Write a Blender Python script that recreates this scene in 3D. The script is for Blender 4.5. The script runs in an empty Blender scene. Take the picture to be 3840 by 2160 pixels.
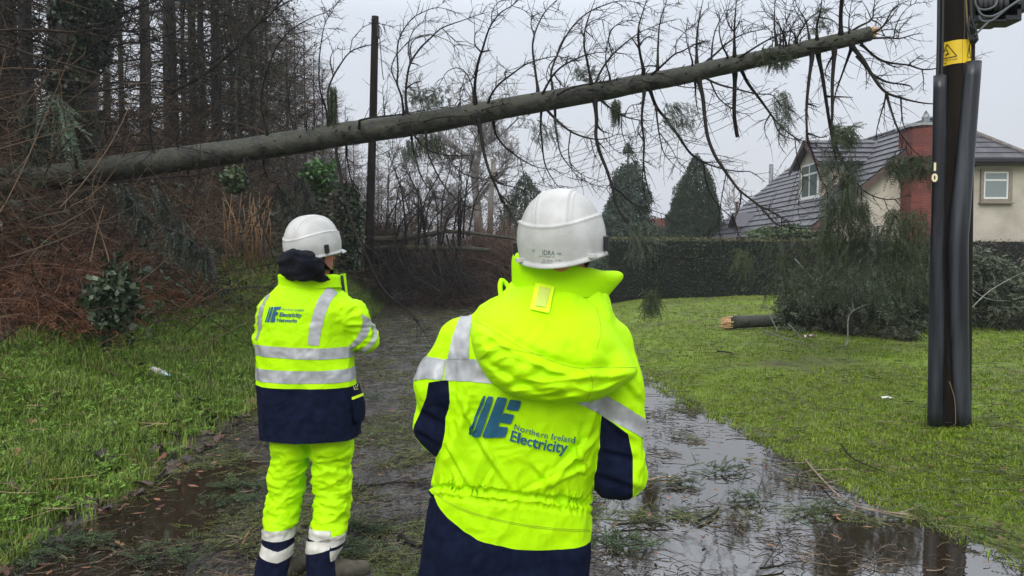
import bpy, math, numpy as np
from mathutils import Vector, Matrix
from mathutils.bvhtree import BVHTree
R = math.radians
sc = bpy.context.scene
col = sc.collection
# ---------------------------------------------------------------- camera, sky, sun, exposure
F, CX, CY = 2773.0, 1920.0, 1080.0          # photograph pixels (3840 wide)
PITCH = math.atan(126/F); CAMZ = 1.65
cam = bpy.data.cameras.new('camera'); cam.lens = 36*F/3840; cam.sensor_width = 36
cam.clip_start = .05; cam.clip_end = 2000
co = bpy.data.objects.new('camera', cam); col.objects.link(co)
co.location = (0, 0, CAMZ); co.rotation_euler = (math.pi/2-PITCH, 0, 0)
sc.camera = co
w = bpy.data.worlds.new('World'); sc.world = w; w.use_nodes = True
nt = w.node_tree; N = nt.nodes; L = nt.links
bg = N['Background']
sky = N.new('ShaderNodeTexSky'); sky.sky_type = 'NISHITA'; sky.sun_disc = False
sky.sun_elevation = R(38); sky.sun_rotation = R(200); sky.dust_density = 4; sky.air_density = 1.5
tc = N.new('ShaderNodeTexCoord'); sp = N.new('ShaderNodeSeparateXYZ'); L.new(tc.outputs['Generated'], sp.inputs[0])
cr = N.new('ShaderNodeValToRGB'); L.new(sp.outputs['Z'], cr.inputs[0])
e = cr.color_ramp.elements; e[0].position = 0; e[0].color = (5.2, 5.3, 5.55, 1)
e[1].position = .30; e[1].color = (5.9, 6.3, 6.95, 1)
x = e.new(.42); x.color = (9.5, 10.0, 10.9, 1); x = e.new(.9); x.color = (15, 15.5, 16.4, 1)
nz = N.new('ShaderNodeTexNoise'); nz.inputs['Scale'].default_value = 1.6; nz.inputs['Detail'].default_value = 4
L.new(tc.outputs['Generated'], nz.inputs['Vector'])
mr = N.new('ShaderNodeMapRange'); mr.inputs[1].default_value = .3; mr.inputs[2].default_value = .7
mr.inputs[3].default_value = .94; mr.inputs[4].default_value = 1.05; L.new(nz.outputs[0], mr.inputs[0])
vm = N.new('ShaderNodeVectorMath'); vm.operation = 'SCALE'; L.new(cr.outputs[0], vm.inputs[0]); L.new(mr.outputs[0], vm.inputs['Scale'])
mx = N.new('ShaderNodeMix'); mx.data_type = 'RGBA'; mx.inputs[0].default_value = .93
L.new(sky.outputs[0], mx.inputs[6]); L.new(vm.outputs[0], mx.inputs[7]); L.new(mx.outputs[2], bg.inputs[0])
bg.inputs[1].default_value = .105
sun = bpy.data.lights.new('sun', 'SUN'); sun.energy = 1.5; sun.angle = R(35); sun.color = (1, .97, .93)
so = bpy.data.objects.new('sun', sun); col.objects.link(so)
so.rotation_euler = Vector((.34*.78, .94*.78, -.62)).to_track_quat('-Z', 'Y').to_euler()
sc.view_settings.view_transform = 'Standard'; sc.view_settings.look = 'None'
sc.view_settings.exposure = 0.32; sc.view_settings.gamma = 1
sc.cycles.max_bounces = 6; sc.cycles.transparent_max_bounces = 8
sc.cycles.use_adaptive_sampling = True
sc.cycles.use_denoising = True
# ---------------------------------------------------------------- helpers
sP, cP = math.sin(PITCH), math.cos(PITCH)
def ray(u, v):
    k = (CY-v)/F
    return np.array([(u-CX)/F, cP+k*sP, -sP+k*cP])
def W(u, v, Y):
    d = ray(u, v); return np.array([0, 0, CAMZ])+d*(Y/d[1])
def proj(P):
    P = np.asarray(P, float); q = P-np.array([0, 0, CAMZ])
    f = q[..., 1]*cP-q[..., 2]*sP; up = q[..., 1]*sP+q[..., 2]*cP
    return np.stack([CX+F*q[..., 0]/f, CY-F*up/f], -1)
def rs(seed): return np.random.default_rng(seed)
def sst(a, b, x):
    t = np.clip((x-a)/(b-a), 0, 1); return t*t*(3-2*t)
_g = rs(11).normal(size=(256, 3)); _g /= np.linalg.norm(_g, axis=1)[:, None]
_p = rs(12).permutation(256); _p = np.concatenate([_p, _p, _p])
def noise(P, s=1.0, off=0):
    P = np.asarray(P, float)*s+off*7.31
    if P.shape[-1] == 2: P = np.concatenate([P, np.zeros(P.shape[:-1]+(1,))], -1)
    i = np.floor(P).astype(int); f = P-i; u = f*f*(3-2*f); i &= 255
    out = 0
    for dx in (0, 1):
        for dy in (0, 1):
            for dz in (0, 1):
                h = _p[_p[_p[(i[..., 0]+dx) & 255]+((i[..., 1]+dy) & 255)]+((i[..., 2]+dz) & 255)]
                g = _g[h]; d = f-np.array([dx, dy, dz])
                wgt = (u[..., 0] if dx else 1-u[..., 0])*(u[..., 1] if dy else 1-u[..., 1])*(u[..., 2] if dz else 1-u[..., 2])
                out = out+wgt*(g*d).sum(-1)
    return out*1.5
def fbm(P, s=1., off=0, o=3):
    return sum(noise(P, s*2**k, off+k)/2**k for k in range(o))

def mesh(name, V, Fs, mat=None, parent=None, smooth=False, local=False):
    """ONE mesh object from a vertex array and a list of face index arrays."""
    me = bpy.data.meshes.new(name)
    V = np.asarray(V, np.float32)
    if isinstance(Fs, list) and isinstance(Fs[0], tuple): Fs = [Fs]
    Fs = [np.asarray(f, np.int32) for f in (Fs if isinstance(Fs, list) else [Fs]) if len(f)]
    me.vertices.add(len(V)); me.vertices.foreach_set('co', V.ravel())
    nl = sum(f.size for f in Fs); npol = sum(len(f) for f in Fs)
    me.loops.add(nl); me.polygons.add(npol)
    me.loops.foreach_set('vertex_index', np.concatenate([f.ravel() for f in Fs]))
    cnt = np.concatenate([np.full(len(f), f.shape[1], np.int32) for f in Fs])
    me.polygons.foreach_set('loop_start', np.concatenate([[0], np.cumsum(cnt)[:-1]]).astype(np.int32))
    me.update(calc_edges=True)
    me.polygons.foreach_set('use_smooth', np.full(npol, smooth, bool))
    if mat: me.materials.append(mat)
    o = bpy.data.objects.new(name, me); col.objects.link(o)
    if parent is not None:
        o.parent = parent
        if not local:
            b = parent
            t = Vector(b.location)
            while b.parent is not None: b = b.parent; t = Vector(b.location)
            if parent.parent is None: o.matrix_parent_inverse = Matrix.Translation(-Vector(parent.location))
    return o
class MB:
    def __init__(s): s.V = []; s.F = {}; s.n = 0
    def add(s, V, Fa):
        V = np.asarray(V, float).reshape(-1, 3); s.V.append(V)
        if isinstance(Fa, list) and isinstance(Fa[0], tuple): Fa = [Fa]
        for f in (Fa if isinstance(Fa, list) else [Fa]):
            f = np.asarray(f)
            if f.size: s.F.setdefault(f.shape[1], []).append(f+s.n)
        s.n += len(V); return s
    def box(s, lo, hi, M=None):
        x0, y0, z0 = lo; x1, y1, z1 = hi
        V = np.array([(x0, y0, z0), (x1, y0, z0), (x1, y1, z0), (x0, y1, z0), (x0, y0, z1), (x1, y0, z1), (x1, y1, z1), (x0, y1, z1)], float)
        if M is not None: V = M(V)
        return s.add(V, [[(0, 3, 2, 1), (4, 5, 6, 7), (0, 1, 5, 4), (1, 2, 6, 5), (2, 3, 7, 6), (3, 0, 4, 7)]][0])
    def build(s, name, mat=None, parent=None, smooth=False, local=False, bevel=0):
        o = mesh(name, np.concatenate(s.V), [np.concatenate(f) for f in s.F.values()], mat, parent, smooth, local)
        if bevel:
            m = o.modifiers.new('b', 'BEVEL'); m.width = bevel; m.segments = 2; m.limit_method = 'ANGLE'
        return o
def nrm(v): return v/np.maximum(np.linalg.norm(v, axis=-1, keepdims=True), 1e-9)
def tubes(P, r, sides=4, cap=False):
    """P (n,K,3) polylines, r (n,K) radii -> V, F"""
    P = np.asarray(P, float); r = np.asarray(r, float)
    if P.ndim == 2: P = P[None]; r = np.broadcast_to(r, P.shape[:2])
    n, K = P.shape[:2]; r = np.broadcast_to(r, (n, K))
    T = nrm(np.gradient(P, axis=1))
    m = nrm(P[:, -1]-P[:, 0]); ref = np.where(np.abs(m[:, 2:3]) < .7, np.array([[0, 0, 1.]]), np.array([[1., 0, 0]]))
    A = nrm(np.cross(T, ref[:, None, :])); B = np.cross(T, A)
    a = np.arange(sides)*2*np.pi/sides
    V = P[:, :, None]+r[:, :, None, None]*(A[:, :, None]*np.cos(a)[None, None, :, None]+B[:, :, None]*np.sin(a)[None, None, :, None])
    idx = np.arange(n*K*sides).reshape(n, K, sides); nx = np.roll(idx, -1, 2)
    Fq = np.stack([idx[:, :-1], nx[:, :-1], nx[:, 1:], idx[:, 1:]], -1).reshape(-1, 4)
    V = V.reshape(-1, 3)
    if cap:
        c0 = len(V); V = np.concatenate([V, P[:, 0], P[:, -1]]); k = np.arange(n)
        f1 = np.stack([np.broadcast_to(c0+k[:, None], (n, sides)), nx[:, 0], idx[:, 0]], -1).reshape(-1, 3)
        f2 = np.stack([np.broadcast_to(c0+n+k[:, None], (n, sides)), idx[:, -1], nx[:, -1]], -1).reshape(-1, 3)
        return V, [Fq, np.concatenate([f1, f2])]
    return V, [Fq]
def spline(pts, k=6):
    """Catmull-Rom resample"""
    p = np.asarray(pts, float); p = np.vstack([2*p[0]-p[1], p, 2*p[-1]-p[-2]]); out = []
    for i in range(1, len(p)-2):
        t = (np.arange(k)/k)[:, None]
        out.append(.5*((2*p[i])+(-p[i-1]+p[i+1])*t+(2*p[i-1]-5*p[i]+4*p[i+1]-p[i+2])*t*t+(-p[i-1]+3*p[i]-3*p[i+1]+p[i+2])*t**3))
    return np.vstack(out+[p[-2:-1]])
def diamonds(C, D, Nn, ln, wd, fold=0.):
    """leaf quads: base C, direction D, facing Nn"""
    D = nrm(D); S = nrm(np.cross(D, Nn)); n = len(C)
    ln = np.broadcast_to(ln, (n,))[:, None]; wd = np.broadcast_to(wd, (n,))[:, None]
    V = np.stack([C, C+D*ln*.45+S*wd*.5, C+D*ln, C+D*ln*.45-S*wd*.5], 1)
    return V.reshape(-1, 3), np.arange(4*n).reshape(n, 4)
def leaves(r, C, size, droop=0.):
    n = len(C); D = nrm(r.normal(size=(n, 3))+np.array([0, 0, -droop])); Nn = nrm(r.normal(size=(n, 3))+np.array([0, -.3, .6]))
    s = size*(.6+.8*r.random(n)); return diamonds(C, D, Nn, s, s*.75)
def sprays(r, P0, D, Ln, k=10, leaf=.05, lw=.015, ang=55, droop=.3, flat=None):
    """needle fronds: stem start P0, direction D, length Ln; k leaf pairs each. Returns (V,F), stem polylines"""
    n = len(P0); D = nrm(D); Ln = np.broadcast_to(Ln, (n,))
    K = 5; t = np.linspace(0, 1, K)[None, :, None]
    stem = P0[:, None]+D[:, None]*Ln[:, None, None]*t+np.array([0, 0, -1.])*droop*Ln[:, None, None]*t*t
    up = nrm(r.normal(size=(n, 3)) if flat is None else flat+.3*r.normal(size=(n, 3)))
    tt = (np.arange(k)+.5)/k; ti = tt*(K-1); i0 = np.minimum(ti.astype(int), K-2); fr = (ti-i0)[None, :, None]
    C = stem[:, i0]*(1-fr)+stem[:, i0+1]*fr; T = nrm(stem[:, i0+1]-stem[:, i0])
    S = nrm(np.cross(T, up[:, None])); a = R(ang)
    ll = leaf*(1.15-.7*tt)[None, :]*(.8+.4*r.random((n, k)))
    out = []
    for sg in (1, -1):
        d = T*math.cos(a)+S*math.sin(a)*sg+.18*r.normal(size=C.shape)
        out.append(diamonds(C.reshape(-1, 3), d.reshape(-1, 3), np.broadcast_to(up[:, None], C.shape).reshape(-1, 3), ll.ravel(), lw))
    V = np.concatenate([out[0][0], out[1][0]]); Fq = np.concatenate([out[0][1], out[1][1]+len(out[0][0])])
    return (V, Fq), stem
def tag(o, label=None, cat=None, group=None, kind=None):
    if label: o['label'] = label
    if cat: o['category'] = cat
    if group: o['group'] = group
    if kind: o['kind'] = kind
    return o
def thing(name, loc, label, cat, group=None):
    o = bpy.data.objects.new(name, None); col.objects.link(o); o.location = tuple(float(c) for c in loc); o.empty_display_size = .2
    return tag(o, label, cat, group)
def copy_tree(o, parent=None):
    c = o.copy(); col.objects.link(c)
    if parent is not None: c.parent = parent
    for ch in list(o.children): copy_tree(ch, c)
    return c
# ---------------------------------------------------------------- materials
def M(name, c1, c2=None, rough=.6, scale=4., bump=0., bscale=30., island=False, spec=.5, metal=0., detail=5, sheen=0., transl=0., stretch=(1, 1, 1), c3=None, lo=.35, hi=.65, ior=1.45, rough2=None, coat=0.):
    m = bpy.data.materials.new(name); m.use_nodes = True; t = m.node_tree; n = t.nodes; l = t.links
    b = n['Principled BSDF']; b.inputs['Roughness'].default_value = rough; b.inputs['Specular IOR Level'].default_value = spec
    b.inputs['Metallic'].default_value = metal; b.inputs['IOR'].default_value = ior
    b.inputs['Coat Weight'].default_value = coat; b.inputs['Coat Roughness'].default_value = .15
    if sheen: b.inputs['Sheen Weight'].default_value = sheen
    tc = n.new('ShaderNodeTexCoord'); mp = n.new('ShaderNodeMapping'); l.new(tc.outputs['Object'], mp.inputs[0]); mp.inputs['Scale'].default_value = stretch
    b.inputs['Base Color'].default_value = (*c1, 1)
    if c2:
        rmp = n.new('ShaderNodeValToRGB'); e = rmp.color_ramp.elements
        e[0].position = lo; e[0].color = (*c1, 1); e[1].position = hi; e[1].color = (*c2, 1)
        if c3: q = e.new(min(.98, hi+.15)); q.color = (*c3, 1)
        nz = n.new('ShaderNodeTexNoise'); nz.inputs['Scale'].default_value = scale; nz.inputs['Detail'].default_value = detail
        l.new(mp.outputs[0], nz.inputs['Vector'])
        if island:
            g = n.new('ShaderNodeNewGeometry'); ma = n.new('ShaderNodeMath'); ma.operation = 'MULTIPLY_ADD'; ma.inputs[1].default_value = .55
            mb = n.new('ShaderNodeMath'); mb.operation = 'MULTIPLY'; mb.inputs[1].default_value = .45
            l.new(nz.outputs[0], mb.inputs[0]); l.new(g.outputs['Random Per Island'], ma.inputs[0]); l.new(mb.outputs[0], ma.inputs[2]); l.new(ma.outputs[0], rmp.inputs[0])
        else: l.new(nz.outputs[0], rmp.inputs[0])
        l.new(rmp.outputs[0], b.inputs['Base Color'])
        if rough2 is not None:
            r2 = n.new('ShaderNodeMapRange'); r2.inputs[1].default_value = lo; r2.inputs[2].default_value = hi; r2.inputs[3].default_value = rough; r2.inputs[4].default_value = rough2
            l.new(nz.outputs[0], r2.inputs[0]); l.new(r2.outputs[0], b.inputs['Roughness'])
    if bump:
        nb = n.new('ShaderNodeTexNoise'); nb.inputs['Scale'].default_value = bscale; nb.inputs['Detail'].default_value = 5; l.new(mp.outputs[0], nb.inputs['Vector'])
        bp = n.new('ShaderNodeBump'); bp.inputs['Strength'].default_value = 1; bp.inputs['Distance'].default_value = bump
        l.new(nb.outputs[0], bp.inputs['Height']); l.new(bp.outputs[0], b.inputs['Normal'])
    if transl:
        tr = n.new('ShaderNodeBsdfTranslucent'); ms = n.new('ShaderNodeMixShader'); ms.inputs[0].default_value = transl
        src = b.inputs['Base Color'].links[0].from_socket if b.inputs['Base Color'].links else None
        if src: l.new(src, tr.inputs[0])
        else: tr.inputs[0].default_value = (*c1, 1)
        l.new(b.outputs[0], ms.inputs[1]); l.new(tr.outputs[0], ms.inputs[2]); l.new(ms.outputs[0], n['Material Output'].inputs[0])
    return m
# ---------------------------------------------------------------- terrain functions
def xl(y): return np.interp(y, [0, 5, 8, 14, 18, 25, 60, 120], [-2.75, -2.7, -2.75, -3.2, -3.6, -4.25, -8.2, -15])
def xr(y): return np.interp(y, [0, 3.5, 4.7, 6.8, 9.6, 14, 24, 40, 60, 120], [3.0, 2.8, 2.5, 2.2, 1.75, 1.9, 2.7, .8, -1.6, -8])
WATER = -.014
def road_z(x, y):
    P = np.stack([x, y], -1)
    far = sst(30, 70, y)*2.2
    b = .040*np.exp(-((x-1.75)/1.3)**4)*sst(11, 7.5, y)+.040*np.exp(-((x+2.25-.10*(5-y))/.45)**2)*sst(6.6, 5.4, y)
    b = b+.012*np.exp(-((x+3.3)/.6)**2)*sst(12, 14, y)*0
    return .010*noise(P, .7, 3)+.009*noise(P, 2.1, 4)+.005*noise(P, 6, 5)-b+.004+far
def left_z(x, y):
    d = np.maximum(xl(y)-x, 0)
    s = np.interp(y, [0, 6, 12, 16, 30], [.26, .30, .5, .85, .8])
    z = np.minimum(d, 2.0)*s+np.clip(d-2.0, 0, 5)*np.interp(y, [0, 8, 14, 25], [.50, .56, .55, .5])+np.clip(d-7, 0, 50)*.12
    P = np.stack([x, y], -1)
    z = z*sst(0, .5, d+.1)+(.10*noise(P, .9, 1)+.05*noise(P, 2.5, 2))*sst(0, 1.2, d)
    return z-.02+sst(30, 70, y)*2.2
def right_z(x, y):
    d = np.maximum(x-xr(y), 0); P = np.stack([x, y], -1)
    return .20*sst(0, 1.6, d)+.16*sst(1, 7, d)+.035*noise(P, .6, 8)*sst(0, 1.5, d)+.018*noise(P, 3, 9)*sst(0, .4, d)-.02
def ground_z(x, y):
    x = np.asarray(x, float); y = np.asarray(y, float)
    return np.where(x < xl(y), left_z(x, y), np.where(x > xr(y), right_z(x, y), np.maximum(road_z(x, y), WATER)))
def hit(u, v, lift=0.):
    d = ray(u, v); lo, hi = 1., 60.
    for _ in range(44):
        m_ = (lo+hi)/2; p_ = np.array([0, 0, CAMZ])+d*m_/d[1]
        if p_[2] > ground_z(p_[0], p_[1])+lift: lo = m_
        else: hi = m_
    return np.array([0, 0, CAMZ])+d*lo/d[1]
def yrows(y0, y1, n): return y0*(y1/y0)**(np.arange(n)/(n-1))
def sheet(name, fx, fz, ys, ss, mat, label):
    Y = ys[:, None]+0*ss[None]; X = fx(Y, ss[None]+0*Y); Z = fz(X, Y)
    V = np.stack([X, Y, Z], -1).reshape(-1, 3); n, k = Y.shape
    i = np.arange(n*k).reshape(n, k)
    o = mesh(name, V, np.stack([i[:-1, :-1], i[:-1, 1:], i[1:, 1:], i[1:, :-1]], -1).reshape(-1, 4), mat, None, True)
    return tag(o, label, name.replace('_', ' '), kind='structure')
m_road = M('wet asphalt', (.020, .018, .015), (.055, .050, .044), rough=.06, rough2=.30, scale=3.2, bump=.010, bscale=38, detail=8, lo=.4, hi=.62, ior=1.9)
m_bank = M('bank soil', (.016, .011, .007), (.05, .03, .016), rough=.85, scale=2.5, bump=.05, bscale=14, c3=(.03, .045, .012))
m_lawn = M('mossy lawn', (.10, .135, .008), (.15, .235, .010), rough=.85, scale=1.1, bump=.02, bscale=60, detail=9, c3=(.20, .20, .02), lo=.38, hi=.6)
# the lawn gets brown muddy patches on top of its greens
t = m_lawn.node_tree; n = t.nodes; l = t.links; b = n['Principled BSDF']; src = b.inputs['Base Color'].links[0].from_socket
nz2 = n.new('ShaderNodeTexNoise'); nz2.inputs['Scale'].default_value = .55; nz2.inputs['Detail'].default_value = 9; nz2.inputs['Roughness'].default_value = .65
tcn = n.new('ShaderNodeTexCoord'); l.new(tcn.outputs['Object'], nz2.inputs['Vector'])
rr = n.new('ShaderNodeValToRGB'); rr.color_ramp.elements[0].position = .47; rr.color_ramp.elements[1].position = .64; l.new(nz2.outputs[0], rr.inputs[0])
mm = n.new('ShaderNodeMix'); mm.data_type = 'RGBA'; l.new(rr.outputs[0], mm.inputs[0]); l.new(src, mm.inputs[6]); mm.inputs[7].default_value = (.06, .055, .022, 1)
l.new(mm.outputs[2], b.inputs['Base Color'])
m_field = M('far field', (.04, .055, .02), (.06, .07, .03), rough=.9, scale=.2)
m_water = M('puddle water', (.022, .016, .009), rough=.015, ior=3.3, spec=.5, bump=.0004, bscale=14)
mesh('ground', [(-400, -30, -.35), (400, -30, -.35), (400, 900, -.35), (-400, 900, -.35)], [(0, 1, 2, 3)], m_field)
tag(bpy.data.objects['ground'], 'flat field ground running out under everything to the horizon', 'ground', kind='structure')
sheet('road', lambda Y, s: xl(Y)-.08+(xr(Y)-xl(Y)+.16)*s, road_z, yrows(.8, 110, 420), np.linspace(0, 1, 110), m_road, 'wet tarmac lane strewn with debris')
sheet('bank', lambda Y, s: xl(Y)-s, left_z, yrows(.8, 110, 260), 45*np.linspace(0, 1, 130)**2, m_bank, 'steep wooded bank rising left of the lane')
sheet('lawn', lambda Y, s: xr(Y)+s, right_z, yrows(.8, 110, 300), 55*np.linspace(0, 1, 150)**2, m_lawn, 'mossy green lawn right of the lane')
def puddle(name, pts, label):
    p = spline(pts+[pts[0]], 6)[:-1]; c = p.mean(0)
    V = np.vstack([np.c_[p, np.full(len(p), WATER)], [[*c, WATER]]]); n = len(p); k = np.arange(n)
    return tag(mesh(name, V, np.stack([k, (k+1) % n, np.full(n, n)], -1), m_water), label, 'puddle', kind='structure')
puddle('puddle', [(.1, 2.2), (2.95, 2.0), (2.85, 3.5), (2.62, 4.7), (2.32, 6.8), (1.95, 9.6), (1.7, 10.8), (.6, 10.6), (-.4, 9), (-1.0, 6), (-1.2, 3.6)], 'broad sky-reflecting puddle along the lawn edge')
puddle('puddle', [(-2.9, 2.4), (-1.25, 2.3), (-1.25, 4.2), (-1.25, 5.9), (-2.0, 7.2), (-2.95, 7.0)], 'dark brown puddle at the foot of the left bank')
# ---------------------------------------------------------------- people: implicit surfaces, clipped panels, projected markings
def surface_nets(G, lo, h):
    s = G < 0; nx, ny, nz = G.shape
    cor = [(a, b, c) for a in (0, 1) for b in (0, 1) for c in (0, 1)]
    sub = lambda A, a, b, c: A[a:nx-1+a, b:ny-1+b, c:nz-1+c]
    cnt = sum(sub(s, *c).astype(np.int8) for c in cor); act = (cnt > 0) & (cnt < 8)
    ids = np.full(act.shape, -1, np.int64); idx = np.argwhere(act); ids[act] = np.arange(len(idx))
    acc = np.zeros((len(idx), 3)); num = np.zeros(len(idx))
    for i, a in enumerate(cor):
        for b in cor[i+1:]:
            if sum(abs(p-q) for p, q in zip(a, b)) != 1: continue
            ga = G[idx[:, 0]+a[0], idx[:, 1]+a[1], idx[:, 2]+a[2]]; gb = G[idx[:, 0]+b[0], idx[:, 1]+b[1], idx[:, 2]+b[2]]
            m = (ga < 0) != (gb < 0); t = np.where(m, ga/np.where(m, ga-gb, 1), 0)
            p = idx+np.array(a)+(np.array(b)-np.array(a))*t[:, None]; acc[m] += p[m]; num[m] += 1
    V = acc/num[:, None]*h+np.asarray(lo); Fs = []
    for ax in range(3):
        A = np.moveaxis(s, ax, 0); I = np.moveaxis(ids, ax, 0)
        ch = A[1:, 1:-1, 1:-1] != A[:-1, 1:-1, 1:-1]; w = np.argwhere(ch); fl = A[:-1, 1:-1, 1:-1][ch]
        i, j, k = w.T; j = j+1; k = k+1
        q = np.stack([I[i, j-1, k-1], I[i, j, k-1], I[i, j, k], I[i, j-1, k]], -1)
        if ax == 1: fl = ~fl
        q[~fl] = q[~fl][:, ::-1]; Fs.append(q)
    Q = np.concatenate(Fs)
    return V, np.concatenate([Q[:, [0, 1, 2]], Q[:, [0, 2, 3]]])
def sdf(f, lo, hi, h):
    ax = [np.arange(a, b+h, h) for a, b in zip(lo, hi)]
    X, Y, Z = np.meshgrid(*ax, indexing='ij', sparse=True)
    G = f(X, Y, Z)+np.zeros((len(ax[0]), len(ax[1]), len(ax[2])))
    V, T = surface_nets(G, lo, h); return V, T
def smin(a, b, k): t = np.clip(.5+.5*(b-a)/k, 0, 1); return b+(a-b)*t-k*t*(1-t)
def cone(X, Y, Z, a, b, ra, rb, sq=(1, 1, 1)):
    a = np.array(a, float); b = np.array(b, float); d = b-a; L2 = (d*d).sum()
    px, py, pz = X-a[0], Y-a[1], Z-a[2]; t = np.clip((px*d[0]+py*d[1]+pz*d[2])/L2, 0, 1)
    return np.sqrt(((px-t*d[0])/sq[0])**2+((py-t*d[1])/sq[1])**2+((pz-t*d[2])/sq[2])**2)-(ra+(rb-ra)*t)
def chain(X, Y, Z, pts, rad, k=.02):
    out = None
    for i in range(len(pts)-1):
        c = cone(X, Y, Z, pts[i], pts[i+1], rad[i], rad[i+1]); out = c if out is None else smin(out, c, k)
    return out
def ell(X, Y, Z, c, r):
    q = np.sqrt(((X-c[0])/r[0])**2+((Y-c[1])/r[1])**2+((Z-c[2])/r[2])**2); return (q-1)*min(r)
def table(rows, Yc, conv):
    """rows (v, uL, uR, depth half, y offset) in photo pixels -> arrays by z at depth Yc"""
    o = []
    for v, a, b, dep, oy in rows:
        ua, vv = conv(a, v); ub, _ = conv(b, v); pa = W(ua, vv, Yc); pb = W(ub, vv, Yc)
        o.append((pa[2], (pa[0]+pb[0])/2, (pb[0]-pa[0])/2, Yc+oy, dep))
    return np.array(sorted(o))
def tab_sdf(T, X, Y, Z, n=2.4, cap=True, sc_=1.):
    z = Z; ip = lambda k: np.interp(z, T[:, 0], T[:, k])
    cx, a, cy, b = ip(1), ip(2)*sc_, ip(3), ip(4)*sc_
    q = (np.abs((X-cx)/a)**n+np.abs((Y-cy)/b)**n)**(1/n)
    d = (q-1)*np.minimum(a, b)
    return -smin(-d, -np.maximum(z-T[-1, 0], T[0, 0]-z), .02) if cap else d
def vnormals(V, T):
    n = np.cross(V[T[:, 1]]-V[T[:, 0]], V[T[:, 2]]-V[T[:, 0]]); N_ = np.zeros_like(V)
    for k in range(3): np.add.at(N_, T[:, k], n)
    return nrm(N_)
def relax(V, T, it=3):
    A = np.concatenate([T[:, [0, 1]], T[:, [1, 2]], T[:, [2, 0]]]); A = np.concatenate([A, A[:, ::-1]])
    deg = np.bincount(A[:, 0], minlength=len(V))[:, None]
    for _ in range(it):
        S = np.zeros_like(V); np.add.at(S, A[:, 0], V[A[:, 1]]); V = V*.4+.6*S/np.maximum(deg, 1)
    return V
def clip_mesh(V, T, f):
    """keep f<0; returns V,T of the kept side, cut exactly at f=0"""
    ins = f < 0; c = ins[T].sum(1); keep = T[c == 3]; new = [V]; n0 = len(V); out = [keep]; ex = []
    for cc in (1, 2):
        S = T[c == cc]
        if not len(S): continue
        odd = ins[S] if cc == 1 else ~ins[S]; r = odd.argmax(1); S = np.stack([S[np.arange(len(S)), (r+k) % 3] for k in range(3)], 1)
        fa, fb, fc = f[S[:, 0]], f[S[:, 1]], f[S[:, 2]]
        pb = V[S[:, 0]]+(V[S[:, 1]]-V[S[:, 0]])*(fa/(fa-fb))[:, None]; pc = V[S[:, 0]]+(V[S[:, 2]]-V[S[:, 0]])*(fa/(fa-fc))[:, None]
        k = n0+np.arange(len(S)); new += [pb, pc]
        if cc == 1: out.append(np.stack([S[:, 0], k, k+len(S)], 1))
        else: out += [np.stack([k, S[:, 1], S[:, 2]], 1), np.stack([k, S[:, 2], k+len(S)], 1)]
        n0 += 2*len(S)
    V2 = np.concatenate(new); T2 = np.concatenate(out)
    key = np.round(V2*20000).astype(np.int64); u, first, inv = np.unique(key, axis=0, return_index=True, return_inverse=True); inv = inv.ravel()
    V2 = V2[first]; T2 = inv[T2]; T2 = T2[(T2[:, 0] != T2[:, 1]) & (T2[:, 1] != T2[:, 2]) & (T2[:, 0] != T2[:, 2])]
    used = np.unique(T2); mp = np.full(len(V2), -1); mp[used] = np.arange(len(used))
    return V2[used], mp[T2]
def biggest(V, T, n=1):
    lab = np.arange(len(V))
    while True:
        l0 = lab.copy(); m_ = lab[T].min(1)
        for k in range(3): np.minimum.at(lab, T[:, k], m_)
        lab = lab[lab]
        if (lab == l0).all(): break
    u, c = np.unique(lab[T[:, 0]], return_counts=True); best = u[np.argsort(-c)[:n]]
    T = T[np.isin(lab[T[:, 0]], best)]; used = np.unique(T); mp = np.full(len(V), -1); mp[used] = np.arange(len(used)); return V[used], mp[T]
def poly_sd(P, poly):
    poly = np.asarray(poly, float); d = np.full(len(P), 1e9); ins = np.zeros(len(P), bool); n = len(poly)
    for i in range(n):
        a, b = poly[i], poly[(i+1) % n]; e_ = b-a; q = P-a; t = np.clip((q@e_)/(e_@e_), 0, 1); d = np.minimum(d, np.linalg.norm(q-t[:, None]*e_, axis=1))
        c = ((a[1] <= P[:, 1]) != (b[1] <= P[:, 1])); xx = a[0]+(P[:, 1]-a[1])/(b[1]-a[1]+1e-12)*e_[0]; ins ^= c & (P[:, 0] < xx)
    return np.where(ins, -d, d)
def panel(name, V, T, poly, mat, parent, off=.0025, ymax=None, extra=None):
    """a cloth panel lying on the garment: the part of its surface inside the outline, lifted off it"""
    N_ = vnormals(V, T); f = poly_sd(proj(V), poly)
    f = np.maximum(f, 400*(N_[:, 1]-.25))          # only the side turned to the outline's viewer
    if extra is not None: f = np.maximum(f, extra)
    V2, T2 = clip_mesh(V+N_*off, T, f)
    if not len(T2): return None
    return mesh(name, *biggest(V2, T2), mat, parent, True)
def wrinkle(V, T, amp, s, seed, st=(1, 1, 1), mask=None):
    N_ = vnormals(V, T); P = V*np.array(st); wv = np.stack([noise(P, s*.6, seed+k*5) for k in (1, 2, 3)], -1)
    a = noise(P+wv*.06, s, seed); b = noise(P+wv*.1, s*2.3, seed+9)
    d = (1-np.abs(a)*2.4)*.7+(1-np.abs(b)*2.4)*.35-.6
    if mask is not None: d = d*mask
    return V+N_*(amp*d)[:, None]
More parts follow.
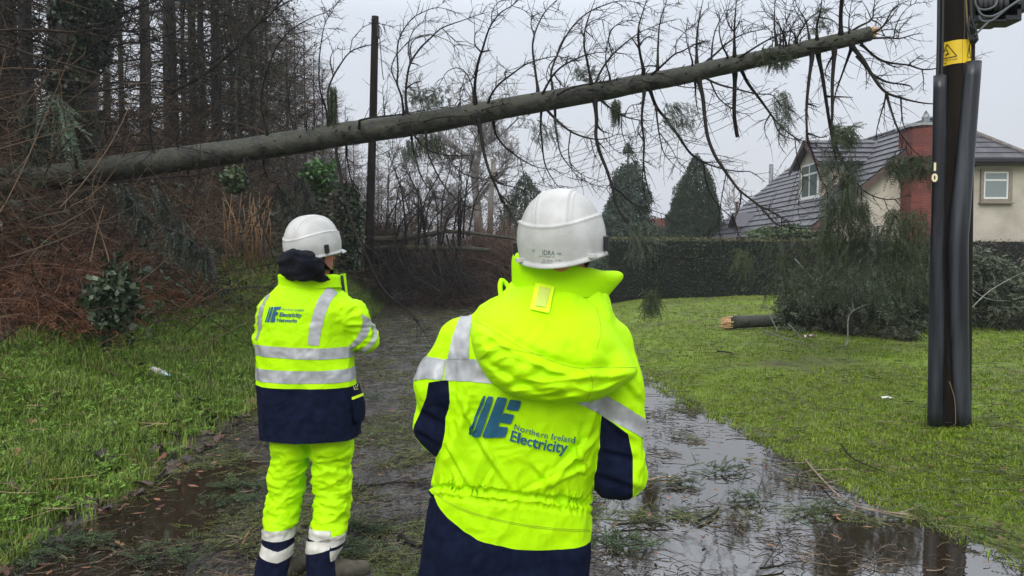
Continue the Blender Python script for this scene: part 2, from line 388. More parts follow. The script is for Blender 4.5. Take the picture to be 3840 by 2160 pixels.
def text_mesh(s, size, bold=0., shear=0., space=1.):
    c = bpy.data.curves.new('t', 'FONT'); c.body = s; c.size = size; c.offset = bold; c.shear = shear; c.resolution_u = 3; c.space_character = space
    o = bpy.data.objects.new('t', c); col.objects.link(o); bpy.context.view_layer.update()
    me = bpy.data.meshes.new_from_object(o.evaluated_get(bpy.context.evaluated_depsgraph_get()))
    V = np.array([v.co[:] for v in me.vertices]); me.calc_loop_triangles(); T = np.array([t.vertices[:] for t in me.loop_triangles])
    bpy.data.objects.remove(o); bpy.data.curves.remove(c); bpy.data.meshes.remove(me); return V, T
def project_on(bvh, UV, off=.003, miss=None):
    o = Vector((0, 0, CAMZ)); out = []
    for u, v in UV:
        d = Vector(ray(u, v)).normalized(); h, nn, i, dist = bvh.ray_cast(o, d)
        if h is None: out.append((np.nan,)*3); continue
        if nn.dot(d) > 0: nn = -nn
        out.append(tuple(h+nn*off))
    return np.array(out)
def decal(name, bvh, shapes, mat, parent, off=.0035):
    """shapes: list of (UV vertices, triangles) in photo pixels"""
    Vs = []; Ts = []; n0 = 0
    for UV, T in shapes:
        P = project_on(bvh, UV, off); ok = ~np.isnan(P[:, 0]); T = np.asarray(T); T = T[ok[T].all(1)]; P[~ok] = 0
        Vs.append(P); Ts.append(T+n0); n0 += len(P)
    V = np.concatenate(Vs); T = np.concatenate(Ts)
    if not len(T): return None
    e1 = np.linalg.norm(V[T]-V[np.roll(T, -1, 1)], axis=2).max(1); T = T[e1 < .25]
    return mesh(name, V, T, mat, parent, False)
def quadpatch(a, b, c, d, n=8, m=3):
    """bilinear patch a-b (top) d-c (bottom) in pixels"""
    a, b, c, d = map(np.array, (a, b, c, d)); s = np.linspace(0, 1, n+1)[:, None, None]; t = np.linspace(0, 1, m+1)[None, :, None]
    P = (a*(1-t)+b*t)*(1-s)+(d*(1-t)+c*t)*s; i = np.arange((n+1)*(m+1)).reshape(n+1, m+1)
    q = np.stack([i[:-1, :-1], i[1:, :-1], i[1:, 1:], i[:-1, 1:]], -1).reshape(-1, 4)
    return P.reshape(-1, 2), np.concatenate([q[:, :3], q[:, [0, 2, 3]]])

m_lime = M('hi-vis lime cloth', (.465, .86, .0), (.40, .77, .0), rough=.6, scale=7, bump=.0055, bscale=20, spec=.15)
m_lime2 = M('hi-vis lime tape', (.72, 1., .02), rough=.45, spec=.4)
m_navy = M('navy work cloth', (.003, .005, .017), (.006, .010, .030), rough=.9, scale=30, bump=.003, bscale=30, spec=.12)
m_fleece = M('black navy fleece', (.004, .005, .009), (.009, .010, .017), rough=.95, scale=60, bump=.003, bscale=220, sheen=.05, spec=.1)
m_refl = M('retroreflective tape', (.30, .31, .32), (.44, .45, .46), rough=.42, scale=22, bump=.0006, bscale=30, metal=.2)
m_reflw = M('worn retroreflective tape', (.42, .41, .36), (.62, .61, .56), rough=.5, scale=14, bump=.002, bscale=40)
m_blue = M('printed teal blue', (.01, .085, .16), (.012, .10, .17), rough=.6, scale=20)
m_skin = M('skin', (.46, .20, .13), (.52, .17, .12), rough=.5, scale=14, bump=.0006, bscale=120)
m_hair = M('short dark hair', (.02, .013, .009), (.04, .025, .016), rough=.7, scale=120)
m_shell = M('white helmet shell', (.42, .42, .40), (.52, .52, .51), rough=.42, scale=14, spec=.4, bump=.0008, bscale=160)
m_blackp = M('black plastic', (.012, .012, .014), rough=.4)
m_dark = M('faded dark print', (.10, .14, .12), rough=.6)
m_boot = M('muddy walking boot', (.03, .026, .02), (.085, .075, .05), rough=.75, scale=16, bump=.003, bscale=40)
m_sole = M('boot sole', (.02, .02, .02), (.05, .045, .035), rough=.8, scale=20)
m_lens = M('clear lens', (.6, .65, .65), rough=.05, spec=.8)
m_red = M('red ear muff cord', (.45, .03, .02), rough=.5)

def helmet(root, c, yaw, roll, s=1., text=True, nod=0):
    nt_, nf = 150, 90
    th = np.linspace(0, 2*np.pi, nt_, endpoint=False); q = np.linspace(0, 1, nf)
    TH, Q = np.meshgrid(th, q, indexing='ij')
    cx_, sy_ = np.cos(TH), np.sin(TH)                # y- is the back of the head
    low = -.052-.022*np.clip(-sy_, 0, 1)**2          # the shell dips at the nape
    # lower third is the near vertical skirt, the rest is the dome
    sk = Q < .28; tq = np.clip((Q-.28)/.72, 0, 1); zz = np.where(sk, low*(1-Q/.28), .154*np.sin(tq*np.pi/2))
    rad = np.where(sk, 1-.045*(1-Q/.28)**1.5, np.cos(tq*np.pi/2)**.86)
    X = .1305*rad*cx_; Y = .152*rad*sy_; Z = zz
    P = np.stack([X, Y, Z], -1); nn = nrm(np.stack([X/.1305**2, Y/.152**2, Z.clip(0)/.148**2+1e-6], -1))
    zr = .042+.030*np.abs(X/.13)**2.                # moulded step line round the dome
    d = np.zeros_like(X); d -= .0055*sst(zr-.002, zr+.003, Z)
    cen = sst(-.050, -.046, X)*sst(.052, .048, X); d += .003*cen*sst(zr-.001, zr+.002, Z)
    d += .0042*np.exp(-((Z-zr)/.0035)**2)
    for xc in (-.041, -.055, .043, .057): d += .0028*np.exp(-((X-xc)/.0028)**2)*sst(zr, zr+.006, Z)
    d += .007*sst(.016, .003, Z-low)*1.0
    P = P+nn*d[..., None]
    z_, x_ = (lambda a: np.array([[math.cos(a), -math.sin(a), 0], [math.sin(a), math.cos(a), 0], [0, 0, 1]]))(yaw), (lambda a: np.array([[math.cos(a), 0, math.sin(a)], [0, 1, 0], [-math.sin(a), 0, math.cos(a)]]))(roll)
    nd = np.array([[1, 0, 0], [0, math.cos(nod), -math.sin(nod)], [0, math.sin(nod), math.cos(nod)]])
    Mx = x_@nd@z_; tr = lambda V: (np.asarray(V)*s)@Mx.T+np.array(c)
    i = np.arange(nt_*nf).reshape(nt_, nf); j = np.roll(i, -1, 0)
    Fq = np.stack([i[:, :-1], j[:, :-1], j[:, 1:], i[:, 1:]], -1).reshape(-1, 4)
    h = mesh('helmet', tr(P.reshape(-1, 3)), Fq, m_shell, root, True)
    so_ = h.modifiers.new('s', 'SOLIDIFY'); so_.thickness = .003; so_.offset = -1
    # peak on the front, rim lugs, strap clips
    b = MB(); a = np.linspace(R(35), R(145), 24); up = np.stack([.131*np.cos(a), .150*np.sin(a), np.full(24, -.040)], -1); ou = np.stack([.137*np.cos(a), .150*np.sin(a)+.035*np.sin(a)**3, -.052-.004*np.sin(a)], -1)
    V = np.concatenate([up, ou, up-[0, 0, .004], ou-[0, 0, .004]]); k = np.arange(23)
    b.add(tr(V), np.concatenate([np.stack([k, k+1, k+25, k+24], -1), np.stack([k+48, k+72, k+73, k+49], -1), np.stack([k+24, k+25, k+73, k+72], -1)]))
    b.build('peak', m_shell, h)
    for sx in (-1, 1):
        b = MB(); b.box((-.007, -.011, -.024), (.007, .011, .020), lambda v, sx=sx: tr(v+np.array([sx*.135, -.02, -.015])))
        b.build('strap_clip', m_blackp, h, bevel=.003)
        b = MB(); b.box((-.012, -.010, -.006), (.012, .010, .006), lambda v, sx=sx: tr(v@np.array([[.8, -.6*sx, 0], [.6*sx, .8, 0], [0, 0, 1]])+np.array([sx*.104, -.098, -.047])))
        b.build('rim_lug', m_shell, h, bevel=.002)
    return h, tr

def head_f(X, Y, Z, c, yaw):
    """skull, jaw, nose, ears, lips and brow; +y is forward before yaw"""
    ca, sa = math.cos(yaw), math.sin(yaw); x, y, z = X-c[0], Y-c[1], Z-c[2]; x, y = x*ca+y*sa, -x*sa+y*ca
    d = smin(ell(x, y, z, (0, -.008, .03), (.075, .097, .10)), ell(x, y, z, (0, .025, -.045), (.060, .066, .075)), .03)
    d = smin(d, cone(x, y, z, (0, .092, .015), (0, .112, -.022), .008, .014), .012)
    d = smin(d, cone(x, y, z, (-.022, .082, -.055), (.022, .082, -.055), .008, .008), .01)
    d = smin(d, ell(x, y, z, (0, .075, -.088), (.024, .02, .016)), .015)
    for s in (-1, 1):
        d = smin(d, cone(x, y, z, (s*.012, .088, .028), (s*.045, .076, .028), .009, .009), .012)
        d = np.maximum(d, -ell(x, y, z, (s*.032, .098, .010), (.014, .012, .009)))
        d = smin(d, ell(x, y, z, (s*.032, .079, .010), (.013, .013, .012)), .003)
        d = smin(d, ell(x, y, z, (s*.079, .0, -.002), (.010, .018, .033)), .006)
    return d
def hand_f(X, Y, Z, w, f, side):
    """relaxed, curled hand: wrist w, pointing along f (unit); five separate fingers"""
    f = np.array(f, float); up = np.array([0, 0, 1.]); s = nrm(np.cross(f, up))*side; dn = nrm(np.cross(s, f))*side
    w = np.array(w); d = cone(X, Y, Z, w, w+f*.045, .028, .034)
    for k, ln in enumerate((.072, .082, .077, .060)):
        o = (k-1.5)*.021; a = w+f*.075+up*o; b = a+f*ln*.45+s*.004; c = b+f*ln*.15+s*ln*.33; e_ = c-f*ln*.2+s*ln*.22
        d = smin(d, chain(X, Y, Z, [a-f*.03, a, b, c, e_], [.011, .010, .0095, .009, .008], .003), .004)
    t0 = w+f*.02+up*.025; d = smin(d, chain(X, Y, Z, [t0, t0+f*.03+up*.022+s*.012, t0+f*.058+up*.026+s*.03], [.013, .011, .009], .005), .008)
    return d
def make_body(root, hc, yaw, neck, chest, sh, el, wr, hip, kn, an):
    def f(X, Y, Z):
        d = head_f(X, Y, Z, hc, yaw)
        d = smin(d, cone(X, Y, Z, hc+np.array([0, -.02, -.05]), neck, .056, .062), .03)
        d = smin(d, cone(X, Y, Z, neck, chest, .07, .12, (1.2, .75, 1)), .05)
        d = smin(d, cone(X, Y, Z, chest, hip, .125, .12, (1.15, .8, 1)), .05)
        for i, s in ((0, -1), (1, 1)):
            d = smin(d, cone(X, Y, Z, sh[i], neck-np.array([0, 0, .06]), .055, .05), .04)
            d = smin(d, chain(X, Y, Z, [sh[i], el[i], wr[i]], [.052, .042, .029], .015), .02)
            dr = np.array(wr[i])-np.array(el[i]); dr = dr/np.linalg.norm(dr)
            d = smin(d, hand_f(X, Y, Z, wr[i], dr, -s), .006)
            d = smin(d, chain(X, Y, Z, [hip+np.array([s*.09, 0, -.02]), kn[i], an[i]], [.075, .045, .032], .03), .04)
        return d
    lo = np.min([*sh, *el, *wr, *an, hc], 0)-[.14, .16, .06]; hi = np.max([*sh, *el, *wr, *an, hc], 0)+[.14, .18, .16]
    V, T = sdf(f, lo, hi, .0095); return mesh('body', relax(V, T, 1), T, m_skin, root, True)
def boots(root, an, kneez, dirs, tw=0):
    for a, d in zip(an, dirs):
        d = np.array([math.sin(d), math.cos(d), 0]); a = np.array(a)
        def f(X, Y, Z):
            q = cone(X, Y, Z, a+[0, 0, .10], a*[1, 1, 0]+[0, 0, .07], .036, .048)
            q = smin(q, cone(X, Y, Z, a*[1, 1, 0]+d*.0+[0, 0, .055], a*[1, 1, 0]+d*.15+[0, 0, .045], .052, .045), .03)
            q = smin(q, cone(X, Y, Z, a*[1, 1, 0]-d*.05+[0, 0, .05], a*[1, 1, 0]+d*.05+[0, 0, .05], .045, .05), .03)
            return np.maximum(q, .022-Z)
        V, T = sdf(f, a*[1, 1, 0]-[.22, .22, 0]+[0, 0, .0], a*[1, 1, 0]+[.22, .26, .25], .008)
        bo = mesh('boot', relax(V, T, 1), T, m_boot, root, True)
        def g(X, Y, Z):
            q = smin(cone(X, Y, Z, a*[1, 1, 0]-d*.055, a*[1, 1, 0]+d*.05, .048, .05), cone(X, Y, Z, a*[1, 1, 0]+d*.05, a*[1, 1, 0]+d*.165, .05, .043), .02)
            return np.maximum(np.maximum(q-.008, Z-.026), .002-Z)
        V, T = sdf(g, a*[1, 1, 0]-[.24, .24, .012], a*[1, 1, 0]+[.24, .28, .05], .007)
        mesh('sole', V, T, m_sole, bo, True)

# ---- the nearer worker, seen from behind, over the right of the lane
def near_person():
    Y0 = 2.25; K = 1.49068                                   # rows below are in 2576-wide pixels
    cv = lambda u, v: (u*K, v*K)
    root = thing('person', (0.0, Y0, 0), 'person standing nearest, lime jacket with a big folded hood over navy, white helmet', 'person', 'people watching the fallen tree')
    rows = [(1600, 1040, 1478, .165, .0), (1449, 1046, 1476, .165, .0), (1350, 1070, 1487, .16, 0), (1290, 1078, 1486, .155, 0), (1245, 1088, 1482, .15, 0), (1150, 1100, 1500, .155, 0), (1050, 1108, 1512, .16, .0),
            (950, 1116, 1532, .165, .0), (880, 1130, 1556, .16, .0), (840, 1150, 1556, .155, .0), (800, 1185, 1548, .14, .01), (770, 1215, 1540, .12, .02), (740, 1262, 1528, .10, .03), (705, 1300, 1510, .085, .04), (680, 1320, 1500, .08, .04)]
    T = table(rows, Y0, cv)
    p = lambda u, v, dy=0: W(u*K, v*K, Y0+dy)
    al = [p(1165, 868, -.0), p(1110, 975, -.02), p(1103, 1075, .0), p(1160, 1050, .26)]; ar_ = [.080, .080, .079, .066]
    ar = [p(1530, 870), p(1552, 960, -.02), p(1556, 1185, -.01), p(1490, 1130, .26)]; rr_ = [.078, .076, .082, .066]
    top = lambda X, Y, Z: tab_sdf(T, X, Y, Z, 2.3)
    arms = lambda X, Y, Z: np.minimum(chain(X, Y, Z, al, ar_, .03), chain(X, Y, Z, ar, rr_, .03))
    V, Tt = sdf(lambda X, Y, Z: smin(top(X, Y, Z), arms(X, Y, Z), .016), (-.42, 1.98, .50), (.55, 2.68, 1.64), .0056)
    V = relax(V, Tt, 3)
    aid = arms(V[:, 0], V[:, 1], V[:, 2])-top(V[:, 0], V[:, 1], V[:, 2])    # <0 on the sleeves
    uv = proj(V)/K
    # the lower coat bells out, the waist is gathered, cloth sags in soft folds
    Nn = vnormals(V, Tt); tor = sst(-.01, .02, aid); ax = np.arctan2(V[:, 0], V[:, 1]-Y0)
    wl = uv[:, 1]-(1226+.105*(uv[:, 0]-1085)+5*noise(np.stack([ax*6, ax*0], -1), 1, 4))
    pl = noise(np.stack([ax*13+.02*wl, V[:, 2]*6], -1), 1, 3); pl2 = noise(np.stack([ax*30-.05*wl, V[:, 2]*9], -1), 1, 7)
    V = V+Nn*(tor*(-.013*np.exp(-(wl/6.5)**2)+np.exp(-((wl+2)/26)**2)*(.014*pl+.006*pl2)-.006*np.exp(-((wl-22)/5)**2)))[:, None]
    V = wrinkle(V, Tt, .013, 4.6, 3, (1, 1, .6)); V = wrinkle(V, Tt, .0062, 11, 8, (1, 1, .8))
    # diagonal drag folds from the shoulders and armpits to the waist
    for (u0, v0, u1, v1, a_, w_) in ((1150, 1000, 1250, 1195, .011, 10), (1505, 1085, 1370, 1215, .014, 11), (1485, 1165, 1320, 1235, .010, 9), (1118, 1110, 1180, 1225, .012, 8), (1215, 1130, 1290, 1240, .008, 9), (1495, 1015, 1452, 1150, .010, 10),
            (1440, 1080, 1470, 1225, .012, 9), (1330, 1160, 1400, 1240, .009, 10), (1135, 1180, 1160, 1260, .008, 7), (1180, 985, 1150, 1090, .006, 9), (1390, 1170, 1360, 1240, .008, 8), (1240, 1180, 1210, 1240, .008, 7)):
        a0 = np.array([u0, v0]); e_ = np.array([u1-u0, v1-v0]); q = proj(V)/K-a0; tt = (q@e_)/(e_@e_); dd = (q[:, 0]*e_[1]-q[:, 1]*e_[0])/np.linalg.norm(e_)/w_
        V = V+vnormals(V, Tt)*(a_*tor*(dd*np.exp(.5-dd*dd)*.9+.4*np.exp(-dd*dd))*sst(-.1, .25, tt)*sst(1.15, .65, tt))[:, None]
    for (u0, v0, u1, v1, a_, w_) in ((1540, 1075, 1600, 1110, .009, 12), (1500, 1190, 1610, 1230, .010, 13), (1500, 1130, 1600, 1150, .008, 12), (1060, 1030, 1110, 1060, .009, 12), (1050, 1085, 1110, 1120, .009, 11), (1570, 960, 1615, 1010, .007, 10), (1060, 930, 1100, 880, .006, 9)):
        a0 = np.array([u0, v0]); e_ = np.array([u1-u0, v1-v0]); q = proj(V)/K-a0; tt = (q@e_)/(e_@e_); dd = (q[:, 0]*e_[1]-q[:, 1]*e_[0])/np.linalg.norm(e_)/w_
        V = V+vnormals(V, Tt)*(a_*(1-tor)*(dd*np.exp(.5-dd*dd))*sst(-.3, .25, tt)*sst(1.3, .65, tt))[:, None]
    uv = proj(V)/K
    hem = uv[:, 1]-np.interp(uv[:, 0], [1040, 1080, 1130, 1200, 1300, 1400, 1487, 1520], [1215, 1242, 1282, 1308, 1332, 1346, 1350, 1350])
    hem = -(V[:, 2]-np.interp(V[:, 0], [-.25, -.19, -.10, .0, .10, .24], [.93, .875, .825, .80, .79, .785]))*800
    jV, jT = clip_mesh(V, Tt, np.where(aid < 0, -50, hem)); coatV, coatT = clip_mesh(V, Tt, np.maximum(-hem, -aid*800+0))
    f2 = lambda v_: arms(v_[:, 0], v_[:, 1], v_[:, 2])-top(v_[:, 0], v_[:, 1], v_[:, 2])
    # ids on the wrinkled surface are re-read from the smooth fields
    aj = f2(jV); tV, tT = clip_mesh(jV, jT, -aj); sV, sT = clip_mesh(jV, jT, aj)
    jacket = mesh('jacket', tV, tT, m_lime, root, True)
    skirt = mesh('coat_skirt', *clip_mesh(coatV, coatT, np.full(len(coatV), -1.)), m_navy, root, True)
    hm = mesh('hem_piping', *biggest(*clip_mesh(V+vnormals(V, Tt)*.002, Tt, np.maximum(np.abs(hem+1.2)-1.3, np.where(aid < .004, 9, -9)))), m_lime2, jacket, True)
    # sleeves: lime outside, navy inside
    NL = [(1078, 962), (1128, 955), (1140, 1150), (1105, 1160), (1060, 1118), (1038, 1090), (1042, 1070), (1056, 1040), (1072, 1000)]
    NR = [(1505, 1040), (1545, 1066), (1580, 1092), (1592, 1150), (1592, 1250), (1540, 1295), (1470, 1270), (1490, 1150)]
    NLk = np.array(NL)*K; NRk = np.array(NR)*K
    suv = proj(sV); fl = np.minimum(poly_sd(suv, NLk), poly_sd(suv, NRk))
    inner = np.where((np.abs(sV[:, 0]-.02) < .235) | (sV[:, 1] > Y0+.055), -40, 60)
    fl = np.where(sV[:, 1] < Y0+.02, fl, np.where(sV[:, 2] < 1.28, np.minimum(fl, 500*((.03)-(sV[:, 1]-Y0))), 60))
    for s_ in (-1, 1):
        sx = -s_*(sV[:, 0]-.05)*1000
        mesh('sleeve_panel', *biggest(*clip_mesh(sV, sT, np.maximum(fl, sx))), m_navy, jacket, True)
        mesh('sleeve', *biggest(*clip_mesh(sV, sT, np.maximum(-fl, sx)), 2), m_lime, jacket, True)
    # reflective tapes
    bands = [[(1158, 795), (1184, 776), (1188, 800), (1181, 850), (1180, 905), (1126, 905), (1138, 850)],
             [(1120, 903), (1180, 903), (1225, 906), (1262, 968), (1180, 960), (1118, 957)],
             [(1040, 902), (1075, 897), (1120, 905), (1112, 957), (1072, 953), (1040, 958)],
             [(1440, 1012), (1475, 1005), (1520, 992), (1560, 1014), (1600, 1040), (1640, 1066), (1640, 1118), (1600, 1092), (1555, 1068), (1505, 1040), (1470, 1022)]]
    for bn in bands: panel('reflective_band', jV, jT, np.array(bn)*K, m_refl, jacket)
    # hood: a heavy folded bag of cloth hanging from the collar
    bvh = BVHTree.FromPolygons(V.tolist(), Tt.tolist())
    hood = np.array([(1290, 722), (1345, 706), (1400, 708), (1452, 730), (1505, 778), (1550, 832), (1585, 885), (1604, 922), (1596, 948), (1560, 975), (1520, 1000), (1470, 1012), (1400, 1014), (1325, 1004), (1272, 988), (1232, 958), (1202, 912), (1187, 865), (1184, 825), (1200, 790), (1240, 752)], float)
    hs = spline(np.vstack([hood, hood[:1]]), 5)[:-1]
    st = 3.2; uu, vv = np.meshgrid(np.arange(1175, 1615, st), np.arange(698, 1022, st)); UV = np.stack([uu.ravel(), vv.ravel()], -1)
    sd = poly_sd(UV, hs); base = project_on(bvh, UV*K, 0)
    ok = ~np.isnan(base[:, 0])
    # fill rays that miss by the silhouette depth
    for i_ in np.where(~ok)[0]: base[i_] = W(UV[i_, 0]*K, UV[i_, 1]*K, Y0-.05)
    D_ = np.clip(-sd, 0, None); vy = UV[:, 1]; ux = UV[:, 0]
    low = np.sqrt(np.clip(D_/34., 0, 1)*(2-np.clip(D_/34., 0, 1)))
    rise = sst(735, 925, vy+.10*(1400-ux))
    t_ = low*(.016+.070*rise)
    crease = np.interp(ux, [1180, 1225, 1300, 1380, 1450, 1520, 1600], [812, 826, 872, 912, 930, 928, 925])
    dc = vy-crease
    t_ = t_+low*(.012*np.exp(-((dc-9)/9)**2)-.012*np.exp(-((dc+12)/14)**2)+.010*np.exp(-((dc-46)/22)**2)-.009*np.exp(-((dc-78)/12)**2)*sst(1500, 1400, np.abs(ux-1250)+1250))
    P3 = np.stack([ux/100, vy/100, 0*ux], -1); e2 = noise(P3*np.array([1, 2.6, 1])+np.stack([vy, ux, ux], -1)*.004, 1.5, 2); t_ = t_+low*.010*(1-np.abs(e2)*3)*sst(-20, 20, dc)*.8+low*.005*(1-2*np.abs(noise(P3, 2.6, 5)))
    rt = np.exp(-(((ux-1545)/60)**2+((vy-915)/26)**2)); t_ = t_+low*.018*rt
    base = base.reshape(*uu.shape, 3)
    for _ in range(14): base[1:-1, 1:-1] = .2*(base[1:-1, 1:-1]+base[:-2, 1:-1]+base[2:, 1:-1]+base[1:-1, :-2]+base[1:-1, 2:])
    base = base.reshape(-1, 3); dirs = nrm(np.array([[0, 0, CAMZ]])-base); dirs[:, 2] = dirs[:, 2]*.4; 
    hv = base+dirs*(t_-.012*(1-low))[:, None]
    i_ = np.arange(uu.size).reshape(uu.shape); q = np.stack([i_[:-1, :-1], i_[1:, :-1], i_[1:, 1:], i_[:-1, 1:]], -1).reshape(-1, 4)
    hT = np.concatenate([q[:, :3], q[:, [0, 2, 3]]]); hV, hT = clip_mesh(hv, hT, sd)
    mesh('hood', hV, hT, m_lime, jacket, True)
    hb = BVHTree.FromPolygons(hV.tolist(), hT.tolist())
    for pts in ([(1186, 800), (1225, 822), (1300, 868), (1380, 905), (1450, 925), (1520, 923), (1600, 925)], [(1475, 1008), (1490, 975), (1486, 945), (1460, 925)], [(1500, 775), (1512, 830), (1500, 880)], [(1205, 905), (1250, 872), (1300, 882), (1370, 895)]):
        pp = spline(pts, 8); Pj = project_on(hb, pp*K, .0008); Pj = Pj[~np.isnan(Pj[:, 0])]
        if len(Pj) > 3: mesh('stitching', *tubes(Pj, np.full((1, len(Pj)), .0009), 4), M('stitch', (.33, .5, 0), rough=.7), jacket, True)
    tab = decal('hanger_tab', hb, [quadpatch((1350*K, 714*K), (1396*K, 722*K), (1380*K, 791*K), (1334*K, 782*K), 8, 4)], m_lime2, jacket, .008)
    so_ = tab.modifiers.new('s', 'SOLIDIFY'); so_.thickness = .004
    decal('tab_window', hb, [quadpatch((1358*K, 727*K), (1383*K, 731*K), (1372*K, 780*K), (1346*K, 776*K), 8, 4)], M('worn tab window', (.5, .62, .10), rough=.6), jacket, .0115)
    # collar: flaring stand-up ring, higher on the left, open at the front
    n_ = 72; a = np.linspace(R(110), R(430), n_); nk = p(1408, 700, .04)
    rows_ = []
    for t2, (rx, ry, dz, ox) in zip(np.linspace(0, 1, 6), [(.150, .115, -.055, 0), (.148, .118, -.02, .0), (.150, .120, .005, .001), (.150, .120, .028, .0), (.146, .118, .046, -.002), (.138, .112, .050, -.002)]):
        bulge = .042*np.clip(np.cos(a), 0, 1)**2*math.sin(t2*math.pi*.9)*1.2
        z_ = nk[2]+dz+t2*(.030*np.clip(-np.cos(a), 0, 1)-.030*np.clip(np.cos(a), 0, 1))+.003*np.sin(a*5+t2*3)
        rows_.append(np.stack([nk[0]+ox+(rx+bulge)*np.cos(a)*(1+.02*np.sin(3*a)), nk[1]+ry*np.sin(a)*(1+.03*np.sin(4*a+1)), z_], -1))
    G = np.array(rows_); G = np.concatenate([G, G[-1:]*1+np.stack([-.010*np.cos(a), -.010*np.sin(a), -.004+0*a], -1)[None], G[-2:-1]+np.stack([-.016*np.cos(a), -.016*np.sin(a), -.02+0*a], -1)[None], G[1:2]+np.stack([-.02*np.cos(a), -.02*np.sin(a), 0*a], -1)[None]])
    m_ = len(G); i_ = np.arange(m_*n_).reshape(m_, n_); mesh('collar', G.reshape(-1, 3), np.stack([i_[:-1, :-1], i_[:-1, 1:], i_[1:, 1:], i_[1:, :-1]], -1).reshape(-1, 4), m_lime, jacket, True).modifiers.new('s', 'SUBSURF').render_levels = 2
    b = MB(); V_, F_ = tubes(spline([p(1262, 752, .05), p(1258, 722, .08), p(1262, 705, .1), p(1275, 716, .1), p(1290, 742, .06)], 4), .008, 6, True); b.add(V_, F_); b.build('collar_flap', m_lime, jacket, True)
    # logo and words
    tb = BVHTree.FromPolygons(tV.tolist(), tT.tolist()); sh = []
    for q_ in [((1217, 995), (1224, 995), (1184, 1095), (1177, 1093)), ((1228, 996), (1243, 998), (1208, 1098), (1188, 1097)), ((1252, 997), (1277, 1000), (1243, 1100), (1213, 1099)),
               ((1283, 1003), (1313, 1008), (1305, 1033), (1273, 1028)), ((1268, 1036), (1295, 1042), (1286, 1066), (1256, 1060)), ((1250, 1070), (1280, 1074), (1271, 1100), (1240, 1099))]:
        q_ = np.array(q_, float)
        # rounded corners by superellipse parametrisation
        aa = np.linspace(0, 2*np.pi, 33)[:-1]; s_ = .5+.5*np.sign(np.cos(aa))*np.abs(np.cos(aa))**.22; t2 = .5+.5*np.sign(np.sin(aa))*np.abs(np.sin(aa))**.22
        pp = (q_[0]*(1-s_)[:, None]+q_[1]*s_[:, None])*(1-t2)[:, None]+(q_[3]*(1-s_)[:, None]+q_[2]*s_[:, None])*t2[:, None]
        cc = pp.mean(0); rings = np.concatenate([cc+(pp-cc)*k_ for k_ in (1, .66, .33)]+[cc[None]]); k = np.arange(32); k2 = (k+1) % 32; tr_ = []
        for r_ in (0, 1): tr_ += [np.stack([k+32*r_, k2+32*r_, k2+32*(r_+1)], -1), np.stack([k+32*r_, k2+32*(r_+1), k+32*(r_+1)], -1)]
        tr_.append(np.stack([k+64, k2+64, np.full(32, 96)], -1)); sh.append((rings*K, np.concatenate(tr_)))
    decal('emblem', tb, sh, m_blue, jacket, .006)
    for s_, sz, x0, y0, x1, y1, bold, shr in (('Northern Ireland', 1, 1291, 1078, 1448, 1113, .006, .25), ('Electricity', 1, 1281, 1106, 1427, 1138, .020, .22)):
        Vt, Tt2 = text_mesh(s_, 1, bold, shr, 1.08 if bold < .012 else 1.0); wd = Vt[:, 0].max(); sc_ = (x1-x0)/wd; ang = math.atan2(y1-y0, x1-x0)
        hgt = 1.1 if bold < .012 else 1.12
        xx = Vt[:, 0]*sc_; sag = 5*np.sin(np.pi*xx/(x1-x0)); UVt = np.stack([x0+xx, y0+xx*math.tan(ang)*1.0+sag-Vt[:, 1]*sc_*hgt], -1)
        decal('lettering', tb, [(UVt*K, Tt2)], m_blue, jacket, .006)
    ms_ = M('seam stitching', (.30, .46, 0), rough=.8)
    for pts in ([(1084, 1232), (1130, 1268), (1200, 1296), (1300, 1320), (1400, 1333), (1484, 1337)], [(1084, 1228), (1130, 1264), (1200, 1292), (1300, 1316), (1400, 1329), (1484, 1333)], [(1128, 962), (1118, 1050), (1112, 1150), (1100, 1215)], [(1508, 1046), (1506, 1120), (1494, 1200), (1484, 1240)], [(1150, 905), (1155, 860), (1172, 812)]):
        pp = spline(pts, 12); Pj = project_on(tb, pp*K, .0008); ok_ = ~np.isnan(Pj[:, 0]) & (np.abs(Pj[:, 1]-Y0) < .4); Pj = Pj[ok_]
        if len(Pj) > 6 and np.linalg.norm(np.diff(Pj, axis=0), axis=1).max() < .08: mesh('stitching', *tubes(Pj, np.full((1, len(Pj)), .0011), 4), ms_, jacket, True)
    # helmet, head, body, legs
    hc = p(1413, 601, 0)
    yaw = R(-16)
    h, tr = helmet(root, hc+[0, .0, -.004], yaw, R(-4), 1.03, nod=R(2))
    # moulded-in marking at the back
    hv2 = np.array([v.co[:] for v in h.data.vertices]); hf = [tuple(f.vertices) for f in h.data.polygons]; hb2 = BVHTree.FromPolygons(hv2.tolist(), hf)
    sh = []
    for s_, x0, x1, y in (('IDRA', 1364, 1396, 641), ('EN 397   EN 50365   2014', 1356, 1396, 646), ('CE', 1338, 1346, 633), ('MADE IN FRANCE', 1362, 1388, 662), ('52 - 63 cm', 1366, 1390, 657), ('ABS', 1400, 1412, 641), ('LD  440V', 1398, 1412, 656)):
        Vt, Tt2 = text_mesh(s_, 1, .006); sc_ = (x1-x0)/Vt[:, 0].max(); sh.append((np.stack([x0+Vt[:, 0]*sc_, y-Vt[:, 1]*sc_*1.2+.05*Vt[:, 0]*sc_], -1)*K, Tt2))
    decal('moulded_lettering', hb2, sh, m_dark, h, .0008)
    head = hc+np.array([.0, -.002, -.045])
    hip = np.array([-.01, Y0+.0, .95]); kn = [np.array([-.12, Y0+.02, .52]), np.array([.12, Y0+.02, .52])]; an = [np.array([-.14, Y0-.01, .09]), np.array([.15, Y0-.01, .09])]
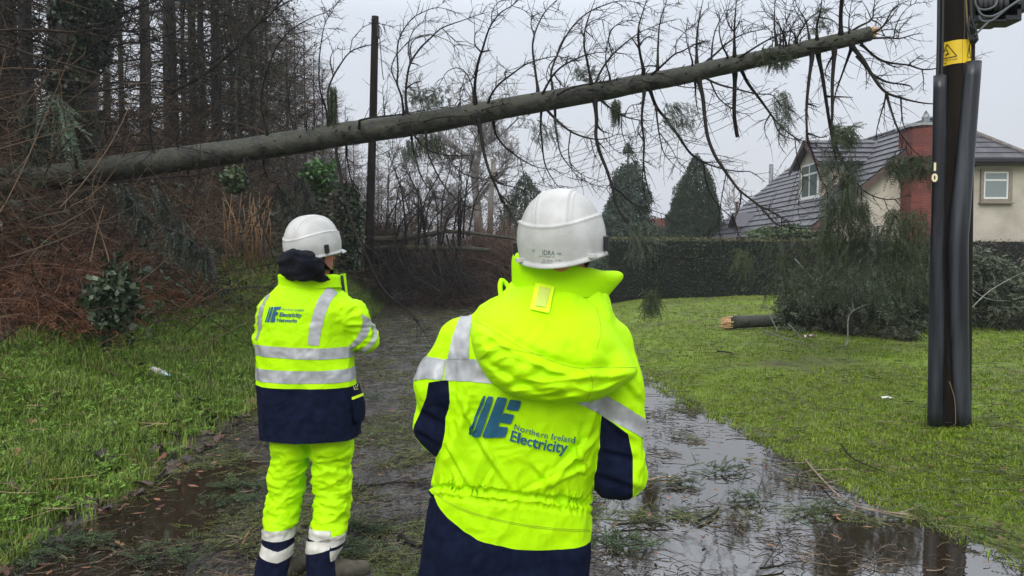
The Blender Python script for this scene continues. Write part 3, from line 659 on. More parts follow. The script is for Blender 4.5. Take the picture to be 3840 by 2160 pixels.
    make_body(root, head, yaw, p(1405, 705, .03), np.array([.02, Y0+.01, 1.33]), [al[0]+[.015, 0, 0], ar[0]-[.015, 0, 0]], [al[2], ar[2]], [al[3]+[.0, .0, 0], ar[3]], hip, kn, an)
    # cropped hair round the nape, one soft cap mesh
    V2, T2 = sdf(lambda X, Y, Z: head_f(X, Y, Z, head, yaw)-.004, head-.16, head+.16, .008)
    ca, sa = math.cos(yaw), math.sin(yaw); q = V2-head; y_ = -q[:, 0]*sa+q[:, 1]*ca
    a_, b_ = clip_mesh(V2, T2, np.maximum(y_+.012, -.075-q[:, 2])); mesh('hair', a_, b_, m_hair, root, True)
    # trousers below the coat
    def trf(X, Y, Z):
        d = None
        for i_ in (0, 1):
            c_ = chain(X, Y, Z, [hip+np.array([(-.09, .09)[i_], 0, 0]), kn[i_], an[i_]+[0, 0, .03]], [.115, .092, .082], .03); d = c_ if d is None else smin(d, c_, .02)
        return np.maximum(d, .10-Z)
    V2, T2 = sdf(trf, (-.35, Y0-.25, .05), (.35, Y0+.25, 1.05), .012); V2 = wrinkle(relax(V2, T2, 2), T2, .012, 8, 5)
    zz = V2[:, 2]; tro = mesh('trousers', *clip_mesh(V2, T2, .30-zz), m_lime, root, True)
    mesh('trouser_cuff', *clip_mesh(V2, T2, zz-.30), m_navy, tro, True)
    boots(root, an, .1, [R(-8), R(8)])
near_person()

# ---- the worker on the left
def left_person():
    Y0 = 3.75
    cz = lambda u, v: (900+u*.6349, 780+v*.6349)
    p = lambda u, v, dy=0: W(*cz(u, v), Y0+dy)
    root = thing('person', (-1.04, Y0, 0), 'person in lime trousers and silver-banded lime jacket, dark fleece hood bunched under helmet', 'person', 'people watching the fallen tree')
    rows = [(1420, 128, 690, .19, 0), (1340, 122, 712, .19, 0), (1200, 117, 718, .185, 0), (1100, 114, 706, .18, 0), (1030, 112, 694, .175, 0), (930, 112, 684, .17, 0), (860, 112, 672, .168, 0), (760, 112, 650, .165, 0),
            (680, 122, 640, .16, 0), (600, 138, 632, .155, 0), (545, 158, 620, .14, 0), (500, 186, 590, .12, .0), (455, 235, 560, .095, .0), (420, 255, 545, .085, .0), (395, 260, 540, .08, 0)]
    T = table(rows, Y0, lambda u, v: cz(u, v))
    al = [p(190, 600), p(160, 770, -.0), p(200, 720, .26)]; ral = [.075, .070, .058]
    ar = [p(560, 590), p(640, 640, -.01), p(722, 765, .03), p(600, 700, .30)]; rar = [.086, .086, .078, .06]
    top = lambda X, Y, Z: tab_sdf(T, X, Y, Z, 2.4); arms = lambda X, Y, Z: np.minimum(chain(X, Y, Z, al, ral, .03), chain(X, Y, Z, ar, rar, .03))
    V, Tt = sdf(lambda X, Y, Z: smin(top(X, Y, Z), arms(X, Y, Z), .018), (-1.40, 3.42, .72), (-.42, 4.22, 1.66), .0078); V = relax(V, Tt, 2)
    fid = lambda v_: arms(v_[:, 0], v_[:, 1], v_[:, 2])-top(v_[:, 0], v_[:, 1], v_[:, 2])
    aid = fid(V); onarm = sst(.03, -.03, aid)
    V = wrinkle(V, Tt, .013, 5, 31, (1, 1, .7)); V = wrinkle(V, Tt, .014, 8, 37, (1, 1, 1.6), .3+onarm); aid = fid(V)
    zmid = p(300, 1036)[2]; hemz = lambda x: np.interp(x, [-1.30, -1.0, -.9, -.75, -.62], [p(0, 1405)[2], p(0, 1412)[2], p(0, 1405)[2], p(0, 1380)[2], p(0, 1335)[2]])
    tV, tT = clip_mesh(V, Tt, -aid); sV, sT = clip_mesh(V, Tt, aid)
    lV, lT = clip_mesh(tV, tT, (zmid-.012*(tV[:, 0]+.85)+.0)-tV[:, 2])
    kV, kT = clip_mesh(tV, tT, np.maximum(tV[:, 2]-zmid+.012*(tV[:, 0]+.85), hemz(tV[:, 0])-tV[:, 2]))
    jacket = mesh('jacket', lV, lT, m_lime, root, True); [mesh('sleeve', *biggest(*clip_mesh(sV, sT, -s_*(sV[:, 0]+1.04)*1000)), m_lime, jacket, True) for s_ in (-1, 1)]
    kV = wrinkle(kV, kT, .006, 7, 44, (1, 1, .4)); sk = mesh('coat_skirt', kV, kT, m_navy, root, True)
    # waist tapes run all the way round
    for a_, b_ in ((800, 863), (932, 1003)):
        z1, z0 = p(0, a_)[2], p(0, b_)[2]; N_ = vnormals(lV, lT); zz = lV[:, 2]+.035*(lV[:, 0]+1.1)*(1 if a_ < 900 else .2)
        mesh('reflective_band', *clip_mesh(lV+N_*.0025, lT, np.maximum(zz-z1, z0-zz)), m_refl, jacket, True)
    q = lambda pts: np.array([cz(*a) for a in pts])
    for bn in ([(512, 470), (545, 476), (575, 500), (530, 560), (500, 640), (478, 730), (464, 816), (400, 808), (412, 700), (432, 620), (462, 540)],
               [(160, 505), (180, 515), (150, 560), (132, 630), (130, 700), (104, 780), (90, 780), (100, 700), (104, 620), (126, 560)]):
        panel('reflective_band', lV, lT, q(bn), m_refl, jacket)
    for bn in ([(712, 622), (772, 660), (768, 700), (752, 755), (705, 800), (650, 838), (628, 822), (680, 780), (712, 725), (726, 665)],
               [(782, 664), (812, 740), (800, 790), (750, 845), (700, 866), (672, 852), (735, 822), (775, 780), (788, 735), (772, 690)]):
        panel('reflective_band', sV, sT, q(bn), m_refl, jacket)
    # pocket on the skirt
    panel('pocket', kV, kT, q([(640, 1040), (715, 1040), (735, 1200), (720, 1250), (682, 1274), (662, 1250), (655, 1130)]), m_navy, sk, .012)
    panel('pocket_tape', kV, kT, q([(648, 1116), (725, 1092), (725, 1108), (650, 1131)]), m_lime2, sk, .016)
    kb = BVHTree.FromPolygons(kV.tolist(), kT.tolist())
    def strip(a, b, wd): a, b = np.array(a, float), np.array(b, float); n_ = nrm((b-a)[None])[0][::-1]*[-1, 1]*wd; return quadpatch(cz(*(a-n_)), cz(*(a+n_)), cz(*(b+n_)), cz(*(b-n_)), 3, 1)
    decal('badge', kb, [strip((652, 1048), (662, 1076), 2), strip((660, 1077), (682, 1074), 2), strip((665, 1045), (678, 1044), 1.5), strip((665, 1045), (666, 1060), 1.5), strip((678, 1044), (677, 1060), 1.5), strip((666, 1060), (672, 1066), 1.5), strip((677, 1060), (672, 1066), 1.5)], M('badge thread', (.5, .5, .2)), sk, .016)
    # emblem and words
    tb = BVHTree.FromPolygons(lV.tolist(), lT.tolist()); sh = []
    for q_ in [((177, 585), (184, 585), (156, 675), (149, 675)), ((189, 585), (200, 585), (174, 675), (160, 675)), ((205, 584), (222, 584), (202, 675), (180, 675)), ((219, 584), (245, 583), (238, 601), (212, 602)), ((205, 616), (228, 615), (221, 634), (200, 635)), ((196, 655), (212, 654), (206, 675), (188, 676))]:
        sh.append(quadpatch(*[cz(*a) for a in q_], 3, 2))
    decal('emblem', tb, sh, m_blue, jacket)
    for s_, x0, x1, y, bo in (('Northern Ireland', 246, 378, 606, .0), ('Electricity', 232, 366, 641, .028), ('Networks', 216, 338, 673, .028)):
        Vt, T2 = text_mesh(s_, 1, bo, .2); sc_ = (x1-x0)/Vt[:, 0].max(); xx = Vt[:, 0]*sc_
        decal('lettering', tb, [(np.array([cz(a, b) for a, b in zip(x0+xx, y+.03*xx-Vt[:, 1]*sc_*1.1)]), T2)], m_blue, jacket)
    # lime collar with its open flap, black fleece hood bunched above it
    n_ = 60; a = np.linspace(R(-255), R(65), n_); c_ = p(405, 430, .0); G = []
    for rx, ry, z_, ox in ((.155, .105, p(0, 470)[2], 0), (.150, .105, p(0, 440)[2], .0), (.150, .108, p(0, 415)[2], -.002), (.150, .108, p(0, 398)[2], -.004), (.140, .098, p(0, 394)[2], -.004), (.135, .095, p(0, 430)[2], 0)):
        G.append(np.stack([c_[0]+ox+rx*np.cos(a)+.012*np.clip(np.cos(a), 0, 1), c_[1]+ry*np.sin(a)+.0, z_+.012*np.cos(a)*0-.004*np.sin(a*3)], -1))
    G = np.array(G); m_ = len(G); i_ = np.arange(m_*n_).reshape(m_, n_); mesh('collar', G.reshape(-1, 3), np.stack([i_[:-1, :-1], i_[:-1, 1:], i_[1:, 1:], i_[1:, :-1]], -1).reshape(-1, 4), m_lime, jacket, True)
    fl = MB(); fp = [p(520, 402, -.07), p(575, 398, .02), p(618, 386, .10), p(632, 515, .10), p(585, 512, .0), p(500, 470, -.08)]
    fv = np.array(fp); fl.add(np.concatenate([fv, fv+[.004, .006, 0]]), [[(0, 1, 4, 5), (1, 2, 3, 4), (6, 11, 10, 7), (7, 10, 9, 8), (0, 6, 7, 1), (1, 7, 8, 2), (2, 8, 9, 3), (3, 9, 10, 4), (4, 10, 11, 5)]][0]); fl.build('collar_flap', m_lime, jacket)
    fl = MB(); g = np.array([p(600, 398, .055), p(612, 398, .085), p(626, 512, .085), p(604, 512, .04)])+[0, -.012, 0]; fl.add(np.concatenate([g, g+[0, .004, 0]]), [[(0, 1, 2, 3), (4, 7, 6, 5), (0, 4, 5, 1), (2, 6, 7, 3), (1, 5, 6, 2), (3, 7, 4, 0)]][0]); fl.build('flap_strip', m_blackp, jacket)
    def hf(X, Y, Z):
        d = chain(X, Y, Z, [p(258, 372, .02), p(278, 322, -.08), p(330, 298, -.13), p(400, 318, -.16), p(465, 352, -.13), p(528, 392, -.03)], [.038, .050, .050, .046, .042, .034], .02)
        d = smin(d, chain(X, Y, Z, [p(250, 375, .03), p(290, 372, -.10), p(380, 380, -.14), p(470, 388, -.11), p(530, 400, -.0)], [.032, .042, .044, .040, .030], .015), .008)
        return smin(d, cone(X, Y, Z, p(400, 400, .03), p(420, 340, .02), .085, .07), .03)
    V2, T2 = sdf(hf, p(200, 470, -.26)-[.03, 0, 0], p(600, 230, .2), .007); V2 = wrinkle(relax(V2, T2, 2), T2, .014, 8, 50, (.7, 1, 2.4)); mesh('hood', V2, T2, m_fleece, root, True)
    # helmet, head, glasses
    hc = p(428, 208, 0); yaw = R(-38); h, tr = helmet(root, hc+[0, 0, -.008], yaw, R(-5), 1.0, nod=R(8))
    head = hc+np.array([.012, .015, -.052]); hip = np.array([-1.03, Y0+.0, .93])
    kn = [W(900+.4211*405, 1550+.4211*640, Y0+.0), W(900+.4211*820, 1550+.4211*650, Y0+.02)]; an = [np.array([W(900+.4211*380, 2100, Y0-.12)[0], Y0-.10, .09]), np.array([W(900+.4211*800, 2100, Y0-.14)[0], Y0-.10, .09])]
    make_body(root, head, yaw, p(415, 400, .02), p(400, 640, .02), [al[0]+[.02, 0, 0], ar[0]-[.02, 0, 0]], [al[1], ar[2]], [al[2], ar[3]], hip, kn, an)
    V2, T2 = sdf(lambda X, Y, Z: head_f(X, Y, Z, head, yaw)-.004, head-.16, head+.16, .008); ca, sa = math.cos(yaw), math.sin(yaw); qq = V2-head; y_ = -qq[:, 0]*sa+qq[:, 1]*ca
    a_, b_ = clip_mesh(V2, T2, np.maximum(y_+.012, -.07-qq[:, 2])); mesh('hair', a_, b_, m_hair, root, True)
    b = MB(); rot = lambda v: np.stack([v[:, 0]*ca-v[:, 1]*sa, v[:, 0]*sa+v[:, 1]*ca, v[:, 2]], -1)+head
    for s in (-1, 1): b.add(*tubes(rot(np.array([(s*.078, .0, .012), (s*.077, .05, .014), (s*.066, .096, .014)])), .0025, 5))
    b.box((-.066, .100, -.012), (.066, .104, .026), rot); b.build('safety_glasses', m_lens, root)
    # trousers in two legs
    cr_ = lambda u, v: (900+u*.4211, 1550+v*.4211)
    Lr = table([(-60, 255, 640, .12, 0), (200, 280, 640, .12, 0), (380, 300, 625, .115, 0), (470, 275, 600, .105, .0), (560, 240, 572, .10, .0), (640, 262, 572, .098, .0), (740, 248, 556, .098, -.01), (880, 242, 542, .096, -.03), (1000, 245, 530, .092, -.06), (1060, 248, 522, .09, -.07), (1150, 244, 512, .088, -.09), (1250, 205, 515, .088, -.10), (1320, 190, 520, .09, -.11), (1420, 205, 512, .09, -.12)], Y0, cr_)
    Rr = table([(-60, 600, 1005, .125, 0), (200, 612, 1004, .12, 0), (300, 625, 1002, .12, 0), (400, 640, 985, .115, 0), (500, 648, 978, .11, 0), (600, 648, 990, .105, 0), (700, 655, 998, .10, 0), (800, 668, 990, .098, -.01), (900, 668, 982, .098, -.03), (1000, 645, 975, .096, -.06), (1060, 632, 965, .095, -.07), (1110, 632, 950, .094, -.08), (1205, 640, 912, .088, -.10), (1300, 655, 918, .088, -.12), (1380, 650, 930, .088, -.13), (1449, 645, 935, .088, -.14)], Y0, cr_)
    V2, T2 = sdf(lambda X, Y, Z: smin(tab_sdf(Lr, X, Y, Z, 2.1), tab_sdf(Rr, X, Y, Z, 2.1), .012), (-1.28, 3.42, .04), (-.60, 4.02, 1.05), .0075); V2 = relax(V2, T2, 2)
    zz = V2[:, 2]; low_ = sst(1.0, .55, zz); V2 = wrinkle(V2, T2, .020, 5.5, 60, (1, 1, 2.1), (.35+.65*low_)*sst(.10, .42, zz)); V2 = wrinkle(V2, T2, .008, 13, 66, (1, 1, 1.8), .3+.7*sst(.10, .42, zz))
    uv = (proj(V2)-[900, 1550])/.4211; lf = uv[:, 0] < 590
    v0 = np.where(lf, 1055+6*np.sin(uv[:, 0]/40), 1112+.02*(uv[:, 0]-800)); z0 = np.array([0])
    zl, zr_ = W(*cr_(0, 1056), Y0-.07-.08)[2], W(*cr_(0, 1112), Y0-.08-.08)[2]; zc = np.where(V2[:, 0] < -.9, zl, zr_)
    tro = mesh('trousers', *clip_mesh(V2, T2, zc-V2[:, 2]), m_lime, root, True)
    cuV, cuT = clip_mesh(V2, T2, V2[:, 2]-zc); mesh('trouser_cuff', cuV, cuT, m_navy, tro, True)
    qr = lambda pts: np.array([cr_(*a) for a in pts]); N_ = vnormals(cuV, cuT); d = V2
    zc2 = np.where(cuV[:, 0] < -.9, zl, zr_); hgt = .05+.006*noise(cuV, 9, 3)
    mesh('reflective_band', *clip_mesh(cuV+N_*.003, cuT, np.maximum(cuV[:, 2]-zc2, zc2-hgt-cuV[:, 2])), m_reflw, tro, True)
    t2 = np.where(cuV[:, 0] < -.9, .065+.25*np.abs(cuV[:, 0]-W(*cr_(380, 0), Y0)[0]-.02)*-1+.03, .062+.03*(cuV[:, 0]+.78)*-1)
    mesh('reflective_band', *clip_mesh(cuV+N_*.003, cuT, np.maximum(cuV[:, 2]-zc2+t2, zc2-t2-.052-cuV[:, 2])), m_reflw, tro, True)
    panel('pocket_flap', V2, T2, qr([(855, 340), (1010, 295), (1010, 365), (875, 418)]), m_lime, tro, .008)
    panel('pocket', V2, T2, qr([(868, 405), (985, 370), (985, 740), (895, 752), (875, 600)]), m_lime, tro, .005)
    boots(root, an, .1, [R(30), R(68)])
left_person()
# ---------------------------------------------------------------- house behind the hedge
m_render = M('cream roughcast render', (.36, .325, .265), (.49, .45, .375), rough=.9, scale=1.3, bump=.02, bscale=26, detail=8)
m_stain = M('stained dormer cheek', (.34, .27, .20), (.50, .44, .35), rough=.9, scale=2.2, bump=.01, bscale=40)
m_upvc = M('white window frame', (.66, .67, .66), rough=.35)
m_fascia = M('brown fascia', (.055, .032, .026), (.085, .05, .04), rough=.55, scale=9)
m_blk = M('black gutter', (.008, .008, .01), rough=.4)
m_lead = M('lead flashing', (.20, .21, .23), (.32, .33, .35), rough=.5, scale=8)
m_sill = M('taupe window surround', (.20, .165, .125), (.25, .21, .17), rough=.8, scale=8)
m_glass = M('window glass', (.16, .20, .20), rough=.04, ior=1.9)
m_glass2 = M('dormer glass', (.12, .145, .14), rough=.04, ior=1.8)
m_net = M('net curtain', (.42, .50, .49), (.5, .58, .56), rough=.9, scale=20)
def brickmat(name, c1, c2, mort, s, bw=.5, rh=.25, off=.5, axis='XZ', msize=.02):
    m = bpy.data.materials.new(name); m.use_nodes = True; t = m.node_tree; n = t.nodes; l = t.links; b = n['Principled BSDF']; b.inputs['Roughness'].default_value = .75
    tc = n.new('ShaderNodeTexCoord'); sp = n.new('ShaderNodeSeparateXYZ'); cb = n.new('ShaderNodeCombineXYZ'); l.new(tc.outputs['Object'], sp.inputs[0])
    ad = n.new('ShaderNodeMath'); ad.operation = 'ADD'; l.new(sp.outputs['X'], ad.inputs[0]); l.new(sp.outputs['Y'], ad.inputs[1])
    l.new(ad.outputs[0], cb.inputs[0]); l.new(sp.outputs['Z'], cb.inputs[1])
    k = n.new('ShaderNodeTexBrick'); l.new(cb.outputs[0], k.inputs['Vector']); k.inputs['Scale'].default_value = s; k.inputs['Mortar Size'].default_value = msize
    k.inputs['Brick Width'].default_value = bw; k.inputs['Row Height'].default_value = rh; k.offset = off
    k.inputs['Color1'].default_value = (*c1, 1); k.inputs['Color2'].default_value = (*c2, 1); k.inputs['Mortar'].default_value = (*mort, 1); k.inputs['Bias'].default_value = 0
    nz = n.new('ShaderNodeTexNoise'); nz.inputs['Scale'].default_value = 3; nz.inputs['Detail'].default_value = 6; l.new(tc.outputs['Object'], nz.inputs['Vector'])
    mr = n.new('ShaderNodeMapRange'); mr.inputs[1].default_value = .3; mr.inputs[2].default_value = .75; mr.inputs[3].default_value = .75; mr.inputs[4].default_value = 1.15; l.new(nz.outputs[0], mr.inputs[0])
    v = n.new('ShaderNodeVectorMath'); v.operation = 'SCALE'; l.new(k.outputs['Color'], v.inputs[0]); l.new(mr.outputs[0], v.inputs['Scale']); l.new(v.outputs[0], b.inputs['Base Color'])
    bp = n.new('ShaderNodeBump'); bp.inputs['Distance'].default_value = .01; bp.invert = True; l.new(k.outputs['Fac'], bp.inputs['Height']); l.new(bp.outputs[0], b.inputs['Normal']); return m
m_brick = brickmat('red brick', (.22, .044, .028), (.14, .030, .022), (.06, .032, .026), 1., .225, .085, .5, msize=.010)
m_tile = M('wet grey roof tile', (.026, .025, .031), (.052, .050, .060), rough=.38, rough2=.6, scale=5, bump=.004, bscale=20, detail=8, island=True, ior=1.6)
def tiles(mb, p0, du, dv, wid, ln, row=.40, tile=.33, th=.05):
    """real courses of interlocking tiles: p0 eave corner, du along the eave, dv up the slope"""
    p0, du, dv = (np.array(a, float) for a in (p0, du, dv)); du = du/np.linalg.norm(du); dv = dv/np.linalg.norm(dv); nn = np.cross(du, dv); nn = nn*np.sign(nn[2])
    nr = int(np.ceil(ln/row)); r = rs(3)
    for i in range(nr):
        a, b = i*row, min((i+1)*row+.04, ln); u = -(tile/2 if i % 2 else 0)
        while u < wid:
            u0, u1 = max(u, 0)+.001, min(u+tile, wid)-.001; u += tile
            if u1-u0 < .03: continue
            j = r.normal()*.002
            q = [p0+du*x+dv*y+nn*z for x, y, z in ((u0, a, th+j), (u1, a, th+j), (u1, b, .004+j), (u0, b, .004+j), (u0, a, th-.026+j), (u1, a, th-.026+j))]
            mb.add(q, [(0, 1, 2, 3), (4, 5, 1, 0)])
H = thing('house', (14, 31, .35), 'cream rendered house with red brick chimney and wet grey tiled roof behind the hedge', 'house')
Yg, Yf, XE, XR, ZE, ZR = 25.0, 38.5, 9.8, 14.6, 2.34, 6.33
b = MB()   # gabled main block and its wing
b.add([(XE+.35, Yg+.25, -.3), (19.0, Yg+.25, -.3), (19.0, Yf, -.3), (XE+.35, Yf, -.3), (XE+.35, Yg+.25, 2.5), (19.0, Yg+.25, 2.5), (19.0, Yf, 2.5), (XE+.35, Yf, 2.5), (XR, Yg+.25, 6.1), (XR, Yf, 6.1)],
      [(0, 1, 5, 4), (1, 2, 6, 5), (2, 3, 7, 6), (3, 0, 4, 7)]).add([(XE+.35, Yg+.25, 2.5), (19.0, Yg+.25, 2.5), (XR, Yg+.25, 6.1), (XE+.35, Yf, 2.5), (19.0, Yf, 2.5), (XR, Yf, 6.1)], [(0, 1, 2), (4, 3, 5)])
b.build('wall', m_render, H)
b = MB(); b.box((14.0, Yg+.1, -.3), (17.36, Yg+6, 4.9)); b.build('wing_wall', m_render, H)
# roof: a thin deck carrying real tile courses
sl = np.array([XR-XE, 0, ZR-ZE]); SL = np.linalg.norm(sl)
b = MB(); b.add([(XE, Yg, ZE), (XR, Yg, ZR), (XR, Yf, ZR), (XE, Yf, ZE), (19.4, Yg+6.4, ZE), (19.4, Yf, ZE), (XE, Yg, ZE-.05), (XR, Yg, ZR-.07), (XR, Yf, ZR-.07), (XE, Yf, ZE-.05), (XR, Yg+6.4, ZR)], [(0, 1, 2, 3), (10, 4, 5, 2), (6, 9, 8, 7), (0, 3, 9, 6), (0, 6, 7, 1)])
roof = b.build('roof', m_blk, H)
b = MB(); tiles(b, (XE, Yg-.05, ZE+.01), (0, 1, 0), sl, Yf-Yg+.05, SL); b.build('roof_tiles', m_tile, roof)
b = MB()
for i in range(30):
    y0 = Yg-.05+i*.45; a = np.linspace(0, np.pi, 7); V = np.stack([XR+.12*np.cos(a), 0*a+y0, ZR+.0+.10*np.sin(a)], -1); V = np.concatenate([V, V+[0, .44, .006]]); k = np.arange(6); b.add(V, np.stack([k, k+1, k+8, k+7], -1))
b.build('ridge_tiles', m_tile, roof)
# barge board down the gable, its foot dropping lower
nb = np.array([-(ZR-ZE), 0, XR-XE])/SL
b = MB(); A = np.array([XE-.45, Yg-.10, ZE-.37]); B = np.array([XR, Yg-.10, ZR]); dn = np.array([0, 0, -.27])
V = np.array([A, B, B+dn, A+dn]); b.add(np.concatenate([V, V+[0, .06, 0]]), [(0, 3, 2, 1), (4, 5, 6, 7), (0, 1, 5, 4), (3, 7, 6, 2), (0, 4, 7, 3)]); b.build('barge_board', m_fascia, H)
b = MB(); b.box((XE-.14, Yg, ZE-.14), (XE-.02, Yf, ZE-.02)); b.build('gutter', m_blk, H, bevel=.03)
# chimney: brick stack with a chamfered left side and a lead cap
cx0, cx1, cy0 = 13.20, 14.5, 24.35
b = MB(); V = [(cx0, cy0+.22, -.3), (cx0+.24, cy0, -.3), (cx1, cy0, -.3), (cx1, cy0+1.1, -.3), (cx0, cy0+1.1, -.3)]; V = np.array(V); V2_ = V.copy(); V2_[:, 2] = 5.86
k = np.arange(5); b.add(np.concatenate([V, V2_]), np.stack([k, (k+1) % 5, (k+1) % 5+5, k+5], -1)); ch = b.build('chimney', m_brick, H)
b = MB(); c = np.array([13.85, cy0+.55, 0]); lo_ = (V2_-c)*[1.13, 1.13, 1]+c; b.add(np.concatenate([lo_, lo_+[0, 0, .09], ((V2_-c)*[.75, .75, 1]+c)+[0, 0, .13]]), [*[tuple(q) for q in np.stack([k, (k+1) % 5, (k+1) % 5+5, k+5], -1)], *[tuple(q) for q in np.stack([k+5, (k+1) % 5+5, (k+1) % 5+10, k+10], -1)]]).add(((V2_-c)*[.75, .75, 1]+c)+[0, 0, .13], np.array([(0, 1, 2, 3)])); b.build('chimney_cap', m_lead, ch)
b = MB(); pc = np.array([13.78, cy0+.5, 6.05]); b.add(*tubes(np.array([pc-[0, 0, .1], pc+[0, 0, .14], pc+[0, 0, .17]]), [[.125, .125, .14]], 16, True)); cp = b.build('chimney_pot', m_lead, ch, True)
ws = []
for k_ in range(10): a = k_*2*np.pi/10; ws.append(np.array([pc+[.12*math.cos(a), .12*math.sin(a), .16], pc+[.06*math.cos(a), .06*math.sin(a), .28], pc+[.004*math.cos(a), .004*math.sin(a), .38]]))
b = MB(); b.add(*tubes(np.array(ws), .006, 4)); b.build('wire_cowl', m_blk, cp)
b = MB(); b.box((13.12, 24.95, 4.55), (13.5, 25.0, 4.85)); b.add([(12.9, 24.9, 4.70), (13.5, 24.9, 5.18), (13.5, 24.9, 5.04), (12.9, 24.9, 4.56)], [(0, 1, 2, 3)]); b.build('flashing', m_lead, H)
# big dormer
def window(parent, O, U, Vv, wd, ht, panes, fw=.07, glass=None, name='window'):
    O, U, Vv = (np.array(a, float) for a in (O, U, Vv)); U = U/np.linalg.norm(U); Nn = np.cross(U, Vv)
    tr = lambda v: O+np.outer(v[:, 0], U)+np.outer(v[:, 2], Vv)-np.outer(v[:, 1], Nn)*-1
    b = MB(); b.box((0, -.05, 0), (fw, .02, ht), tr); b.box((wd-fw, -.05, 0), (wd, .02, ht), tr); b.box((fw, -.05, 0), (wd-fw, .02, fw), tr); b.box((fw, -.05, ht-fw), (wd-fw, .02, ht), tr)
    for x0, z0, x1, z1 in panes: b.box((x0, -.045, z0), (x1, .018, z1), tr)
    f = b.build(name, m_upvc, parent); b = MB(); b.box((fw*.5, .0, fw*.5), (wd-fw*.5, .012, ht-fw*.5), tr); b.build('pane', glass or m_glass, f); return f
D0, D1, Xd, za, ze = 27.55, 30.05, 11.55, 6.05, 5.15
xr_ = lambda z: XE+(z-ZE)/(ZR-ZE)*(XR-XE)
ym = (D0+D1)/2
b = MB(); b.add([(Xd, D0+.12, 3.7), (Xd, D1-.12, 3.7), (Xd, D1-.12, ze), (Xd, ym, za-.1), (Xd, D0+.12, ze)], [(0, 1, 2, 3, 4)])
b.add([(Xd, D1-.12, 3.7), (xr_(ze), D1-.12, 3.7), (xr_(ze), D1-.12, ze), (Xd, D1-.12, ze)], [(0, 1, 2, 3)]); dm = b.build('dormer', m_render, H)
b = MB(); b.add([(Xd, D0+.12, 3.7), (xr_(ze), D0+.12, 3.7), (xr_(ze), D0+.12, ze), (Xd, D0+.12, ze)], [(0, 3, 2, 1)]); b.build('dormer_cheek', m_stain, dm)
hw = (D1-D0)/2; Xo = Xd-.28
for sg, nm in ((-1, 'near'), (1, 'far')):
    b = MB(); ye = ym+sg*(hw+.15); zlo = ze-.12
    b.add([(Xo, ye, zlo), (xr_(zlo), ye, zlo), (xr_(za), ym, za), (Xo, ym, za)], [(0, 1, 2, 3)]); 
    if sg < 0:
        st = np.array([0, ym-ye, za-zlo]); tiles(b, (Xo, ye, zlo+.01), (1, 0, 0), st, xr_(za)-Xo-.35, np.linalg.norm(st), .36)
    b.build('dormer_roof', m_tile, dm)
b = MB()
for sg in (-1, 1):
    ye = ym+sg*(hw+.2); b.add(np.array([(Xo-.02, ye, ze-.30), (Xo-.02, ye, ze-.12), (Xo-.02, ym, za+.02), (Xo-.02, ym, za-.2), (Xo+.03, ye, ze-.30), (Xo+.03, ye, ze-.12), (Xo+.03, ym, za+.02), (Xo+.03, ym, za-.2)]), [(0, 1, 2, 3), (4, 7, 6, 5), (0, 3, 7, 4), (1, 5, 6, 2), (0, 4, 5, 1)])
b.build('dormer_barge', m_fascia, dm)
b = MB(); b.box((Xo, D0-.22, ze-.22), (xr_(ze)-.1, D0-.10, ze-.12)); b.build('dormer_gutter', m_blk, dm, bevel=.02)
b = MB(); b.add(*tubes(np.array([(Xo+.1, ym, za), (Xo+.1, ym, za+.34), (Xo+.1, ym, za+.38)]), [[.035, .03, .06]], 8, True)); b.build('finial', m_fascia, dm)
window(dm, (Xd-.03, D1-.45, 3.83), (0, -1, 0), (0, 0, 1), 1.62, 1.32, [(.78, .07, .85, 1.25), (.07, .88, 1.55, .95)], .07, m_glass2)
b = MB(); b.box((Xd-.14, D0+.2, 3.76), (Xd, D1-.3, 3.82)); b.build('window_sill', m_upvc, dm)
b = MB(); b.add([(Xd-.01, D0, 3.68), (Xd-.01, D1, 3.68), (Xd-.30, D1, 3.53), (Xd-.30, D0, 3.53)], [(0, 1, 2, 3)]); b.build('apron_flashing', m_lead, dm)
# small dormer low on the roof
s0, s1, Xs, zs, zl = 33.4, 34.6, 10.35, 3.55, 3.0
sm_ = (s0+s1)/2
b = MB(); b.add([(Xs, s0+.08, 2.6), (Xs, s1-.08, 2.6), (Xs, s1-.08, zl), (Xs, sm_, zs), (Xs, s0+.08, zl)], [(0, 1, 2, 3, 4)]); b.add([(Xs, s0+.08, 2.6), (xr_(zl), s0+.08, 2.6), (xr_(zl), s0+.08, zl), (Xs, s0+.08, zl)], [(0, 1, 2, 3)]); sd_ = b.build('small_dormer', m_fascia, H)
b = MB()
for sg in (-1, 1): ye = sm_+sg*.78; b.add([(Xs-.25, ye, zl-.1), (xr_(zl-.1), ye, zl-.1), (xr_(zs), sm_, zs), (Xs-.25, sm_, zs)], [(0, 1, 2, 3)])
b.build('small_dormer_roof', m_tile, sd_)
b = MB(); b.add(*tubes(np.array([(Xs-.05, sm_, zs-.05), (Xs-.05, sm_, zs+.42), (Xs-.05, sm_, zs+.5)]), [[.05, .05, .08]], 8, True)); b.build('finial', m_fascia, sd_)
b = MB(); b.add(*tubes(np.array([(13.55, 38.9, 4.9), (13.55, 38.9, 6.35)]), [[.11, .11]], 10, True)); b.build('flue_pipe', m_lead, H)
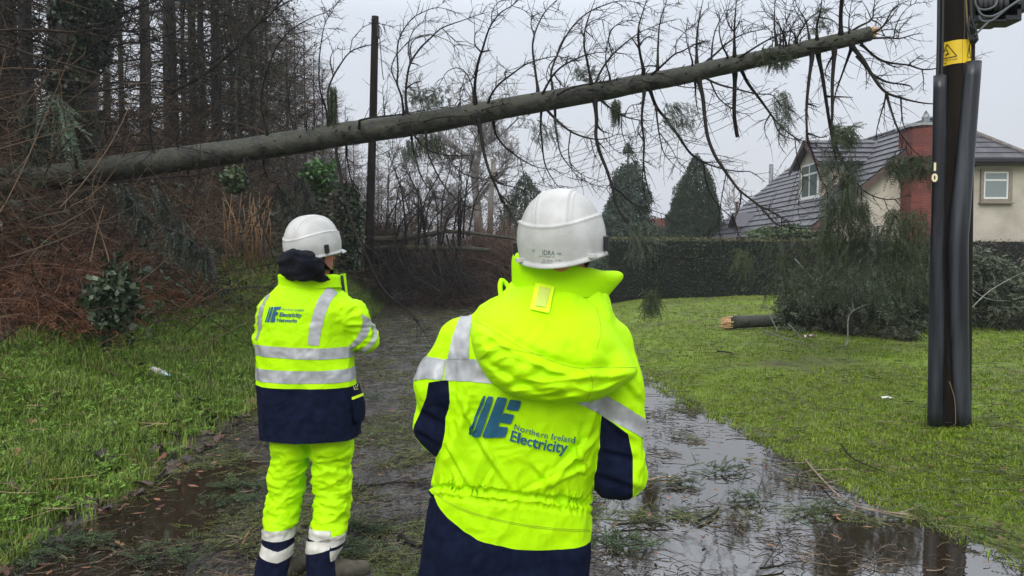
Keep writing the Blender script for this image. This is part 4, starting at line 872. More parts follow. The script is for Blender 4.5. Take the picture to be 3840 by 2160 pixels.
# hipped wing on the right
Hx0, Hx1, Hy, Hz, Hr = 13.7, 17.42, 24.7, 4.83, 15.56
hw_ = 1.86; hz = Hz+hw_*.80
b = MB(); b.add([(Hx0, Hy, Hz), (Hx1, Hy, Hz), (Hr, Hy+hw_, hz), (Hr, Hy+7, hz), (Hx1, Hy+7, Hz), (Hx0, Hy+7, Hz)], [(0, 1, 2)]).add([(Hx1, Hy, Hz), (Hx1, Hy+7, Hz), (Hr, Hy+7, hz), (Hr, Hy+hw_, hz), (Hx0, Hy, Hz), (Hx0, Hy+7, Hz)], [(0, 1, 2, 3), (5, 4, 3, 2)])
wr = b.build('wing_roof', m_blk, H)
b = MB(); sv = np.array([0, hw_, hz-Hz]); L_ = np.linalg.norm(sv); nr = int(L_/.33)
for i in range(nr):
    a0, a1 = i/nr, (i+1.1)/nr; x0, x1 = Hx0+(Hr-Hx0)*a0, Hx1+(Hr-Hx1)*a0
    xs = np.arange(x0, x1, .33)
    for xa in xs:
        xb = min(xa+.325, x1); p0_ = np.array([xa, Hy, Hz])+sv*a0; p1_ = np.array([xa, Hy, Hz])+sv*min(a1, 1); up = np.array([0, -.02, .03])
        b.add([p0_+up, p0_+up+[xb-xa, 0, 0], p1_+up*.3+[xb-xa, 0, 0], p1_+up*.3, p0_, p0_+[xb-xa, 0, 0]], [(0, 1, 2, 3), (4, 5, 1, 0)])
b.build('wing_tiles', m_tile, wr)
b = MB(); b.add(*tubes(np.array([(Hx1, Hy, Hz+.02), (Hr, Hy+hw_, hz+.03), (Hr, Hy+7, hz+.03)]), .085, 8)); b.build('hip_tiles', M('weathered hip tile', (.10, .085, .08), (.2, .18, .17), rough=.7, scale=9), wr)
b = MB(); b.box((Hx0, Hy-.11, Hz-.13), (Hx1+.1, Hy+.02, Hz-.01)); b.build('wing_gutter', m_blk, H, bevel=.02)
b = MB(); b.box((Hx0, Hy+.05, Hz-.19), (Hx1-.02, Yg+.1, Hz-.13)); b.build('soffit', m_fascia, H)
b = MB(); b.add(*tubes(spline([(15.35, Hy-.05, Hz-.12), (15.35, Hy, Hz-.25), (15.12, Yg+.0, Hz-.42), (15.08, Yg+.0, Hz-.7), (15.08, Yg+.0, -.2)], 5), .045, 8)); b.build('downpipe', m_blk, H, True)
wx, wz = W(3712, 0, Yg)[0], W(0, 752, Yg)[2]
window(H, (wx, Yg+.07, wz+.06), (1, 0, 0), (0, 0, 1), .84, .92, [(.07, .60, .77, .66)], .06)
b = MB(); b.box((wx-.10, Yg+.02, wz-.06), (wx, Yg+.1, wz+1.06)); b.box((wx+.84, Yg+.02, wz-.06), (wx+.96, Yg+.1, wz+1.06)); b.box((wx, Yg+.02, wz+.98), (wx+.84, Yg+.1, wz+1.06)); b.box((wx-.13, Yg-.05, wz-.10), (wx+1.0, Yg+.1, wz-.06)); b.box((wx, Yg+.02, wz-.06), (wx+.84, Yg+.1, wz+.055)); b.build('window_surround', m_sill, H)
# ---------------------------------------------------------------- poles, wires, hedge
m_pole = M('old creosoted pole', (.004, .003, .002), (.014, .010, .006), rough=.9, spec=.2, scale=14, bump=.006, bscale=30, stretch=(1, 1, .06), c3=(.014, .020, .005))
m_guard = M('weathered grey plastic guard', (.006, .007, .010), (.045, .052, .062), rough=.28, rough2=.5, scale=12, stretch=(1, 1, .06), bump=.002, bscale=30, detail=8, spec=.5)
m_cable = M('black cable', (.012, .012, .014), rough=.5)
m_cableg = M('grey cable', (.09, .10, .11), rough=.45)
m_yel = M('yellow warning plate', (.62, .42, .0), (.72, .50, .01), rough=.5, scale=12)
m_prt = M('black print', (.012, .01, .008), rough=.6)
m_cream = M('cream numeral', (.75, .68, .42), rough=.5)
Yp = 6.35
pole = thing('utility_pole', (W(3575, 1600, Yp)[0], Yp, .17), 'near wooden utility pole with yellow danger plates and grey plastic cable guards', 'utility pole')
pp = lambda u, v, dy=0: W(u, v, Yp+dy)
ax_ = lambda v: pp(np.interp(v, [-800, 0, 800, 1600], [3594, 3587, 3576, 3566]), v)
vs_ = np.linspace(-900, 1640, 24); P = np.array([ax_(v) for v in vs_]); rad = np.interp(vs_, [-900, 0, 1640], [.135, .138, .150])
V, Fq = tubes(P, rad[None], 40, True); b = MB(); b.add(V, Fq); pl = b.build('pole', m_pole, pole, True)
pb_ = BVHTree.FromPolygons([tuple(v) for v in V], [tuple(f) for f in Fq[0]])
def guard(pts, wpx, dy, seg=(-1.25, 1.25), name='cable_guard'):
    """half-round trunking strip: an open arc swept down the pole"""
    pts = np.array(pts, float); vv = np.linspace(pts[0, 1], pts[-1, 1], 26); uu = np.interp(vv, pts[:, 1], pts[:, 0]); ww = np.interp(vv, pts[:, 1], wpx)
    r_ = ww/2*Yp/F; a = np.linspace(seg[0]*1.35, seg[1]*1.35, 16); rows = []
    for u, v, r in zip(uu, vv, r_):
        c = pp(u, v, dy); rows.append(np.stack([c[0]+r*np.sin(a)*(1.0), c[1]-r*np.cos(a)*.9, c[2]+0*a], -1))
    G = np.array(rows); G[:, :, 0] += .002*noise(G*np.array([1, 1, 3]), 1.2, 5); m_, n_ = G.shape[:2]; i = np.arange(m_*n_).reshape(m_, n_)
    o = mesh(name, G.reshape(-1, 3), np.stack([i[:-1, :-1], i[:-1, 1:], i[1:, 1:], i[1:, :-1]], -1).reshape(-1, 4), m_guard, pole, True); s = o.modifiers.new('s', 'SOLIDIFY'); s.thickness = .004; return o
guard([(3524, 284), (3520, 700), (3512, 1100), (3508, 1595)], [42, 46, 50, 56], -.09)
guard([(3650, 232), (3622, 560), (3592, 900), (3596, 1200), (3602, 1400), (3613, 1595)], [52, 58, 66, 62, 56, 52], -.15)
guard([(3612, 1080), (3616, 1250), (3618, 1385)], [20, 26, 22], -.05)
for pts, r, m, d in (([(3524, -900), (3521, 0), (3516, 290), (3512, 500)], .014, m_cable, -.11), ([(3540, -900), (3536, 0), (3530, 300)], .012, m_cable, -.12), ([(3616, -900), (3617, 0), (3616, 150), (3616, 240), (3609, 420)], .012, m_cable, -.13),
                     ([(3628, -600), (3628, 60), (3622, 180), (3622, 290)], .008, m_cable, -.13), ([(3590, -400), (3620, -30), (3626, 60), (3632, 150)], .007, M('ochre cable', (.22, .17, .05), rough=.6), -.14), ([(3560, 1430), (3580, 1500), (3584, 1590)], .003, M('dead stalk', (.2, .15, .08)), -.19)):
    q = spline(pts, 8); b = MB(); b.add(*tubes(np.array([pp(u, v, d) for u, v in q]), r, 7)); b.build('cable', m, pole, True)
# danger plates wrap the pole
def on_pole(UV, off=.004): return project_on(pb_, UV, off)
def plate(u0, u1, v00, v01, sag, name='warning_plate'):
    n_ = 14; s = np.linspace(0, 1, n_); top = np.stack([u0+(u1-u0)*s, v00+sag*(1-s)**1.6], -1); bot = np.stack([u0+(u1-u0)*s, v01+sag*(1-s)**1.6], -1)
    g = on_pole(np.concatenate([top, bot])); k = np.arange(n_-1); return mesh(name, g, np.stack([k, k+n_, k+n_+1, k+1], -1), m_yel, pole, True)
pl1 = plate(3531, 3608, 148, 236, 15); pl2 = plate(3626, 3640, 150, 238, 0)
pl3 = plate(3609, 3625, 148, 236, 0)
def stroke(pts, wd):
    sh = []
    for a, c in zip(pts[:-1], pts[1:]):
        a, c = np.array(a, float), np.array(c, float); n_ = nrm((c-a)[None])[0][::-1]*[-1, 1]*wd/2; sh.append(quadpatch(a-n_, a+n_, c+n_, c-n_, 3, 1))
    return sh
def d2(name, shapes, par, off=.0065): return decal(name, pb_, shapes, m_prt, par, off)
d2('warning_symbol', stroke([(3533, 216), (3553, 167), (3588, 211), (3533, 222), (3533, 214)], 3.6)+stroke([(3553, 183), (3549, 192), (3556, 190), (3553, 202)], 2.2)+stroke([(3544, 207), (3552, 203), (3561, 199), (3556, 203), (3548, 212)], 2.2)+stroke([(3561, 203), (3550, 206)], 1.8), pl1)
sh = []
for s_, x0, x1, y in (('DANGER OF DEATH', 3533, 3589, 231), ('NIE', 3541, 3551, 241)):
    Vt, T2 = text_mesh(s_, 1, .01); k_ = (x1-x0)/Vt[:, 0].max(); sh.append((np.stack([x0+Vt[:, 0]*k_, y-.13*Vt[:, 0]*k_-Vt[:, 1]*k_*1.1], -1), T2))
d2('lettering', sh, pl1)
d2('warning_symbol', stroke([(3627, 212), (3633, 165), (3638, 218), (3627, 214)], 2.2)+stroke([(3633, 180), (3631, 190), (3634, 190), (3632, 203)], 1.6), pl2)
# number plate 1 0 on the left side, half behind the guard
b = MB(); tr = lambda v: v+pp(3510, 646, -.165); b.box((-.03, 0, -.085), (.033, .01, .0), lambda v: v+pp(3510, 646, -.165)); b.box((-.03, 0, .003), (.033, .01, .088), lambda v: v+pp(3510, 646, -.165)); np_ = b.build('number_plate', m_blackp, pole)
for s_, zz in (('1', .015), ('0', -.075)):
    Vt, T2 = text_mesh(s_, .088, .004); Vt[:, 0] -= Vt[:, 0].mean(); o3 = pp(3510, 646, -.165); mesh('numeral', np.stack([Vt[:, 0]*1.1-.012+o3[0], 0*Vt[:, 0]+o3[1]-.004, Vt[:, 1]+zz+o3[2]], -1), T2, m_cream, np_)
# cable termination assembly at the top right
b = MB()
for lo, hi in (((3645, -60), (3765, 62)), ((3652, 30), (3720, 84)), ((3700, 40), (3775, 78)), ((3760, -40), (3802, 40))):
    p0_, p1_ = pp(lo[0], hi[1], -.12), pp(hi[0], lo[1], .08); b.box(tuple(np.minimum(p0_, p1_)), tuple(np.maximum(p0_, p1_)))
eq = b.build('switchgear', m_blackp, pole, bevel=.012)
for u0 in (3672, 3690, 3708, 3727, 3746, 3768):
    b = MB(); b.add(*tubes(np.array([pp(u0, -60, -.14), pp(u0+4, 10, -.17), pp(u0+6, 40, -.15)]), [[.018, .022, .012]], 8, True)); b.build('cable_gland', M('gland', (.05, .05, .055), rough=.35), eq, True)
for pts, r in (([(3655, -40), (3660, 20), (3690, 37), (3730, 22), (3745, -20)], .009), ([(3664, 25), (3680, 55), (3715, 62), (3750, 48), (3800, 15), (3835, -10)], .010), ([(3668, 60), (3682, 78), (3706, 80), (3730, 70), (3790, 22), (3842, -8)], .009), ([(3640, -40), (3642, 60), (3650, 95), (3660, 120), (3656, 135)], .012), ([(3660, 128), (3690, 98), (3712, 76)], .009), ([(3638, 90), (3645, 105), (3665, 90)], .008), ([(3636, 60), (3632, 110), (3640, 150)], .009)):
    b = MB(); b.add(*tubes(np.array([pp(u, v, -.19) for u, v in spline(pts, 8)]), r, 8)); b.build('cable', m_cableg if pts[0][0] > 3650 else m_cable, pole, True)
b = MB(); b.add(*tubes(np.array([pp(3652, 132, -.15), pp(3652, 150, -.15), pp(3647, 165, -.14)]), [[.03, .036, .02]], 10, True)); b.build('clamp', m_blackp, pole, True); b = MB(); b.add(*tubes(np.array([pp(3774, 58, -.1), pp(3774, 68, -.1), pp(3774, 80, -.1)]), [[.012, .017, .017]], 10, True)); b.build('clamp', m_blackp, pole, True)
# further poles
fp = thing('utility_pole', (*W(1395, 954, 21)[:2], 1.0), 'slim dark utility pole standing above the left bank, small box at its top', 'utility pole')
b = MB(); b.add(*tubes(np.array([W(1407, 62, 21), W(1400, 400, 21), W(1388, 790, 21), W(1384, 1000, 21)]), [[.10, .11, .12, .13]], 12, True)); b.build('pole', m_pole, fp, True)
p0_, p1_ = W(1413, 138, 20.8), W(1425, 98, 21.0); b = MB(); b.box(tuple(np.minimum(p0_, p1_)), tuple(np.maximum(p0_, p1_))); b.build('fuse_box', m_blackp, fp, bevel=.01)
b = MB(); b.box(*[tuple(q) for q in np.sort([W(1384, 88, 21), W(1422, 84, 20.9)], 0)]); b.build('crossarm', m_blackp, fp)
for pts in ([(1415, 90), (1430, 112), (1428, 140)], [(1396, 84), (1393, 74), (1402, 66)], [(1424, 140), (1434, 270), (1440, 300)]):
    b = MB(); b.add(*tubes(np.array([W(u, v, 20.8) for u, v in spline(pts, 5)]), .012, 5)); b.build('cable', m_cable, fp)
fp = thing('utility_pole', (*W(1846, 954, 38)[:2], .6), 'small grey wooden pole far off in front of the bare tree', 'utility pole')
b = MB(); b.add(*tubes(np.array([W(1852, 596, 38), W(1840, 760, 38), W(1836, 950, 38)]), [[.13, .14, .15]], 10, True)); b.build('pole', M('grey pole', (.13, .12, .10), (.18, .17, .14), rough=.8, scale=10), fp, True)
# overhead wires converge from the far pole area to beyond the right of the frame
for i, (u0, v0, u1, v1, lab) in enumerate([(1990, 605, 2760, 322, 'topmost'), (1985, 622, 2775, 345, 'second'), (2000, 645, 2780, 372, 'third'), (2150, 640, 2800, 392, 'fourth'), (2170, 700, 2810, 415, 'fifth'), (2000, 690, 2560, 555, 'lowest')]):
    A, B = W(u0, v0, 60), W(2760+(u1-2700)*1.7, 318+(v1-318)*.5, 9.75); t_ = np.linspace(-.12, 1 if i < 5 else .8, 30)[:, None]; P = A+(B-A)*t_; P[:, 2] -= .8*(t_[:, 0]*(1-t_[:, 0])).clip(-.2)
    o = mesh('overhead_wire', *tubes(P, np.interp(t_[:, 0], [0, 1, 2], [.020, .004, .004])[None], 4), m_cable); tag(o, '%s of the thin overhead wires crossing the sky above the evergreens' % lab, 'wire', 'overhead wires')
# ---- hedge
m_hedge = M('hedge leaf', (.010, .026, .008), (.042, .080, .022), rough=.5, scale=.7, island=True, transl=.12)
m_hedgeb = M('bare brown hedge', (.022, .015, .009), (.065, .048, .026), rough=.7, scale=1, island=True)
m_core = M('hedge core', (.004, .006, .003), rough=1)
m_moss = M('hedge top clippings', (.07, .075, .025), (.13, .11, .045), rough=.7, scale=1.5, island=True)
def hedge(name, x0, x1, y0, y1, zt, split, label, dens=330, seed=5):
    root = thing(name, ((x0+x1)/2, (y0+y1)/2, .3), label, 'hedge'); r = rs(seed)
    b = MB(); b.box((x0+.12, y0+.12, -.1), (x1-.12, y1-.12, zt(x0)-.12)); b.build('hedge_core', m_core, root)
    n = int((x1-x0)*2.2*dens); x = r.uniform(x0, x1, n); z = r.uniform(0, 1, n)*(zt(x)-.25)+.25; P = np.stack([x, 0*x, z], -1)
    y = y0+.10*noise(np.stack([x, z], -1), 1.3, seed)+.07*noise(np.stack([x, z], -1), 4, seed+1)+r.normal(size=n)*.03; P[:, 1] = y
    g = (x+1.3*noise(P, .6, 4) < split)
    V, Fq = leaves(r, P[g], .05, .4); mesh('foliage', V, Fq, m_hedge, root)
    if (~g).sum() > 50: V, Fq = leaves(r, P[~g], .055, .3); mesh('bare_foliage', V, Fq, m_hedgeb, root)
    m = int((x1-x0)*(y1-y0)*dens*.9); x = r.uniform(x0, x1, m); y = r.uniform(y0, y1, m); P = np.stack([x, y, zt(x)+.03*r.normal(size=m)+.04*noise(np.stack([x, y], -1), 1, 2)], -1); V, Fq = leaves(r, P, .05); mesh('hedge_top', V, Fq, m_moss, root)
    for xe in (x0,):
        m = int(2.2*(y1-y0)*dens); P = np.stack([xe+.04*r.normal(size=m), r.uniform(y0, y1, m), r.uniform(.2, zt(xe), m)], -1); V, Fq = leaves(r, P, .06); mesh('foliage', V, Fq, m_hedge, root)
    st = []
    return root
ztop = lambda x: 2.19-.012*(np.asarray(x)-3)
hedge('hedge', 3.1, 21, 24.1, 25.0-.9+.75, ztop, 8.6, 'long clipped dark hedge at the back of the lawn, brown and bare towards the right')
# bushy green mound on top of the hedge in front of the roof
def bush(name, u0, u1, v0, v1, Y, dep, n, mat, label, size=.07, cat='bush', seed=1, core=True, droop=.2):
    r = rs(seed); c = (W(u0, v0, Y)+W(u1, v1, Y))/2; rx = abs(W(u1, v0, Y)[0]-W(u0, v0, Y)[0])/2; rz = abs(W(u0, v0, Y)[2]-W(u0, v1, Y)[2])/2
    root = thing(name, (c[0], Y, c[2]-rz), label, cat)
    d = nrm(r.normal(size=(n, 3))); rr_ = (.80+.35*noise(d*1.0+seed, 2.2, seed)+.18*noise(d, 6, seed))*(1-.35*r.random(n)**2)
    P = c+d*rr_[:, None]*np.array([rx, dep, rz])*1.12; V, Fq = leaves(r, P, size, droop); mesh('foliage', V, Fq, mat, root)
    if core:
        d2_ = nrm(rs(1).normal(size=(200, 3))); b = MB(); k = tubes(np.array([c-[0, 0, rz], c+[0, 0, rz*.6]]), .06, 6); b.add(*k)
        for q in d2_[:26]: b.add(*tubes(spline([c-[0, 0, rz*.8], c+q*np.array([rx, dep, rz])*.45, c+q*np.array([rx, dep, rz])*.9], 3), .015, 4))
        b.build('stem', m_hedgeb, root)
    return root
m_laurel = M('laurel leaf', (.03, .06, .018), (.09, .12, .05), rough=.4, scale=3, island=True, transl=.1)
bush('laurel_bush', 2790, 3130, 842, 925, 25.6, 1.0, 6500, m_laurel, 'light green laurel rising above the hedge in front of the house roof', .08, seed=3)
# ---------------------------------------------------------------- the fallen tree across the lane
m_bark = M('wet grey fir bark', (.010, .011, .007), (.056, .059, .040), rough=.5, rough2=.8, scale=8, bump=.02, bscale=22, detail=9, stretch=(1, 1, 1), c3=(.042, .052, .022))
m_limb = M('dark wet branch', (.006, .005, .004), (.017, .014, .010), rough=.75, spec=.25, scale=7, bump=.002, bscale=60, c3=(.025, .030, .014))
m_collar = M('dark wrinkled collar bark', (.012, .013, .009), (.035, .036, .025), rough=.8, scale=14, bump=.012, bscale=40)
m_break = M('split fresh wood', (.45, .26, .12), (.62, .42, .22), rough=.7, scale=22, stretch=(1, 1, .2))
m_needle = M('dull conifer needles', (.020, .032, .012), (.060, .080, .030), rough=.55, scale=1.2, island=True, transl=.2)
m_needleg = M('grey green needles', (.030, .042, .026), (.085, .105, .065), rough=.5, scale=1.2, island=True, transl=.15)
TRK = np.array([(40, 690, 108, 11.0), (170, 668, 104, 10.7), (300, 652, 103, 10.5), (640, 602, 96, 10.3), (900, 565, 94, 10.15), (1280, 506, 92, 9.95), (1600, 459, 87, 9.8), (1920, 402, 80, 9.7), (2240, 344, 76, 9.6), (2560, 283, 68, 9.5), (2880, 213, 63, 9.45), (3100, 165, 60, 9.4), (3262, 127, 55, 9.35)], float)
def trk(u): return np.array([np.interp(u, TRK[:, 0], TRK[:, k]) for k in range(4)])
def build_fallen():
    root = thing('fallen_tree', (-7, 10.7, 2.4), 'long bare fallen fir leaning right across the lane overhead, its end snapped off', 'tree')
    us = np.linspace(40, 3262, 90); q = np.array([trk(u) for u in us]); C = np.array([W(a, b, d) for (a, b, c, d) in q]); rad = q[:, 2]/2*q[:, 3]/F*.94
    C += .012*np.stack([0*us, noise(np.stack([us/260, us*0], -1)), noise(np.stack([us/200, us*0+3], -1))], -1)
    K = 48; T = nrm(np.gradient(C, axis=0)); A = nrm(np.cross(T, [0, 0, 1.])); B = np.cross(T, A); a = np.arange(K)*2*np.pi/K
    dirs = A[:, None]*np.cos(a)[None, :, None]+B[:, None]*np.sin(a)[None, :, None]
    V = C[:, None]+dirs*rad[:, None, None]; V = V+dirs*(.006*noise(V, 7, 1)+.004*noise(V*np.array([3, 1, 1]), 12, 2))[..., None]
    nk = len(us); i = np.arange(nk*K).reshape(nk, K); j = np.roll(i, -1, 1)
    Fq = np.stack([i[:-1], j[:-1], j[1:], i[1:]], -1).reshape(-1, 4); trunk = mesh('trunk', V.reshape(-1, 3), Fq, m_bark, root, True)
    r = rs(21)   # splintered end
    b = MB(); e = C[-1]; t = T[-1]
    for k in range(26):
        an = r.random()*2*np.pi; rr = rad[-1]*math.sqrt(r.random())*.8; o = A[-1]*math.cos(an)*rr+B[-1]*math.sin(an)*rr; ln = .03+.10*r.random()*(1 if math.sin(an) < .2 else .6)
        b.add(*tubes(np.array([e-t*.05+o, e+t*ln*.5+o*1.02, e+t*ln+o*1.05]), [[.024, .018, .003]], 5))
    b.build('broken_end', m_break, root)
    Rg = {0: (0, 0, .5246), 1: (640, 0, .5246), 2: (1280, 0, .5246), 3: (1920, 0, .5246), 4: (2560, 0, .5246), 5: (2880, 0, .5246), 6: (500, 550, .4487), 7: (1200, 600, .427), 8: (2250, 500, .4142), 9: (2600, 400, .359), 'B': (3100, 400, .359)}
    # limbs: (radius px, depth drift m, [(region, points)...], [forks]) traced from the photograph
    X = []; knots = []
    def L(rad_, dz, *segs, forks=()): X.append((rad_, dz, segs, forks))
    L(6, -.5, (0, [(545, 1250), (545, 1180), (545, 1060), (530, 940), (535, 800), (575, 680)]), forks=[(0, [(545, 1060), (620, 990), (700, 930), (850, 870), (980, 870)]), (0, [(540, 920), (600, 840), (660, 765)])])
    L(6, -.6, (0, [(1105, 1110), (1080, 1000), (1075, 880), (1110, 800), (1160, 720), (1225, 640)]))
    L(6.5, -.35, (0, [(550, 1075), (850, 1045), (1080, 1030), (1220, 1045)]), (1, [(130, 1060), (300, 1100), (430, 1140)]))
    L(7, -.3, (0, [(540, 1270), (760, 1310), (880, 1300), (1220, 1265)]), (1, [(200, 1250), (380, 1210), (500, 1190)]))
    L(3, -.3, (0, [(745, 1110), (720, 1000), (700, 900)])); L(3, -.4, (0, [(885, 1100), (875, 1000), (930, 900)]))
    L(4, -.4, (1, [(60, 1080), (40, 990), (95, 880)]), forks=[(1, [(50, 1030), (120, 980), (180, 920)])])
    L(8, .5, (1, [(490, 1000), (470, 850), (480, 740), (520, 680), (600, 600), (670, 540)]), forks=[(1, [(480, 760), (460, 600), (480, 500), (490, 330), (530, 230), (590, 170)])])
    L(7, -.7, (1, [(690, 950), (660, 830), (645, 740), (665, 600), (700, 480), (740, 370), (790, 290), (880, 200), (1000, 130), (1120, 80), (1240, -20)]), forks=[(1, [(645, 740), (620, 660), (640, 560), (670, 500)]), (1, [(780, 300), (900, 240), (1040, 210), (1200, 200)])])
    L(6.5, .6, (1, [(880, 920), (850, 800), (845, 680), (865, 560), (920, 430), (1000, 350), (1080, 290)]), forks=[(1, [(920, 430), (885, 480), (760, 440)]), (1, [(865, 560), (960, 530), (1020, 440)])])
    L(6.5, -.5, (1, [(1125, 890), (1110, 780), (1070, 650), (1060, 500), (1070, 350), (1100, 180), (1150, 90), (1205, -10)]), forks=[(1, [(1095, 200), (1120, 110), (1190, 30)]), (1, [(1110, 760), (1060, 680), (1040, 620)])])
    L(8, .4, (1, [(1145, 910), (1130, 800), (1125, 660), (1155, 560), (1220, 450)]), (2, [(60, 375), (130, 340), (220, 320), (300, 330), (390, 385)]), forks=[(2, [(60, 375), (80, 280), (100, 260), (150, 200), (220, 170), (300, 175), (360, 195), (440, 240)]), (1, [(1160, 540), (1140, 440), (1160, 370), (1210, 340)])])
    L(3, -.5, (1, [(970, 910), (980, 800), (1000, 740)])); L(3, -.4, (1, [(1015, 940), (1050, 820), (1100, 770), (1000, 800), (870, 825)]))
    L(6, -.8, (1, [(515, 1090), (570, 1150), (640, 1190), (740, 1190)]))
    L(8, -.9, (6, [(930, 110), (960, 230), (1000, 380), (1040, 520), (1085, 690), (1095, 870), (1120, 1000), (1175, 1090), (1240, 1150)]), forks=[(6, [(1100, 700), (1150, 850), (1190, 1000), (1110, 1000)]), (6, [(1060, 600), (1000, 700), (990, 820)])])
    L(5, .5, (6, [(1090, 160), (1130, 270), (1210, 330), (1260, 450), (1310, 550), (1400, 660)]), forks=[(6, [(1210, 330), (1170, 480), (1190, 600)])])
    L(4, -.5, (6, [(380, 240), (500, 420), (620, 540), (700, 660)])); L(4, .3, (6, [(460, 240), (540, 380), (640, 560), (760, 720), (840, 900)]))
    L(10, -1.4, (1, [(1180, 1000), (1185, 1100), (1215, 1250)]), (7, [(210, 330), (260, 480), (310, 640), (390, 800), (450, 930), (520, 1080), (620, 1200), (760, 1311), (840, 1400), (905, 1500), (985, 1640)]), forks=[(7, [(430, 900), (500, 1010), (640, 1150), (760, 1210), (860, 1260)]), (7, [(450, 920), (560, 920), (660, 880), (700, 860)]), (7, [(230, 400), (150, 360), (20, 320)]), (7, [(640, 1150), (760, 1180), (870, 1150)])])
    L(5, .6, (7, [(235, -40), (240, 0), (270, 160), (330, 320), (420, 450), (540, 570), (600, 660)]))
    L(7, -.6, (2, [(445, 800), (430, 690), (400, 600), (405, 500), (400, 350), (430, 240), (510, 130), (600, 80), (680, 55), (770, 70), (820, 100)]), forks=[(2, [(680, 55), (730, 20), (790, -10)]), (2, [(400, 600), (370, 540), (360, 480), (390, 400), (470, 310), (550, 260), (640, 250), (760, 290), (830, 350), (848, 430)])])
    L(9, .6, (2, [(470, 800), (460, 690), (470, 560), (495, 450), (560, 350), (640, 270), (720, 200), (870, 145), (1000, 100), (1060, 85)]), forks=[(2, [(480, 440), (470, 330), (510, 220), (600, 150), (700, 165)]), (2, [(490, 430), (490, 330), (540, 270), (640, 250)]), (2, [(720, 200), (780, 260), (840, 310), (885, 360)]), (2, [(500, 450), (540, 460), (570, 478)]), (2, [(465, 640), (510, 600), (570, 575)])])
    L(10, -.7, (2, [(960, 730), (955, 600), (980, 440), (1010, 350), (1040, 250), (1075, 170), (1140, 90), (1220, 40), (1300, -30)]), forks=[(2, [(1000, 380), (955, 320), (960, 240), (1010, 200)]), (2, [(1075, 170), (1080, 80), (1130, 10), (1200, -5)]), (2, [(1220, 40), (1320, 80), (1400, 140), (1430, 200)]), (2, [(1000, 380), (1050, 362), (1080, 365)])])
    L(5, .3, (2, [(945, 700), (930, 600), (890, 520), (830, 485), (760, 510), (720, 570), (680, 640), (670, 700)]), forks=[(2, [(890, 520), (870, 600), (890, 680)])])
    L(7, -.9, (2, [(1050, 740), (1070, 680), (1130, 600), (1220, 530)]), (3, [(100, 460), (200, 425), (300, 405), (400, 415), (470, 440)]), forks=[(3, [(90, 465), (95, 430), (112, 375)]), (2, [(1170, 560), (1165, 520), (1190, 485)])])
    L(4, .3, (2, [(310, 820), (300, 700), (300, 620), (350, 530)])); L(4, .5, (2, [(850, 750), (850, 650), (880, 600), (940, 560), (970, 440)]))
    L(6, -.3, (2, [(130, 860), (220, 840), (400, 820), (640, 780), (820, 750)])); L(5, -.35, (2, [(590, 870), (700, 840), (830, 830), (940, 835), (980, 865)])); L(5, -.4, (2, [(1000, 790), (1100, 760), (1220, 735)])); L(4, -.3, (2, [(400, 890), (480, 875), (600, 870)]))
    L(8, -.6, (2, [(495, 910), (530, 980), (620, 1070), (760, 1110), (940, 1110)]), forks=[(2, [(770, 1115), (810, 1190), (870, 1240), (960, 1275), (1050, 1265), (1120, 1290), (1200, 1305)])])
    L(8, .5, (2, [(500, 960), (515, 1080), (540, 1170), (570, 1260), (620, 1340), (700, 1430)]))
    L(7, -.8, (2, [(605, 960), (615, 1080), (650, 1170), (710, 1290), (780, 1390)]), (7, [(1150, 290), (1230, 380), (1390, 445)]))
    L(12, -.9, (2, [(985, 860), (1000, 970), (1020, 1090), (1060, 1230), (1110, 1340), (1150, 1449)]), (7, [(1580, 300), (1650, 440), (1730, 560), (1745, 640)]), forks=[(7, [(1500, 130), (1580, 200), (1660, 195)]), (7, [(1580, 300), (1700, 400), (1850, 402)]), (2, [(1075, 1250), (1130, 1310), (1240, 1340), (1330, 1380)])])
    L(8, .7, (2, [(1090, 890), (1110, 970), (1160, 1040), (1220, 1090)]), (3, [(70, 1140), (180, 1195), (310, 1210)]), forks=[(3, [(180, 1195), (220, 1280), (300, 1350)]), (3, [(310, 1210), (380, 1260), (460, 1285), (560, 1310), (640, 1340)]), (3, [(60, 1140), (90, 1250), (150, 1330), (215, 1300)])])
    L(7, -.2, (2, [(975, 890), (980, 950), (985, 1010)]))
    L(9, .6, (3, [(185, 640), (165, 500), (148, 360), (155, 270), (190, 170), (240, 80), (320, 0), (380, -60)]), forks=[(3, [(145, 260), (130, 160), (170, 105), (230, 110)]), (3, [(270, 40), (330, 70), (390, 110)]), (3, [(240, 80), (225, 20), (245, 5)])])
    L(8, -.8, (3, [(215, 680), (250, 610), (300, 530), (380, 460), (500, 405), (600, 378), (690, 370)]), forks=[(3, [(375, 460), (395, 420), (410, 375)]), (3, [(300, 530), (370, 620), (375, 560)])])
    L(7, .7, (3, [(290, 630), (280, 520), (320, 400), (380, 270), (460, 160), (560, 80), (680, 30), (750, 10), (850, 10), (960, 40), (1050, 100)]), forks=[(3, [(380, 440), (380, 340), (410, 250), (470, 210), (510, 200)]), (3, [(740, 12), (820, 60), (880, 130)]), (3, [(320, 400), (260, 480), (250, 560), (300, 640)])])
    L(9, -.5, (3, [(565, 580), (540, 450), (515, 320), (525, 200), (560, 90), (600, -20)]), forks=[(3, [(540, 200), (580, 150), (650, 140), (710, 180)]), (3, [(510, 260), (495, 220), (505, 150)]), (3, [(540, 220), (590, 280), (610, 340)])])
    L(8, .7, (3, [(600, 590), (640, 500), (720, 390), (820, 300), (920, 230), (1020, 185), (1080, 155)]), forks=[(3, [(740, 380), (800, 385), (850, 388)]), (3, [(720, 390), (690, 290), (720, 200), (830, 150), (890, 145)]), (3, [(920, 230), (940, 270), (1030, 260)])])
